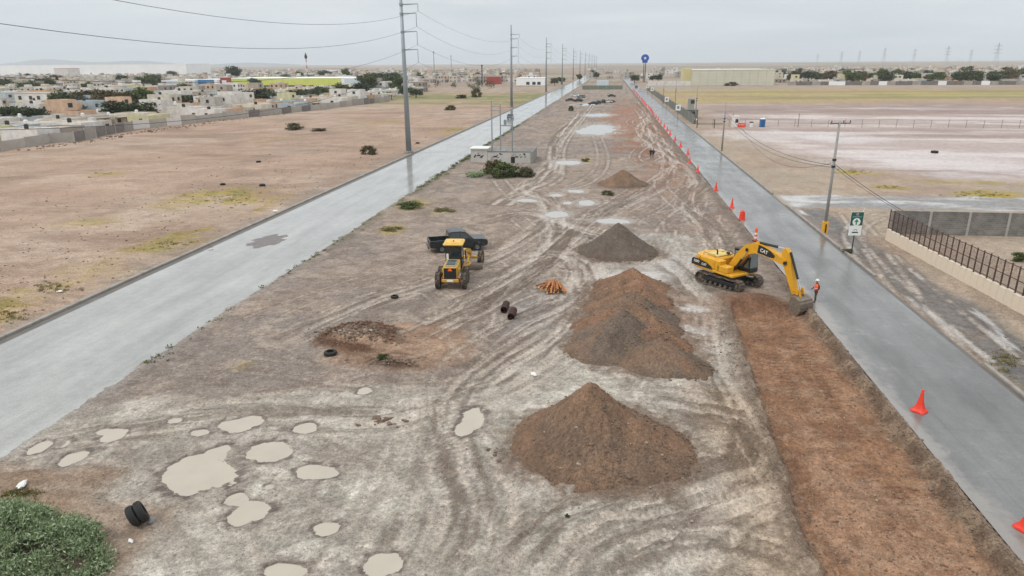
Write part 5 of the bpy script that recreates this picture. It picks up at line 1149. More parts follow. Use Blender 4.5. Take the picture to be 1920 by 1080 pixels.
# ================================================================ logs, pipes, tyres, debris
M_LOG = mat('cut_timber', lin(176, 112, 62), .8, var=.35, scale=5, dirt=lin(96, 62, 40), dirt_amt=.32, rand=.35); M_BARK = mat('log_end', lin(226, 178, 124), .85, var=.2, scale=6)
rr = random.Random(5)
lgc = GZ(1037, 545)
for k_ in range(34):
    a = R(90) + rr.gauss(0, .42); L_ = rr.uniform(1.2, 1.7); lay = k_ / 34.0; wd_ = 1.2 * (1 - .65 * lay)
    tip = Vector((rr.uniform(-wd_, wd_) * .6, .6 + rr.uniform(-.35, .35), .12 + .55 * lay + rr.uniform(0, .08))); d = Vector((tip.x * .7 + rr.gauss(0, .22), -1.0, -.06 - .12 * lay + rr.gauss(0, .05))); d.normalize(); r_ = rr.uniform(.045, .075)
    o = thing('timber_log', 'orange-brown round timber lying in the small log heap before the earth ridge', 'log', lgc, 0, 'log heap')
    MB().tube(tip, tip + d * L_, r_ * .85, r_, 9, False).build('log_trunk', M_LOG, o); e2 = tip + d * L_; MB().tube(e2, e2 + d * .012, r_, r_ * .98, 9).tube(tip, tip - d * .012, r_ * .85, r_ * .82, 9).build('log_end', M_BARK, o)
M_PIPE = mat('rusted_pipe', lin(66, 42, 34), .8, .2, var=.3, scale=5, dirt=lin(104, 70, 54), dirt_amt=.2, bump=.3)
for px, lb in ((((945, 588), (953, 566)), 'rust-brown short pipe on the left of the lying pair'), (((958, 600), (968, 576)), 'rust-brown short pipe on the right of the lying pair')):
    a, b = G(*px[0]), G(*px[1]); a.z = b.z = .29; b = a + (b - a).normalized() * 1.35
    o = thing('steel_pipe', lb, 'pipe', (a.x, a.y, ground_z(a.x, a.y)), 0, 'pair of rusty pipes'); d = b - a; z = Vector((0, 0, .25)); ax = d.normalized()
    sh = MB(); sh.tube(z, z + d, .26, .26, 20, False); sh.tube(z + d, z, .22, .22, 20, False); sh.build('pipe_shell', M_PIPE, o, True)
    for q0 in (0, 1):
        base = z + d * q0; n_ = 20; s_ = ax.cross(Vector((0, 0, 1))).normalized(); w_ = ax.cross(s_)
        MB().add([tuple(base + (s_ * math.cos(6.2832 * i / n_) + w_ * math.sin(6.2832 * i / n_)) * r_) for r_ in (.22, .26) for i in range(n_)], [(i, (i + 1) % n_, n_ + (i + 1) % n_, n_ + i) for i in range(n_)]).build('pipe_rim', M_PIPE, o)
    for q0 in (.3, .66): MB().tube(z + d * q0, z + d * (q0 + .04), .272, .272, 20).build('pipe_band', M_PIPE, o)
def old_tyre(label, loc, tilt=0, rz=0, s=1.0, group='discarded tyres'):
    t = thing('old_tyre', label, 'tyre', loc, rz, group); t.rotation_euler = (tilt, 0, rz); r, w = .36 * s, .24 * s
    MB().lathe([(r * .58, w * .1), (r * .62, 0), (r * .86, -.0), (r * .97, w * .1), (r, w * .25), (r, w * .75), (r * .97, w * .9), (r * .86, w), (r * .62, w), (r * .58, w * .9), (r * .70, w * .75), (r * .84, w * .5), (r * .70, w * .25), (r * .58, w * .1)], 30).build('casing', M_BLK, t, True)
    mb = MB()
    for i in range(26):
        a = 6.2832 * i / 26; mb.box((0, 0, 0), (.018, .05 * s, w * .55), Matrix.Rotation(a, 4, 'Z') @ Matrix.Translation((r, 0, w * .5)) @ Matrix.Rotation(.4, 4, 'X'))
    mb.build('tread', M_BLK, t)
p = GZ(740, 559); old_tyre('small black tyre lying flat between grader and spoil patch', p, 0, 0, .8); p = GZ(620, 667); old_tyre('black tyre lying flat at the left tip of the brown spoil patch', p, 0, .5, 1.05)
p = GZ(247, 990); old_tyre('black tyre standing on edge, left of the pair beside the big bush', p + Vector((0, .0, .40)), R(70), R(128), 1.15); p = GZ(264, 986); old_tyre('black tyre standing on edge, right of the pair beside the big bush', p + Vector((-.06, .02, .43)), R(72), R(134), 1.2)
M_LITTER = mat('white_litter', lin(226, 224, 220), .6, var=.08); M_GREYB = mat('grey_scrap', lin(136, 136, 132), .8, var=.2)
lit = [(42, 915, .35, 'white scrap of plastic beside the big bush'), (246, 1018, .18, 'small white litter below the standing tyres'), (222, 838, .0, ''), (517, 397, .45, 'white rubbish bag on the verge of the left road'), (113, 548, .3, 'white rubbish near the left kerb'), (1105, 447, .35, 'pale block beside the grey gravel heap'), (1000, 704, .3, 'pale broken slab in the mud by the near mound'), (285, 979, .25, 'small grey scrap right of the standing tyres')]
for x, y, s, lb in lit:
    if not lb: continue
    p = GZ(x, y); rr2 = random.Random(x); o = MB().blob((0, 0, s * .3), (s, s * .6, s * .35), x, 1).build('litter' if 'block' not in lb else 'concrete_block', M_LITTER if 'grey' not in lb else M_GREYB, None, False, p); o.rotation_euler = (0, 0, rr2.uniform(0, 3)); tag(o, lb, 'litter')
for x, y, n_, lb in ((722, 790, 26, 'small pile of dark rubble in the pale mud'), (735, 686, 40, 'strewn dark rubble at the foot of the spoil patch'), (660, 640, 24, 'heap of grey rubbish bags and plaster on the brown spoil'), (930, 858, 6, 'loose dark stones left of the near mound')):
    p = GZ(x, y); mb = MB(); r2 = random.Random(x)
    for k_ in range(n_):
        s = r2.uniform(.06, .2) * (.7 if n_ < 10 else 1); mb.blob((r2.gauss(0, .5 if n_ < 35 else .9), r2.gauss(0, .3), s * .3), (s, s * .8, s * .6), k_, 1)
    tag(mb.build('rubble', M_STONE if x == 660 else M_CLOD, None, False, p), lb, 'rubble', kind='stuff')
for x, y, s, lb in ((418, 348, .35, 'dark tyre lying in the left field, left of its pair'), (492, 349, .4, 'dark tyre lying in the left field, right of its pair'), (783, 269, .4, 'dark tyre near the kerb beyond the first pylon'), (806, 283, .35, 'dark tyre lying right at the kerb before the first pylon'), (1752, 287, .6, 'dark tyre lying on the pale flats of the right field'), (485, 305, .4, 'dark lump in the left field above the tyre pair')):
    p = GZ(x, y); old_tyre(lb, p, 0, 0, s * 3)

# ================================================================ vegetation
def leaf_material(name, c0, c1, c2):
    m = bpy.data.materials.new(name); m.use_nodes = True; N, L = m.node_tree.nodes, m.node_tree.links; b = N['Principled BSDF']
    gi = N.new('ShaderNodeNewGeometry'); r = N.new('ShaderNodeValToRGB'); r.color_ramp.elements[0].color = (*c0, 1); r.color_ramp.elements[1].color = (*c2, 1); q_ = r.color_ramp.elements.new(.5); q_.color = (*c1, 1)
    oi = N.new('ShaderNodeObjectInfo'); mr = N.new('ShaderNodeMapRange'); mr.inputs[3].default_value = .75; mr.inputs[4].default_value = 1.25; L.new(oi.outputs['Random'], mr.inputs[0])
    L.new(gi.outputs['Random Per Island'], r.inputs[0]); s = N.new('ShaderNodeVectorMath'); s.operation = 'SCALE'; L.new(r.outputs[0], s.inputs[0]); L.new(mr.outputs[0], s.inputs['Scale'])
    L.new(s.outputs[0], b.inputs['Base Color']); b.inputs['Roughness'].default_value = .6; b.inputs['Specular IOR Level'].default_value = .25
    return m
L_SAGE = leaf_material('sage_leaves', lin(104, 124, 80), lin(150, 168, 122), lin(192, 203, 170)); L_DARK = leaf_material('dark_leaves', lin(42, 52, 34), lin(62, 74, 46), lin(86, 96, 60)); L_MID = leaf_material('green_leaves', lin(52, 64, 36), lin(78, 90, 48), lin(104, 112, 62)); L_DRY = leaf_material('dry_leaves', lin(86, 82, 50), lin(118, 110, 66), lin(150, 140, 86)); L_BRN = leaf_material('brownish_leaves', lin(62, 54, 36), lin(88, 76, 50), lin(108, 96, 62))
L_SHR = leaf_material('shrub_leaves', lin(66, 64, 44), lin(86, 84, 58), lin(112, 106, 74))
M_TRUNK = mat('bark', lin(84, 70, 58), .9, var=.25, scale=4, bump=.3)
def leaves(name, m, clumps, n, size, seed, asp=.45, parent=None, up=.25):
    """leaf-sized faces spread through clumps (x, y, z, rx, ry, rz), denser towards their skins"""
    r = np.random.default_rng(seed); w = np.array([c[3] * c[4] + .01 for c in clumps]); k = r.choice(len(clumps), n, p=w / w.sum()); C_ = np.array(clumps)[k]
    d = r.normal(size=(n, 3)); d /= np.linalg.norm(d, axis=1)[:, None]; rad = r.random(n) ** .38
    p = C_[:, :3] + d * C_[:, 3:6] * (rad * (1 + .22 * r.normal(size=n)))[:, None]; p[:, 2] = np.maximum(p[:, 2], .03)
    t = r.normal(size=(n, 3)) + d * .8 + np.array([0, 0, up]); t /= np.linalg.norm(t, axis=1)[:, None]; b_ = np.cross(t, r.normal(size=(n, 3))); b_ /= np.linalg.norm(b_, axis=1)[:, None]
    s = (size * r.uniform(.6, 1.4, n))[:, None]; v = np.stack([p - t * s * .5, p + b_ * s * asp * .5, p + t * s * .5, p - b_ * s * asp * .5], 1).reshape(-1, 3)
    me = bpy.data.meshes.new(name); me.vertices.add(4 * n); me.vertices.foreach_set('co', v.astype(np.float32).ravel()); me.loops.add(4 * n); me.loops.foreach_set('vertex_index', np.arange(4 * n, dtype=np.int32)); me.polygons.add(n); me.polygons.foreach_set('loop_start', np.arange(0, 4 * n, 4, dtype=np.int32)); me.update(calc_edges=True); me.materials.append(m)
    return me
def clump_set(seed, n, R0, H0, z0, k=.42):
    r = random.Random(seed); o = []
    for i in range(n):
        a = r.uniform(0, 6.283); q_ = R0 * (1 - k * .6) * r.random() ** .6; z = z0 + H0 * r.uniform(.12, .85) * (1 - .45 * (q_ / R0) ** 2); s = r.uniform(.6, 1.2) * k; o.append((math.cos(a) * q_, math.sin(a) * q_, z, R0 * s, R0 * s, H0 * s * .62))
    return o
# the big grey-green bush in the near left corner
bb = thing('saltbush', 'big grey-green bush filling the near left corner of the picture', 'bush', (-21.0, 17.3, 0))
rb0 = random.Random(3); cl = []
for i in range(300):                                           # a low dome of many twiggy tufts
    a = rb0.uniform(0, 6.283); q_ = rb0.random() ** .5; rr0 = 3.5 * (1 + .12 * math.sin(3 * a + 1)); z = 1.55 * (1 - q_ ** 2.4) * rb0.uniform(.75, 1.1) + .12; s = rb0.uniform(.28, .52)
    cl.append((math.cos(a) * q_ * rr0, math.sin(a) * q_ * rr0 * .85, z, s, s, s * .75))
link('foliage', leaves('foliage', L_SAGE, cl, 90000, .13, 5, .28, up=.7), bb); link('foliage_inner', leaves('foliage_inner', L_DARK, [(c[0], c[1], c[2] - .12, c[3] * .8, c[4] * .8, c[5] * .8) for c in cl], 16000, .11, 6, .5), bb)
for i in range(14):
    a = i * .45; c = cl[i * 9]; MB().tube((math.cos(a) * .2, math.sin(a) * .2, -.05), (c[0], c[1], c[2]), .035, .012, 6).build('stem', M_TRUNK, bb)
def shrub_proto(m, R0, H0, n, size, seed):
    t = thing('shrub', '', 'shrub'); c_ = clump_set(seed, 12, R0, H0, 0, .4); link('foliage', leaves('foliage', m, c_, n, size, seed), t)
    for i in range(5): MB().tube((0, 0, -.05), (c_[i][0], c_[i][1], c_[i][2]), .03, .01, 5).build('stem', M_TRUNK, t)
    return t
sh = {'d': shrub_proto(L_SHR, 1, 1, 2400, .15, 21), 'm': shrub_proto(L_MID, 1, 1, 2600, .14, 22), 'y': shrub_proto(L_DRY, 1, .8, 1800, .14, 23), 's': shrub_proto(L_SAGE, 1, .9, 2000, .15, 24), 'b': shrub_proto(L_BRN, 1, 1, 2000, .16, 25)}
fresh = dict.fromkeys(sh, True)
def shrub(k, px, py, w, h, lb, group=None):
    p = GZ(px, py); d = math.hypot(p.x, p.y); s = w * math.hypot(d, CAM_H) / 1280; sz = h * math.hypot(d, CAM_H) / 1280
    if fresh[k]: o = sh[k]; fresh[k] = False; o.location = p
    else: o = copy_tree(sh[k], p, random.uniform(0, 6))
    o.scale = (s, s, sz); o['label'] = lb
    if group: o['group'] = group
    elif 'group' in o: del o['group']
for a in (('m', 945, 332, 34, 26, 'wide green bush in front of the walled electrical yard'), ('b', 925, 326, 20, 30, 'brownish taller bush growing behind the wide green one by the yard'), ('d', 985, 331, 22, 16, 'dark low bush at the right end of the bushes by the yard'), ('s', 893, 331, 20, 10, 'grey-green low bush at the left end of the bushes by the yard'),
          ('d', 692, 289, 17, 14, 'dark round shrub alone in the left field near the first pylon'), ('d', 552, 243, 20, 10, 'dark flat shrub at the edge of the left field, left one of two'), ('b', 598, 246, 14, 6, 'small brown shrub at the edge of the left field, right one of two'), ('d', 846, 206, 12, 8, 'dark shrub in the far left field, nearest of the far three'), ('b', 865, 184, 11, 8, 'brown shrub in the far left field beside the round tree'),
          ('d', 893, 182, 11, 15, 'round dark tree-like shrub in the far left field'), ('d', 1140, 366, 14, 7, 'small dark shrub on the median by the brown cone of earth'), ('y', 1098, 303, 9, 9, 'small yellow-green shrub beside the far puddle on the median'), ('d', 1071, 208, 6, 8, 'small round dark shrub near the cars on the far median'), ('d', 1145, 192, 9, 4, 'flat dark shrub right of the parked cars'),
          ('m', 770, 390, 26, 11, 'low green weeds at the median edge, left of the pickup'), ('y', 832, 396, 26, 6, 'low yellow weeds on the median above the pickup'), ('m', 718, 681, 12, 10, 'small green weed on the rubble of the spoil patch'), ('m', 1590, 474, 9, 6, 'green weed at the foot of the arrow sign'), ('m', 1063, 974, 5, 6, 'tiny weed in the mud below the near mound'), ('y', 735, 432, 24, 7, 'yellow weed patch left of the pickup'), ('d', 1372, 161, 12, 6, 'dark round bush at the foot of the big beige store'), ('m', 1912, 490, 12, 14, 'green shrub behind the picket fence at the right picture edge')):
    shrub(*a)
# weeds along the kerbless edge of the left road: too many to count
wd = MB(); cl = []
r_ = random.Random(9)
for i in range(520):
    y = 34 + 300 * r_.random() ** 1.5; dens = 1.0 if 95 < y < 200 else .45
    if r_.random() > dens: continue
    x = -27.1 + .0105 * max(0, y - 50) + abs(r_.gauss(0, .55)); s = r_.uniform(.08, .28) * (1.8 if 95 < y < 210 else .8); cl.append((x, y, s * .3, s * 1.3, s * 1.6, s * .7))
wd = link('roadside_weeds', leaves('roadside_weeds', L_MID, cl, 9000, .16, 31)); tag(wd, 'green weeds growing along the median edge of the left road', 'weeds', kind='stuff')
cl = []
for px, py, rx, ry, n in ((430, 375, 80, 14, 60), (330, 460, 60, 10, 30), (100, 540, 60, 12, 40), (20, 590, 30, 16, 30), (1850, 366, 70, 7, 60), (1665, 352, 28, 3, 20), (1600, 323, 30, 5, 30), (1885, 680, 30, 30, 40), (850, 245, 22, 8, 20), (195, 325, 22, 4, 12), (40, 930, 40, 10, 40)):
    for k in range(n):
        p = GZ(px + r_.gauss(0, rx * .5), py + r_.gauss(0, ry * .5)); s = r_.uniform(.08, .22); cl.append((p.x, p.y, p.z + s * .2, s * 1.5, s * 1.5, s * .5))
tag(link('dry_grass', leaves('dry_grass', L_DRY, cl, 9000, .13, 33, .25, up=1.2)), 'tufts of dry yellow grass scattered on the fields', 'grass', kind='stuff')

# trees
def tree_proto(m, seed, h=1.0, spread=.55, n=1900):
    t = thing('tree', '', 'tree'); r = random.Random(seed)
    c_ = clump_set(seed, 16, spread, .72 * h, .30 * h, .40); link('crown', leaves('crown', m, c_, n, .085, seed, .6), t)
    tr = MB(); tr.tube((0, 0, -.03), (.02, .01, .42 * h), .045, .028, 8)
    for i in range(6): c = c_[i]; tr.tube((.015, .005, (.24 + .03 * i) * h), (c[0] * .85, c[1] * .85, c[2]), .02, .006, 5)
    tr.build('trunk', M_TRUNK, t); return t
tp = [tree_proto(L_DARK, 41), tree_proto(L_DARK, 42, 1, .62), tree_proto(L_MID, 43, 1, .58), tree_proto(L_BRN, 44, 1, .6), tree_proto(L_DRY, 45, 1, .6)]; tfresh = [True] * 5
TREES = [0]
def tree_at(k, x, y, h, w=1.0, lb=None, group=None):
    if tfresh[k]: o = tp[k]; tfresh[k] = False; o.location = (x, y, 0)
    else: o = copy_tree(tp[k], (x, y, 0), random.uniform(0, 6.28))
    h *= 1.25; o.scale = (h * w * .9, h * w * .9, h); o['label'] = lb or 'tree'; o['group'] = group or 'town trees'; TREES[0] += 1
def px_x(px, Y):
    """x of the ground line seen in column px at distance Y (on the ground)"""
    d = FW * 1280 + RT * (px - 960) - UP * (150 - 540); return d.x / d.y * Y
def z_of(py, px, Y):
    d = FW * 1280 + RT * (px - 960) - UP * (py - 540); return CAM_H + d.z / d.y * Y

# ================================================================ houses
def house_wall_material():
    m = bpy.data.materials.new('house_wall'); m.use_nodes = True; N, L = m.node_tree.nodes, m.node_tree.links; b = N['Principled BSDF']; oi = N.new('ShaderNodeObjectInfo'); r = N.new('ShaderNodeValToRGB'); r.color_ramp.interpolation = 'CONSTANT'
    cs_ = [(214, 210, 202), (206, 198, 182), (222, 219, 214), (186, 180, 172), (210, 178, 150), (218, 214, 206), (168, 158, 146), (206, 200, 160), (226, 222, 216), (176, 186, 190), (196, 160, 130), (216, 206, 188)]
    e = r.color_ramp.elements; e[0].color = (*lin(*cs_[0]), 1); e[1].position = 1 / len(cs_); e[1].color = (*lin(*cs_[1]), 1)
    for i in range(2, len(cs_)): q_ = e.new(i / len(cs_)); q_.color = (*lin(*cs_[i]), 1)
    L.new(oi.outputs['Random'], r.inputs[0]); tcd = N.new('ShaderNodeTexCoord'); n = N.new('ShaderNodeTexNoise'); n.inputs['Scale'].default_value = .6; n.inputs['Detail'].default_value = 6; L.new(tcd.outputs['Object'], n.inputs['Vector'])
    mr = N.new('ShaderNodeMapRange'); mr.inputs[1].default_value = .3; mr.inputs[2].default_value = .7; mr.inputs[3].default_value = .78; mr.inputs[4].default_value = 1.06; L.new(n.outputs['Fac'], mr.inputs[0]); s = N.new('ShaderNodeVectorMath'); s.operation = 'SCALE'; L.new(r.outputs[0], s.inputs[0]); L.new(mr.outputs[0], s.inputs['Scale']); L.new(s.outputs[0], b.inputs['Base Color']); b.inputs['Roughness'].default_value = .85
    return m
M_HW = house_wall_material(); M_ROOF = mat('flat_roof', lin(190, 178, 164), .9, var=.2, scale=.5, rand=.14); M_WIN = mat('window_dark', lin(58, 58, 60), .25, var=.2); M_DOOR = mat('door_dark', lin(84, 70, 60), .6, var=.2, rand=.3); M_TANK = mat('tank_black', lin(40, 40, 42), .5, var=.1)
def box_house(t, c, d, windows, wallm=None, roofm=None):
    w, dp, h = d; th = .18; mb = MB()
    for (cx, cy, sx, sy) in ((0, -dp / 2 + th / 2, w, th), (0, dp / 2 - th / 2, w, th), (-w / 2 + th / 2, 0, th, dp - 2 * th), (w / 2 - th / 2, 0, th, dp - 2 * th)): mb.box((c[0] + cx, c[1] + cy, c[2] + h / 2), (sx, sy, h))
    wl_ = mb.build('wall', wallm or M_HW, t); MB().box((c[0], c[1], c[2] + h - .42), (w - 2 * th - .004, dp - 2 * th - .004, .12)).build('roof', roofm or M_ROOF, t)
    for (side, u, z, ww, hh) in windows:
        if side == 's': cc, dd = (c[0] + u, c[1] - dp / 2, c[2] + z), (ww, .08, hh)
        elif side == 'e': cc, dd = (c[0] + w / 2, c[1] + u, c[2] + z), (.08, ww, hh)
        elif side == 'w': cc, dd = (c[0] - w / 2, c[1] + u, c[2] + z), (.08, ww, hh)
        else: cc, dd = (c[0] + u, c[1] + dp / 2, c[2] + z), (ww, .08, hh)
        MB().box(cc, dd).build('window' if hh < 1.8 else 'door', M_WIN if hh < 1.8 else M_DOOR, t)
    return wl_
def tank(t, p, m=None):
    MB().lathe([(.001, 0), (.5, 0), (.5, .9), (.42, 1.05), (.2, 1.15), (.001, 1.16)], 12, 'Z', p).build('water_tank', m or M_TANK, t)
protos = []
def hp(build): t = thing('house', '', 'house'); build(t); protos.append(t); return t
hp(lambda t: (box_house(t, (0, 0, 0), (6.4, 11, 3.3), [('s', -1.6, 1.5, 1.2, 1.1), ('s', 1.4, 1.05, .95, 2.1), ('e', -2, 1.6, 1.2, 1.0), ('e', 2.5, 1.6, 1.0, 1.0)]), tank(t, (1.4, 2.4, 2.94))))
hp(lambda t: (box_house(t, (0, 0, 0), (6.6, 12, 3.4), [('s', 1.6, 1.5, 1.4, 1.2), ('s', -1.5, 1.05, .95, 2.1), ('e', 1, 1.6, 1.2, 1.0)]), box_house(t, (-.6, 2.2, 3.42), (5.0, 6.4, 2.9), [('s', 0, 1.4, 1.6, 1.2), ('e', 0, 1.5, 1.2, 1.1)])))
hp(lambda t: (box_house(t, (0, 0, 0), (7.0, 10, 3.2), [('s', -1.9, 1.5, 1.5, 1.2), ('s', 1.8, 1.05, 1.0, 2.1), ('e', 0, 1.6, 1.4, 1.0)]), MB().box((0, -5.9, 2.6), (7.0, 1.7, .16)).build('porch_roof', M_ROOF, t), tank(t, (-1.6, -1, 2.84), M_WHITE)))
hp(lambda t: (box_house(t, (0, 0, 0), (6.2, 9.5, 6.0), [('s', -1.4, 1.5, 1.2, 1.1), ('s', 1.4, 1.05, .95, 2.1), ('s', -1.4, 4.4, 1.2, 1.2), ('s', 1.5, 4.4, 1.2, 1.2), ('e', -2, 1.6, 1.0, 1.0), ('e', -2, 4.4, 1.2, 1.1), ('e', 2, 4.4, 1.2, 1.1)]), tank(t, (0, 1.6, 5.66))))
hp(lambda t: (box_house(t, (0, 0, 0), (9.5, 8, 3.0), [('s', -3, 1.5, 1.3, 1.1), ('s', 0, 1.05, 1.0, 2.1), ('s', 3, 1.5, 1.3, 1.1), ('e', 1, 1.6, 1.2, 1.0)]), MB().box((3.4, 1.2, 3.2), (1.5, 1.5, .9)).build('roof_hut', M_HW, t)))
pfresh = [True] * len(protos); HN = [0]
HL = ['low house with black roof tank', 'house with set-back upper storey', 'low house with white roof tank', 'two-storey house', 'wide low house with roof hut']
def house_at(k, x, y, rz, s, where, group):
    if pfresh[k]: o = protos[k]; pfresh[k] = False; o.location = (x, y, 0); o.rotation_euler = (0, 0, rz)
    else: o = copy_tree(protos[k], (x, y, 0), rz)
    o.scale = (s, s, s * random.uniform(.94, 1.08)); o['label'] = HL[k] + ' ' + where; o['group'] = group; HN[0] += 1
wallpts = [G(-150, 310), G(0, 283), G(95, 268), G(140, 266), G(250, 243), G(420, 225), G(600, 206), G(730, 190)]
wy_ = [p.y for p in wallpts]; wx_ = [p.x for p in wallpts]
def wall_x(y): return float(np.interp(y, wy_, wx_))
cand = []; rh = random.Random(12)
for row, off in enumerate((9, 22, 41, 54, 73, 86, 106, 119, 139, 152, 172, 186, 206, 220, 240, 255, 275, 290, 312, 330, 350, 370, 395, 420)):
    y = 118 + (row % 2) * 4
    while y < 560:
        y += rh.uniform(7.2, 9.0)
        if rh.random() < .10: y += 6; continue
        x = wall_x(min(max(y, 120), 336)) - off + rh.uniform(-.8, .8) + .02 * (y - 336) * (y > 336) * 3
        d = Vector((x, y, 3 - CAM_H)); zc = d.dot(FW)
        px = 960 + 1280 * d.dot(RT) / zc
        if not (-60 < px < 790): continue
        if -345 < x < -165 and 455 < y < 585: continue
        if 300 < y and x > -112: continue
        if 285 < px < 705 and y > 425: continue
        cand.append((math.hypot(x, y), x, y, row))
cand.sort(); nm_ = 0
def vis_rank(c): return c[0]
individual = cand[:235]; rest = cand[235:]
WHERE = lambda d, row: ('right behind the long grey wall' if row == 0 else 'in second row behind the grey wall' if row == 1 else 'in the near streets of the left town' if d < 300 else 'in the middle streets of the left town' if d < 400 else 'in the back streets of the left town')
for d, x, y, row in individual:
    k = rh.choice((0, 2, 4, 0, 2, 4, 0, 1)) if row < 2 or (y > 320 and x > -.68 * y) else rh.choice((0, 0, 1, 2, 3, 3, 4, 2)); house_at(k, x, y, (R(90) if row % 2 else R(-90)) + R(rh.choice((0, 0, 180))) - R(6), rh.uniform(.92, 1.08), WHERE(d, row), 'houses of the left town')
# the rest of the town reads as one mass of roofs and walls
def mass(name, label, places, seed, cat='houses'):
    rg_ = random.Random(seed); V, Fc, Cc = [], [], []
    tones = [lin(*c) for c in ((214, 210, 204), (196, 188, 176), (224, 221, 217), (170, 162, 152), (204, 180, 158), (184, 178, 170), (150, 142, 134), (200, 196, 176))]
    for x, y in places:
        w, d, h = rg_.uniform(5, 9), rg_.uniform(7, 12), rg_.choice((3.0, 3.3, 3.3, 5.8, 6.1)); a = R(rg_.choice((0, 90)) - 6); ca, sa = math.cos(a), math.sin(a); tone = rg_.choice(tones); o_ = len(V)
        def bx_(cx, cy, z0, w, d, z1, tone, V=V, Fc=Fc, Cc=Cc):
            s_ = len(V)
            for z in (z0, z1):
                for sx, sy in ((-1, -1), (1, -1), (1, 1), (-1, 1)): lx, ly = cx + sx * w / 2, cy + sy * d / 2; V.append((x + lx * ca - ly * sa, y + lx * sa + ly * ca, z))
            for f in ((4, 5, 6, 7), (0, 1, 5, 4), (1, 2, 6, 5), (2, 3, 7, 6), (3, 0, 4, 7)): Fc.append(tuple(s_ + i for i in f)); Cc.append(tone)
        bx_(0, 0, 0, w, d, h, tone); bx_(rg_.uniform(-1, 1), rg_.uniform(-2, 2), h, w * .4, d * .3, h + rg_.choice((.5, 2.4, 1.2)), rg_.choice(tones))
        dk_ = lin(70, 68, 66)
        for st in range(2 if h > 5 else 1):
            for u in ((-.28, .22) if y < 760 else (.05,)): bx_(u * w, -d / 2, 1 + st * 2.9, 1.2, .1, 2.2 + st * 2.9, dk_); bx_(w / 2, u * d, 1 + st * 2.9, .1, 1.2, 2.2 + st * 2.9, dk_); bx_(-w / 2, u * d, 1 + st * 2.9, .1, 1.2, 2.2 + st * 2.9, dk_)
    me = bpy.data.meshes.new(name); me.from_pydata(V, [], Fc); me.update(); at = me.attributes.new('soil', 'FLOAT_COLOR', 'FACE'); at.data.foreach_set('color', np.array([(*c, .0) for c in Cc], dtype=np.float32).ravel()); me.materials.append(M_MASS)
    return tag(link(name, me), label, cat, kind='stuff')
M_MASS = soil_material('far_house_walls', .5, 0, .05, .22)
pl_ = [(x, y) for d, x, y, row in rest]; r3 = random.Random(77)
for i in range(3000):
    y = 560 + 940 * r3.random() ** 1.3; px = r3.uniform(-40, 1010); x = px_x(px, y)
    if x > -70 or (x > -345 and y < 640): continue
    y2 = round(y / 15) * 15 + r3.uniform(-2, 2); pl_.append((x, y2))
mass('distant_houses', 'far crowd of pale flat-roofed houses across the left horizon', pl_, 3)
cl = []
for i in range(420):
    y = 430 + 900 * r3.random(); px = r3.uniform(-30, 1000) if i < 320 else r3.uniform(1470, 1950); x = px_x(px, y) 
    if (i < 320 and x > -.12 * y - 20) or (-345 < x < -165 and y < 600): continue
    if i >= 320: y = max(y, 700); x = px_x(px, y)
    s = r3.uniform(1.2, 3.0); cl.append((x, y, s * 1.1, s * 1.3, s * 1.3, s))
tag(link('distant_trees', leaves('distant_trees', L_DARK, cl, 42000, .75, 61, .6)), 'dark specks of far trees scattered through both distant towns', 'trees', kind='stuff')
pl2 = []
for i in range(420):
    y = r3.uniform(690, 1500); px = r3.uniform(1460, 1960) if i < 330 else r3.uniform(1225, 1460); pl2.append((px_x(px, y), round(y / 16) * 16 + r3.uniform(-3, 3)))
mass('distant_houses', 'far strip of pale houses along the right horizon', pl2, 4)
# trees of the left town
for px, py, hh, k, w in ((30, 232, 5, 0, 1.6), (68, 232, 4.6, 1, 1.5), (10, 230, 5, 1, 1.5), (135, 222, 5, 0, 1.7), (125, 203, 6, 2, 1.6), (165, 207, 6.5, 3, 1.6), (205, 207, 6.5, 3, 1.6), (185, 202, 6, 2, 1.5), (240, 207, 6, 3, 1.5), (225, 222, 5.5, 0, 1.6), (262, 222, 5, 0, 1.9), (270, 205, 7, 2, 1.3), (350, 203, 5, 0, 1.7), (330, 205, 5, 1, 1.6), (385, 190, 5, 0, 1.6), (372, 203, 5, 1, 1.6), (395, 206, 5, 4, 1.7), (415, 200, 4, 0, 1.6), (485, 195, 6, 0, 1.7), (505, 192, 6, 1, 1.6), (560, 188, 5, 0, 1.6), (585, 186, 5, 0, 1.7), (600, 184, 5, 2, 1.6), (640, 182, 6, 2, 1.6), (675, 176, 6, 1, 1.8), (690, 172, 9, 2, 1.3), (715, 165, 10, 0, 1.3), (735, 166, 10, 1, 1.3), (750, 172, 8, 2, 1.4), (700, 165, 9, 3, 1.3), (760, 178, 5, 0, 1.6), (780, 180, 4, 0, 1.6), (90, 172, 8, 2, 1.4), (15, 170, 8, 1, 1.4), (60, 178, 7, 2, 1.5), (110, 160, 8, 3, 1.4), (290, 160, 9, 0, 1.2), (278, 172, 9, 2, 1.2), (440, 142, 14, 0, 1.0), (50, 150, 8, 0, 1.4), (230, 160, 8, 2, 1.3), (325, 140, 9, 3, 1.3), (610, 140, 10, 0, 1.2), (650, 138, 10, 2, 1.1), (520, 150, 8, 0, 1.2), (560, 150, 8, 2, 1.2), (480, 165, 7, 0, 1.3)):
    py = max(py, 150); p = G(px, py + 3); lbk = ('dark dense', 'broad dark', 'mid-green', 'brownish thin-leaved', 'yellow-green')[k]
    tree_at(k, p.x, p.y, hh, w, '%s tree in the left town, %s' % (lbk, 'close behind the grey wall' if py > 195 else 'standing among the middle houses' if py > 165 else 'far back near the horizon'), 'trees of the left town')
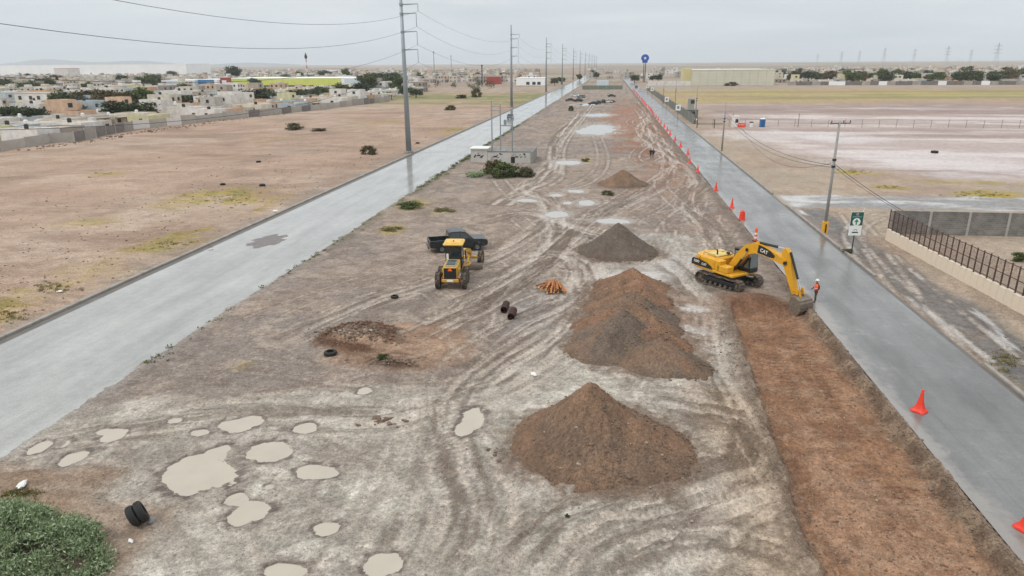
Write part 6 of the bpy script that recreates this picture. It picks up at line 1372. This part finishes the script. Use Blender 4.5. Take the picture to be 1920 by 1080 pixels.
for i in range(60):
    px = r3.uniform(0, 960); y = r3.uniform(330, 950) if px < 700 else r3.uniform(600, 950); x = px_x(px, y); k = r3.choice((0, 1, 2, 3, 0)); lbk = ('dark dense', 'broad dark', 'mid-green', 'brownish thin-leaved', 'yellow-green')[k]
    if x > -.10 * y - 20 or (-345 < x < -165 and 440 < y < 585): continue
    tree_at(k, x, y, r3.uniform(3.5, 6.5), r3.uniform(1.0, 1.6), '%s tree in the left town, a small one among the crowded back houses' % lbk, 'trees of the left town')
# trees of the right town
for i in range(40):
    px = 1470 + i * 11.5 + r3.uniform(-10, 10); y = r3.uniform(560, 640) if i % 3 else r3.uniform(700, 1000); k = r3.choice((0, 0, 1, 2, 2, 3)); x = px_x(px, y)
    tree_at(k, x, y, r3.uniform(4.5, 8.5), r3.uniform(1.1, 1.6), '%s tree in the row of trees before the right-hand town' % (('dark dense', 'broad dark', 'mid-green', 'brownish', 'yellow-green')[k]) if y < 650 else '%s tree among the far houses of the right-hand town' % (('dark dense', 'broad dark', 'mid-green', 'brownish', 'yellow-green')[k]), 'trees of the right town')
for i in range(38):
    px = 1465 + i * 12.5 + r3.uniform(-4, 4); y = r3.uniform(560, 680); x = px_x(px, y); house_at(r3.choice((0, 2, 3, 4, 1)), x, y, R(r3.choice((0, 0, 90))), 1.0, 'among the trees of the right-hand town', 'houses of the right town')

# ================================================================ the long grey wall before the left town
M_PANEL = mat('cast_wall', lin(166, 160, 152), .9, var=.22, scale=.35, dirt=lin(118, 108, 98), dirt_amt=.25, bump=.1, rand=.16); M_WHITEW = mat('whitewashed', lin(214, 210, 204), .85, var=.1, scale=.4, dirt=lin(150, 140, 130), dirt_amt=.15); M_DARKW = mat('grey_block_wall', lin(120, 114, 110), .9, var=.25, scale=.6, bump=.2)
def long_wall(label, pts, h, seed):
    t = thing('boundary_wall', label, 'wall', pts[0]); r = random.Random(seed)
    for a, b in zip(pts, pts[1:]):
        L_ = (b - a).length; n = max(1, int(L_ / 5.2)); d = (b - a) / n; rz = math.atan2(d.y, d.x)
        for i in range(n):
            c = a - pts[0] + d * (i + .5); hh = h + r.choice((0, 0, .12, -.15, .35)); m_ = r.choice((M_PANEL,) * 8 + (M_WHITEW, M_DARKW)); o = MB().box((0, 0, hh / 2 - .1), (d.length - .24, .16, hh)).build('wall_panel', m_, t); o.location = c; o.rotation_euler = (0, 0, rz)
            o = MB().bbox((0, 0, hh / 2 - .05), (.22, .24, hh + .1), .02).build('wall_post', M_PANEL, t); o.location = a - pts[0] + d * i; o.rotation_euler = (0, 0, rz)
    return t
W0 = [Vector((p.x, p.y, 0)) for p in wallpts]
long_wall('long grey concrete panel wall between the left field and the town, nearer stretch', W0[:3], 2.2, 1); long_wall('short jogging stretch of grey wall where it steps back in the left field', W0[2:4], 2.3, 2); long_wall('long patched grey and white wall before the town, farther stretch', W0[3:], 2.4, 3)

# ================================================================ shops and big sheds
def shed(name, label, cat, x0, x1, y0, y1, h, m, roofm=None, rz=0):
    t = thing(name, label, cat, ((x0 + x1) / 2, (y0 + y1) / 2, 0), rz); w, d = x1 - x0, y1 - y0
    MB().box((0, 0, h / 2), (w, d, h)).build('wall', m, t); MB().box((0, 0, h + .15), (w + .3, d + .3, .3)).build('roof', roofm or m, t)
    return t
M_LIME = mat('lime_cladding', lin(204, 212, 110), .6, var=.08, scale=.3); M_BLUE = mat('blue_cladding', lin(40, 124, 178), .5, var=.06, scale=.3); M_PALEB = mat('pale_blue_wall', lin(196, 212, 218), .7, var=.06, scale=.3); M_REDB = mat('red_cladding', lin(158, 66, 58), .6, var=.1, scale=.4); M_BEIGE = mat('beige_cladding', lin(208, 204, 186), .7, var=.05, scale=.2); M_SHEDW = mat('shed_white', lin(240, 241, 241), .6, var=.05, scale=.1)
t = shed('shop_building', 'long low shop building with a lime-yellow band below its roof', 'shop', px_x(428, 520), px_x(683, 520), 520, 560, 6.9, M_SHEDW, M_SHEDW); w_ = px_x(683, 520) - px_x(428, 520)
for k in range(10): MB().box((-w_ / 2 + (k + .5) * w_ * .083, -20.3, 4.3), (w_ * .083 - .1, .5, 5.0)).build('lime_panel', M_LIME, t)
for k in range(12): MB().box((-w_ / 2 + (k + .5) * w_ / 12, -20.05, 1.9), (w_ / 16, .12, 2.2)).build('shop_window', M_WIN, t)
MB().box((w_ / 2 - 8, -20.25, 5.0), (15, .4, 2.6)).build('white_sign_panel', M_PALEB, t)
t = shed('blue_shop', 'bright blue box-shaped shop beside the lime-banded building', 'shop', px_x(365, 505), px_x(412, 505), 505, 530, 6.4, M_BLUE, M_SHEDW); MB().box((0, -12.6, 1.2), (14, .2, 2.2)).build('shop_front', M_SHEDW, t)
t = shed('shop_sign_tower', 'small red and white sign block between blue shop and lime-banded shop', 'shop sign', px_x(413, 500), px_x(427, 500), 500, 505, 7.6, M_REDB, M_REDB); MB().box((0, -2.55, 4.8), (3.6, .1, 2.4)).build('white_sign', M_SHEDW, t)
t = shed('pale_shop', 'pale blue-white shop wall left of the blue shop', 'shop', px_x(302, 500), px_x(364, 500), 500, 525, 6.0, M_PALEB, M_SHEDW)
for u, ww in ((-.42, 3.5), (.2, 5.0), (.38, 3)): MB().box((u * (px_x(364, 500) - px_x(302, 500)), -12.56, 4.6), (ww, .1, .9)).build('red_sign_strip', M_REDB, t)
shed('white_row_house', 'long white two-storey house with four dark windows near the left edge', 'house', px_x(20, 262), px_x(104, 262), 262, 271, 6.4, M_WHITEW, M_ROOF); hw = bpy.data.objects['white_row_house']
for k in (-.38, -.14, .04, .32): MB().box((k * (px_x(104, 262) - px_x(20, 262)), -4.52, 4.7), (1.4, .1, 1.5)).build('window', M_WIN, hw)
shed('far_warehouse', 'very long white warehouse on the left horizon', 'warehouse', px_x(-20, 900), px_x(352, 900), 900, 960, 18.6, M_SHEDW, M_SHEDW); shed('red_roof_hall', 'hall with a faded red roof on the left horizon behind the lime-banded shop', 'hall', px_x(608, 1100), px_x(640, 1100), 1100, 1130, 9, M_SHEDW, M_REDB)
t = shed('red_roof_hall', 'red-roofed hall far left, before the white warehouse', 'hall', px_x(105, 780), px_x(130, 780), 780, 800, 14, M_WHITEW, M_REDB)
shed('red_shop', 'red shop box beyond the left field, right of the dark chimney mast', 'shop', px_x(912, 590) , px_x(936, 590), 590, 605, 5.6, M_REDB, M_REDB); shed('white_shop', 'white flat building beyond the left field near the second pylon', 'shop', px_x(968, 560), px_x(1022, 560), 560, 580, 5.4, M_SHEDW, M_SHEDW)
hw = bpy.data.objects['white_shop']
for k in (-.1, .12, .3): MB().box((k * 22, -10.05, 1.6), (2.6, .1, 2.2)).build('shop_door', M_WIN, hw)
t = shed('big_box_store', 'large windowless beige store building beyond the right field', 'store', px_x(1297, 552), px_x(1452, 552), 552, 620, 10.9, M_BEIGE, M_BEIGE); w_ = px_x(1452, 552) - px_x(1297, 552)
for k in range(11): MB().box((-w_ / 2 + k * w_ / 10, -34.05, 5.4), (.22, .12, 10.6)).build('panel_joint', mat('beige_joint', lin(186, 182, 164), .7), t)
for k in range(5): MB().box((0, -34.03, 1.8 + k * 2.1), (w_, .07, .08)).build('cladding_rail', MATS['beige_joint'], t)
MB().box((-w_ / 2 - 3, -20, 6.5), (6, 20, 11.5)).build('yellow_corner', mat('store_yellow', lin(204, 192, 142), .6, var=.08), t)
sw = thing('store_wall', 'long low white wall left of the big beige store', 'wall', (px_x(1215, 545), 545, 0)); L_ = px_x(1296, 545) - px_x(1215, 545)
for k in range(7): MB().box(((k + .5) * L_ / 7, 0, 1.7), (L_ / 7 - .1, .3, 3.4)).build('wall_panel', M_WHITEW, sw)
rw = thing('field_wall', 'grey wall with white stretches at the far side of the right field', 'wall', (px_x(1478, 545), 545, 0)); L_ = px_x(1990, 545) - px_x(1478, 545)
for k in range(32): MB().box(((k + .5) * L_ / 32, 0, 1.35), (L_ / 32 - .1, .25, 2.7)).build('wall_panel', M_SHEDW if k in (5, 6, 11, 18, 23) else M_DARKW if k % 3 else M_PANEL, rw)
# blue round sign on a tall double post
bs = thing('pylon_sign', 'tall blue shop sign with white star mark on a dark post beyond the right road', 'sign', (px_x(1207.5, 640), 640, 0)); M_SBL = mat('sign_blue', lin(40, 84, 170), .5, var=.05)
MB().tube((-.7, 0, 0), (-.7, 0, 17), .35, .3, 10).build('post', M_DARK, bs); MB().tube((.7, 0, 0), (.7, 0, 17), .35, .3, 10).build('post', M_DARK, bs)
pan = MB(); pan.lathe([(.001, -.5), (3.0, -.5), (3.2, 0), (3.0, .5), (.001, .5)], 28, 'Y', (0, 0, 20.3), Matrix.Diagonal((1.08, 1, 1, 1))); pn = pan.build('sign_disc', M_SBL, bs)
MB().bbox((0, 0, 17.0), (4.6, .6, 1.3), .05).build('lower_sign', M_SBL, bs)
star = [((1.5 if i % 2 == 0 else .62) * math.sin(i * math.pi / 5), (1.5 if i % 2 == 0 else .62) * math.cos(i * math.pi / 5)) for i in range(10)]
MB().add([(x, -.62, 20.2 + z) for x, z in star] + [(0, -.62, 20.2)], [(10, (i + 1) % 10, i) for i in range(10)]).build('star_mark', M_SW, pn)
# red and white radio mast, chimney-like dark mast
am = thing('radio_mast', 'red and white radio mast with a dark head rising over the left town', 'mast', (px_x(577.5, 700), 700, 0))
for k in range(7): MB().tube((0, 0, k * 3.2), (0, 0, (k + 1) * 3.2), .42, .42, 8).build('mast_band', M_WHITE if k % 2 else M_REDB, am)
MB().lathe([(.2, 22), (1.3, 23.2), (1.4, 25), (.6, 27), (.1, 28.5)], 12).build('mast_head', M_DARK, am)
dm = thing('dark_mast', 'short thick dark mast by the red shop beyond the left field', 'mast', (px_x(904, 560), 560, 0)); MB().tube((0, 0, 0), (0, 0, 14.8), .45, .4, 8).build('shaft', M_DARK, dm); MB().bbox((0, 0, 15.2), (1.3, 1.0, 1.0), .1).build('head', M_DARK, dm)
for x, Y_, zz, lb in ((815, 900, 32, 'thin grey mast over the town just right of the first pylon'), (847, 1200, 30, 'fainter thin mast second right of the first pylon')):
    o = thing('thin_mast', lb, 'mast', (px_x(x, Y_), Y_, 0)); MB().tube((0, 0, 0), (0, 0, zz), .7, .35, 8).build('shaft', M_CONC, o); MB().bbox((0, 0, zz - 1.5), (2, 2, 1.2), .1).build('head', M_CONC, o)

# ================================================================ transmission line
M_GALV = mat('galvanised', lin(148, 156, 160), .45, .3, var=.08, scale=.6); M_INS = mat('insulator_grey', lin(132, 136, 138), .4, var=.05)
def pylon_proto():
    t = thing('power_pylon', '', 'power pylon'); MB().tube((0, 0, .2), (0, 0, 31), .56, .24, 16, True).build('shaft', M_GALV, t, True); MB().lathe([(.001, .55), (.85, .55), (.9, .45), (.9, -.2)], 16).build('footing', M_KERB, t)
    for z, L_, ins in ((27.5, 3.2, 1.2), (25.9, 2.8, 2.3), (22.7, 2.8, 2.3), (19.5, 2.8, 2.3)):
        a = MB().tube((0, 0, z), (L_, 0, z + .06), .14, .07, 8).build('crossarm', M_GALV, t); MB().lathe([(.36, z - .2), (.38, z - .2), (.38, z + .2), (.36, z + .2)], 12).build('arm_collar', M_GALV, t)
        ib = MB()
        ib.tube((L_, 0, z), (L_, 0, z - ins), .04, .04, 6)
        for q_ in range(int(ins / .16)): ib.lathe([(.03, z - .1 - q_ * .16), (.11, z - .14 - q_ * .16), (.03, z - .18 - q_ * .16)], 8, 'Z', (L_, 0, 0))
        ib.build('insulator_string', M_INS, a)
    return t
PY = pylon_proto(); ppos = []
cols = [775, 959, 1024, 1054, 1074.5, 1087, 1096.5, 1103.5, 1109, 1113.5, 1117]
names = ['first tubular steel power pylon, standing tallest at the left kerb', 'second tubular power pylon, beyond the grey car', 'third tubular power pylon of the line', 'fourth tubular power pylon of the line', 'fifth tubular power pylon of the line', 'sixth tubular power pylon of the line, small in the haze']
for i, c in enumerate(cols):
    Y_ = 133.5 + 147 * i; d0 = G(c, 288) if i == 0 else None; X_ = d0.x - .9 if i == 0 else px_x(c, Y_); ppos.append(Vector((X_, Y_, 0)))
    lb = names[i] if i < 6 else 'tiny far power pylon fading into haze where the line ends'
    if i == 0: PY.location = ppos[0]; PY['label'] = lb; PY['group'] = 'tubular power pylons along the left road'
    else: copy_tree(PY, ppos[-1], 0, lb, 'tubular power pylons along the left road')
prev = Vector((-40.8, 3.5, 0)); att = [(3.2, 26.3), (2.8, 23.6), (2.8, 20.4), (2.8, 17.2)]; wn_ = ['top', 'upper', 'middle', 'lowest']
for k, (dx, z) in enumerate(att):
    wire('power_line', '%s power line sagging from the first pylon out of the left of the picture' % wn_[k], prev + Vector((dx, 0, z)), ppos[0] + Vector((dx, 0, z)), 5.0, .022, 28)
    for i in range(5):
        if i < 2: lb = '%s power line between the %s pylons' % (wn_[k], ('first and second', 'second and third')[i])
        else: lb = 'thin far power line strung between the %s pylons' % ('third and fourth', 'fourth and fifth', 'fifth and sixth')[i - 2]
        wire('power_line', lb, ppos[i] + Vector((dx, 0, z)), ppos[i + 1] + Vector((dx, 0, z)), 4.2 if k else 3.2, .022, 20, 'power lines of the tubular pylons')
# lattice towers far off to the right
M_LAT = mat('pale_lattice', lin(176, 180, 184), .5, .2, var=.05)
def lattice_proto(h=38.0):
    t = thing('lattice_tower', '', 'lattice tower'); mb = MB(); lv = [(0, 4.2), (9, 3.0), (17, 2.0), (24, 1.2), (31, .9), (38, .3)]
    for (z0, a), (z1, b) in zip(lv, lv[1:]):
        for sx, sy in ((-1, -1), (1, -1), (1, 1), (-1, 1)): mb.tube((sx * a, sy * a, z0), (sx * b, sy * b, z1), .13, .12, 4)
        for sx in (-1, 1): mb.tube((-a, sx * a, z0), (b, sx * b, z1), .06, .06, 4); mb.tube((a, sx * a, z0), (-b, sx * b, z1), .06, .06, 4); mb.tube((sx * a, -a, z0), (sx * b, b, z1), .06, .06, 4)
    mb.build('lattice_body', M_LAT, t)
    for z in (25, 29.5, 34): MB().tube((-5.5, 0, z), (5.5, 0, z + .3), .16, .16, 4).tube((-5.5, 0, z), (0, 0, z + 1.6), .15, .15, 4).tube((5.5, 0, z), (0, 0, z + 1.6), .08, .08, 4).build('cross_beam', M_LAT, t)
    return t
LT = lattice_proto(); first = True
for px, topy, lb in ((1860, 87, 'tallest lattice tower on the right horizon, above the big trees'), (1768, 91, 'second tallest lattice tower on the right horizon'), (1707, 95, 'lattice tower on the right horizon, third from the right end'), (1812, 97, 'fainter lattice tower between the two tallest on the right'), (1651, 93, 'lattice tower on the middle right horizon'), (1605, 97, 'faint lattice tower left of the middle right one'), (1572, 98, 'faint lattice tower above the right end of the beige store trees'), (1915, 96, 'lattice tower at the very right edge of the horizon'), (1528, 102, 'very faint lattice tower nearest the beige store')):
    hz = 113.5; Y_ = (38 - 17) * 1280 / max(hz - topy, 4) / .97; X_ = px_x(px, Y_)
    if first: LT.location = (X_, Y_, 0); LT['label'] = lb; LT['group'] = 'lattice towers on the right horizon'; first = False
    else: copy_tree(LT, (X_, Y_, 0), random.uniform(0, .6), lb, 'lattice towers on the right horizon')

# ================================================================ walled electrical yard on the median
yd = thing('electrical_yard', 'small walled electrical yard with graffiti and a white-roofed room on the median', 'yard', (-24.0, 121.7, 0))
M_YW = mat('yard_wall', lin(188, 184, 178), .85, var=.15, scale=.7, dirt=lin(110, 104, 98), dirt_amt=.18)
MB().box((1.5, 1.6, 1.2), (3.0, 3.2, 2.4)).build('room', M_YW, yd); MB().bbox((1.5, 1.6, 2.5), (3.4, 3.6, .2), .03).build('room_roof', M_WHITE, yd)
MB().box((6.9, .1, .95), (7.7, .2, 1.95)).build('front_wall', M_YW, yd); MB().box((11.0, 4.1, 1.0), (.2, 8.2, 2.05)).build('side_wall', mat('yard_side', lin(140, 138, 132), .9, var=.2), yd); MB().box((5.6, 8.3, .95), (10.6, .2, 1.9)).build('rear_wall', M_YW, yd); MB().box((6.9, .1, 1.99), (7.8, .3, .12)).build('wall_coping', M_DARKW, yd)
rq = random.Random(4)
for x in (.9, 1.5, 4.2, 5.0, 8.4, 9.2):
    g_ = MB(); yq = -.012 if x > 3 else -.012
    for k in range(5):
        z0 = rq.uniform(.8, 1.6); x0 = x + rq.uniform(-.5, .5); g_.add([(x0, yq, z0), (x0 + rq.uniform(.15, .5), yq, z0 + rq.uniform(-.3, .4)), (x0 + rq.uniform(.2, .6), yq, z0 + .22), (x0 + .05, yq, z0 + .2)], [(0, 1, 2, 3)])
    g_.build('graffiti', M_DARK, yd)
MB().box((7.6, -.02, .55), (.7, .06, 1.1)).build('hatch', M_DARK, yd)
for x, y, h in ((3.4, 3.0, 10.6), (4.9, 3.4, 10.0), (6.9, 4.6, 7.8)): MB().tube((x, y, 0), (x, y, h), .13, .09, 8).build('steel_post', M_GALV, yd)
MB().bbox((5.9, 4.0, 6.2), (2.4, .14, .18), .02, None).build('cross_beam', M_GALV, yd); MB().bbox((5.7, 4.0, 6.8), (.5, .4, .9), .05).build('transformer_drum', M_GALV, yd); MB().bbox((5.4, 3.4, 1.0), (1.2, 1.0, 1.8), .05).build('switch_cabinet', M_GALV, yd)
for z in (9.6, 8.9): MB().box((4.15, 3.2, z), (2.0, .08, .08)).build('yard_arm', M_GALV, yd)

# ================================================================ things in and before the right field
tb = thing('portable_toilet', 'blue portable toilet with white roof standing in the right field', 'portable toilet', (px_x(1438, 197.5), 197.5, 0), R(0))
MB().bbox((0, 0, 1.05), (1.3, 1.3, 2.1), .05).build('cabin', mat('toilet_blue', lin(42, 106, 156), .5, var=.1), tb); MB().lathe([(.92, 2.1), (.85, 2.25), (.4, 2.38), (.001, 2.4)], 4, 'Z', (0, 0, 0), Matrix.Rotation(R(45), 4, 'Z')).build('toilet_roof', M_WHITE, tb); MB().box((0, -.66, 1.0), (.8, .03, 1.8)).build('door', mat('toilet_door', lin(36, 90, 138), .5, var=.1), tb); MB().tube((.45, .45, 2.2), (.45, .45, 2.7), .06, .06, 8).build('vent_pipe', M_WHITE, tb)
gb_ = thing('guard_booth', 'small white booth with dark openings beside a red barrier in the field', 'booth', (px_x(1386, 197), 197.0, 0)); MB().bbox((0, 0, 1.4), (1.7, 1.6, 2.8), .04).build('cabin', M_WHITE, gb_); MB().box((.25, -.81, 1.7), (.8, .03, 1.0)).build('window', M_WIN, gb_); MB().bbox((0, 0, 2.86), (2.0, 1.9, .14), .03).build('roof', M_WHITE, gb_)
rb_ = thing('road_barrier', 'low red plastic barrier next to the white booth', 'barrier', (px_x(1398, 196), 196.0, 0)); MB().prism([(-1.0, 0), (1.0, 0), (.95, .3), (.9, 1.1), (-.9, 1.1), (-.95, .3)], -.3, .3).build('barrier_body', M_RED, rb_); MB().box((0, -.31, .7), (1.5, .02, .12)).build('band', M_WHITE, rb_)
wb = thing('water_dispenser', 'small pale stand with dark top between red barrier and blue toilet', 'stand', (px_x(1417, 196), 196.0, 0)); MB().bbox((0, 0, .6), (.7, .6, 1.2), .04).build('stand_body', M_WHITE, wb); MB().bbox((0, 0, 1.35), (.9, .5, .35), .04).build('stand_top', M_DARK, wb)
wf = thing('wire_fence', 'sparse post and wire fence running across the right field', 'fence', (24.5, 197.5, 0)); pm2 = MB().tube((0, 0, 0), (0, 0, 2.2), .05, .05, 6).mesh('fence_post', M_POLED)
for k in range(36):
    link('fence_post', pm2, wf, (k * 4.3, .0, -.1 * (k % 3)))
for z in (.5, 1.0, 1.5, 2.0): MB().tube((0, 0, z), (151, 0, z), .012, .012, 4).build('strand', M_WIRE, wf)
for k in (2, 6, 25): o = MB().tube((0, 0, 0), (0, 0, 3.6), .09, .08, 8).build('fence_stake', M_POLED, wf); o.location = (k * 4.3 + .8, -.3, 0)
gt = thing('field_gate', 'low dark pipe gate by the first bare pole at the field entrance', 'gate', (px_x(1310, 197), 193, 0))
for x in (0, 4.5): MB().tube((x, 0, 0), (x, 0, 2.4), .1, .1, 8).build('gate_post', M_DARK, gt)
for z in (.9, 1.3): MB().tube((0, 0, z), (7.2, 0, z), .06, .06, 6).build('gate_rail', M_DARK, gt)
p = G(1290, 222); hut = thing('guard_hut', 'grey-green two-level guard hut beside the right road', 'hut', (p.x + 1.2, p.y + 1.5, 0)); M_HUT = mat('hut_green', lin(112, 118, 112), .7, var=.15)
MB().bbox((0, 0, 1.3), (3.6, 3.2, 2.6), .04).build('lower_room', M_HUT, hut); MB().bbox((0, 0, 2.7), (4.0, 3.5, .16), .03).build('lower_roof', mat('hut_roof', lin(150, 156, 148), .7, var=.1), hut); MB().bbox((-.4, .4, 4.4), (1.9, 1.9, 3.2), .04).build('upper_room', mat('hut_grey', lin(150, 150, 140), .7, var=.12), hut); MB().box((.0, -.56, 5.0), (1.2, .04, 1.1)).build('window', M_WIN, hut); MB().box((.4, -1.62, 1.3), (1.0, .04, 1.6)).build('door', M_WIN, hut)
p = G(1296, 228); wc = thing('white_bag', 'white sack heap at the corner of the guard hut', 'sacks', (p.x + .8, p.y, 0)); MB().blob((0, 0, .6), (.9, .7, .9), 4, 2).build('sack', M_LITTER, wc); MB().blob((.5, .2, .4), (.6, .5, .5), 6, 2).build('sack', M_LITTER, wc)
for px, py, zz, lb in ((1270, 226, 4.6, 'white square notice board on a post left of the guard hut'), (1249, 205, 4.4, 'smaller white notice board farther along the grey fence'), (1222, 182, 4.6, 'far pale notice board near the start of the grey fence'), (1214, 175, 4.6, 'farthest pale notice board beside the right road')):
    p = G(px, py); o = thing('notice_board', lb, 'sign', (p.x, p.y, 0), 0, 'notice boards along the right road'); MB().tube((0, 0, 0), (0, 0, zz - 1.6), .07, .07, 8).build('post', M_POLED, o); b_ = MB().bbox((0, 0, zz - .8), (1.5, .08, 1.7), .02).build('board', M_SW, o); MB().box((0, -.046, zz - .75), (.7, .008, .8)).build('mark', M_GREYB, b_)
gf = thing('mesh_fence', 'long grey-green mesh fence beside the far right road', 'fence', (24.6, 205, 0)); M_MESH = mat('fence_screen', lin(112, 114, 108), .85, var=.2, scale=.3, rand=.08)
pmesh = MB().box((0, 4.9, 1.3), (.08, 9.6, 2.6)).mesh('fence_panel', M_MESH); qmesh = MB().tube((0, 0, 0), (0, 0, 2.9), .08, .08, 6).mesh('fence_post', M_POLED)
for k in range(26): link('fence_panel', pmesh, gf, (0, k * 10, 0)); link('fence_post', qmesh, gf, (0, k * 10, 0))

# far median: planted strip, lamp posts, dark trees
for px, Y_, k, h in ((1118, 780, 0, 6), (1112, 900, 1, 7), (1040, 560, 0, 5), (1052, 590, 1, 5), (1190, 620, 0, 6), (1086, 700, 2, 5), (1224, 640, 1, 5), (1235, 650, 0, 6)): tree_at(k, px_x(px, Y_), Y_, h, 1.1, 'small dark tree near the far ends of the two roads', 'far roadside trees')
pl3 = [(px_x(1100 + r3.uniform(0, 130), y), y) for y in (r3.uniform(760, 1250) for _ in range(26))]; mass('distant_sheds', 'low pale sheds where the two roads meet the horizon', pl3, 8, 'sheds')
st_ = thing('median_wall', 'low green-grey walled plot on the far median between the roads', 'wall', (px_x(1092, 470), 470, 0)); L_ = px_x(1168, 470) - px_x(1092, 470)
for k in range(5): MB().box(((k + .5) * L_ / 5, 0, 1.3), (L_ / 5 - .1, .3, 2.6)).build('wall_panel', mat('green_wall', lin(118, 124, 110), .85, var=.15), st_)
MB().box((L_ / 2, 15, 2.6), (L_ * .3, 8, 5.2)).build('shed', M_PALEB, st_)

# distant hills on the left, half lost in the air
hl = MB(); n = 60; rowa, rowb = [], []
for i in range(n + 1):
    u = i / n; x = -13500 + 9500 * u; y = 9800 - 300 * u; h = (130 * math.sin(math.pi * min(1, u * 1.05)) ** .7 if u < .95 else 0) * (.62 + .38 * math.sin(u * 9 + 1) * math.sin(u * 23)) ; h = max(h, 2)
    rowa.append((x, y, -3)); rowb.append((x, y + 900, h))
hl.add(rowa + rowb + [(x, y + 1800, -3) for x, y, z in rowa], [(i, i + 1, n + 2 + i, n + 1 + i) for i in range(n)] + [(n + 1 + i, n + 2 + i, 2 * n + 3 + i, 2 * n + 2 + i) for i in range(n)]); tag(hl.build('hills', mat('hill', lin(112, 116, 120), .95, var=.15, scale=.002), None, True), kind='structure')

# things alike that can still be told apart by counting get their place in the count
ORD = 'first second third fourth fifth sixth seventh eighth ninth tenth eleventh twelfth thirteenth fourteenth fifteenth sixteenth seventeenth eighteenth nineteenth twentieth'.split()
by_label = {}
for o in bpy.data.objects:
    if o.parent is None and 'label' in o: by_label.setdefault(o['label'], []).append(o)
for lb, os_ in by_label.items():
    if 1 < len(os_) <= 20 and len(lb.split()) <= 13:
        def col(o): d = Vector(o.location) - Vector((0, 0, CAM_H)); return d.dot(RT) / d.dot(FW)
        if 'cone' in lb or 'pylon' in lb:
            for i, o in enumerate(sorted(os_, key=lambda o: o.location.y)): o['label'] = lb + ', %s nearest' % ORD[i]
        else:
            for i, o in enumerate(sorted(os_, key=col)): o['label'] = lb + ', %s from left' % ORD[i]

# ================================================================ damp air
hm = bpy.data.materials.new('haze_air'); hm.use_nodes = True; N = hm.node_tree.nodes
for n_ in list(N): N.remove(n_)
o_ = N.new('ShaderNodeOutputMaterial'); v_ = N.new('ShaderNodeVolumePrincipled'); v_.inputs['Color'].default_value = (.82, .89, .95, 1); v_.inputs['Density'].default_value = 1.0e-4; v_.inputs['Anisotropy'].default_value = .1
hm.node_tree.links.new(v_.outputs[0], o_.inputs['Volume'])
hz_ = MB().box((0, 8350, 127), (31000, 17000, 260)).build('haze', hm); tag(hz_, kind='stuff')
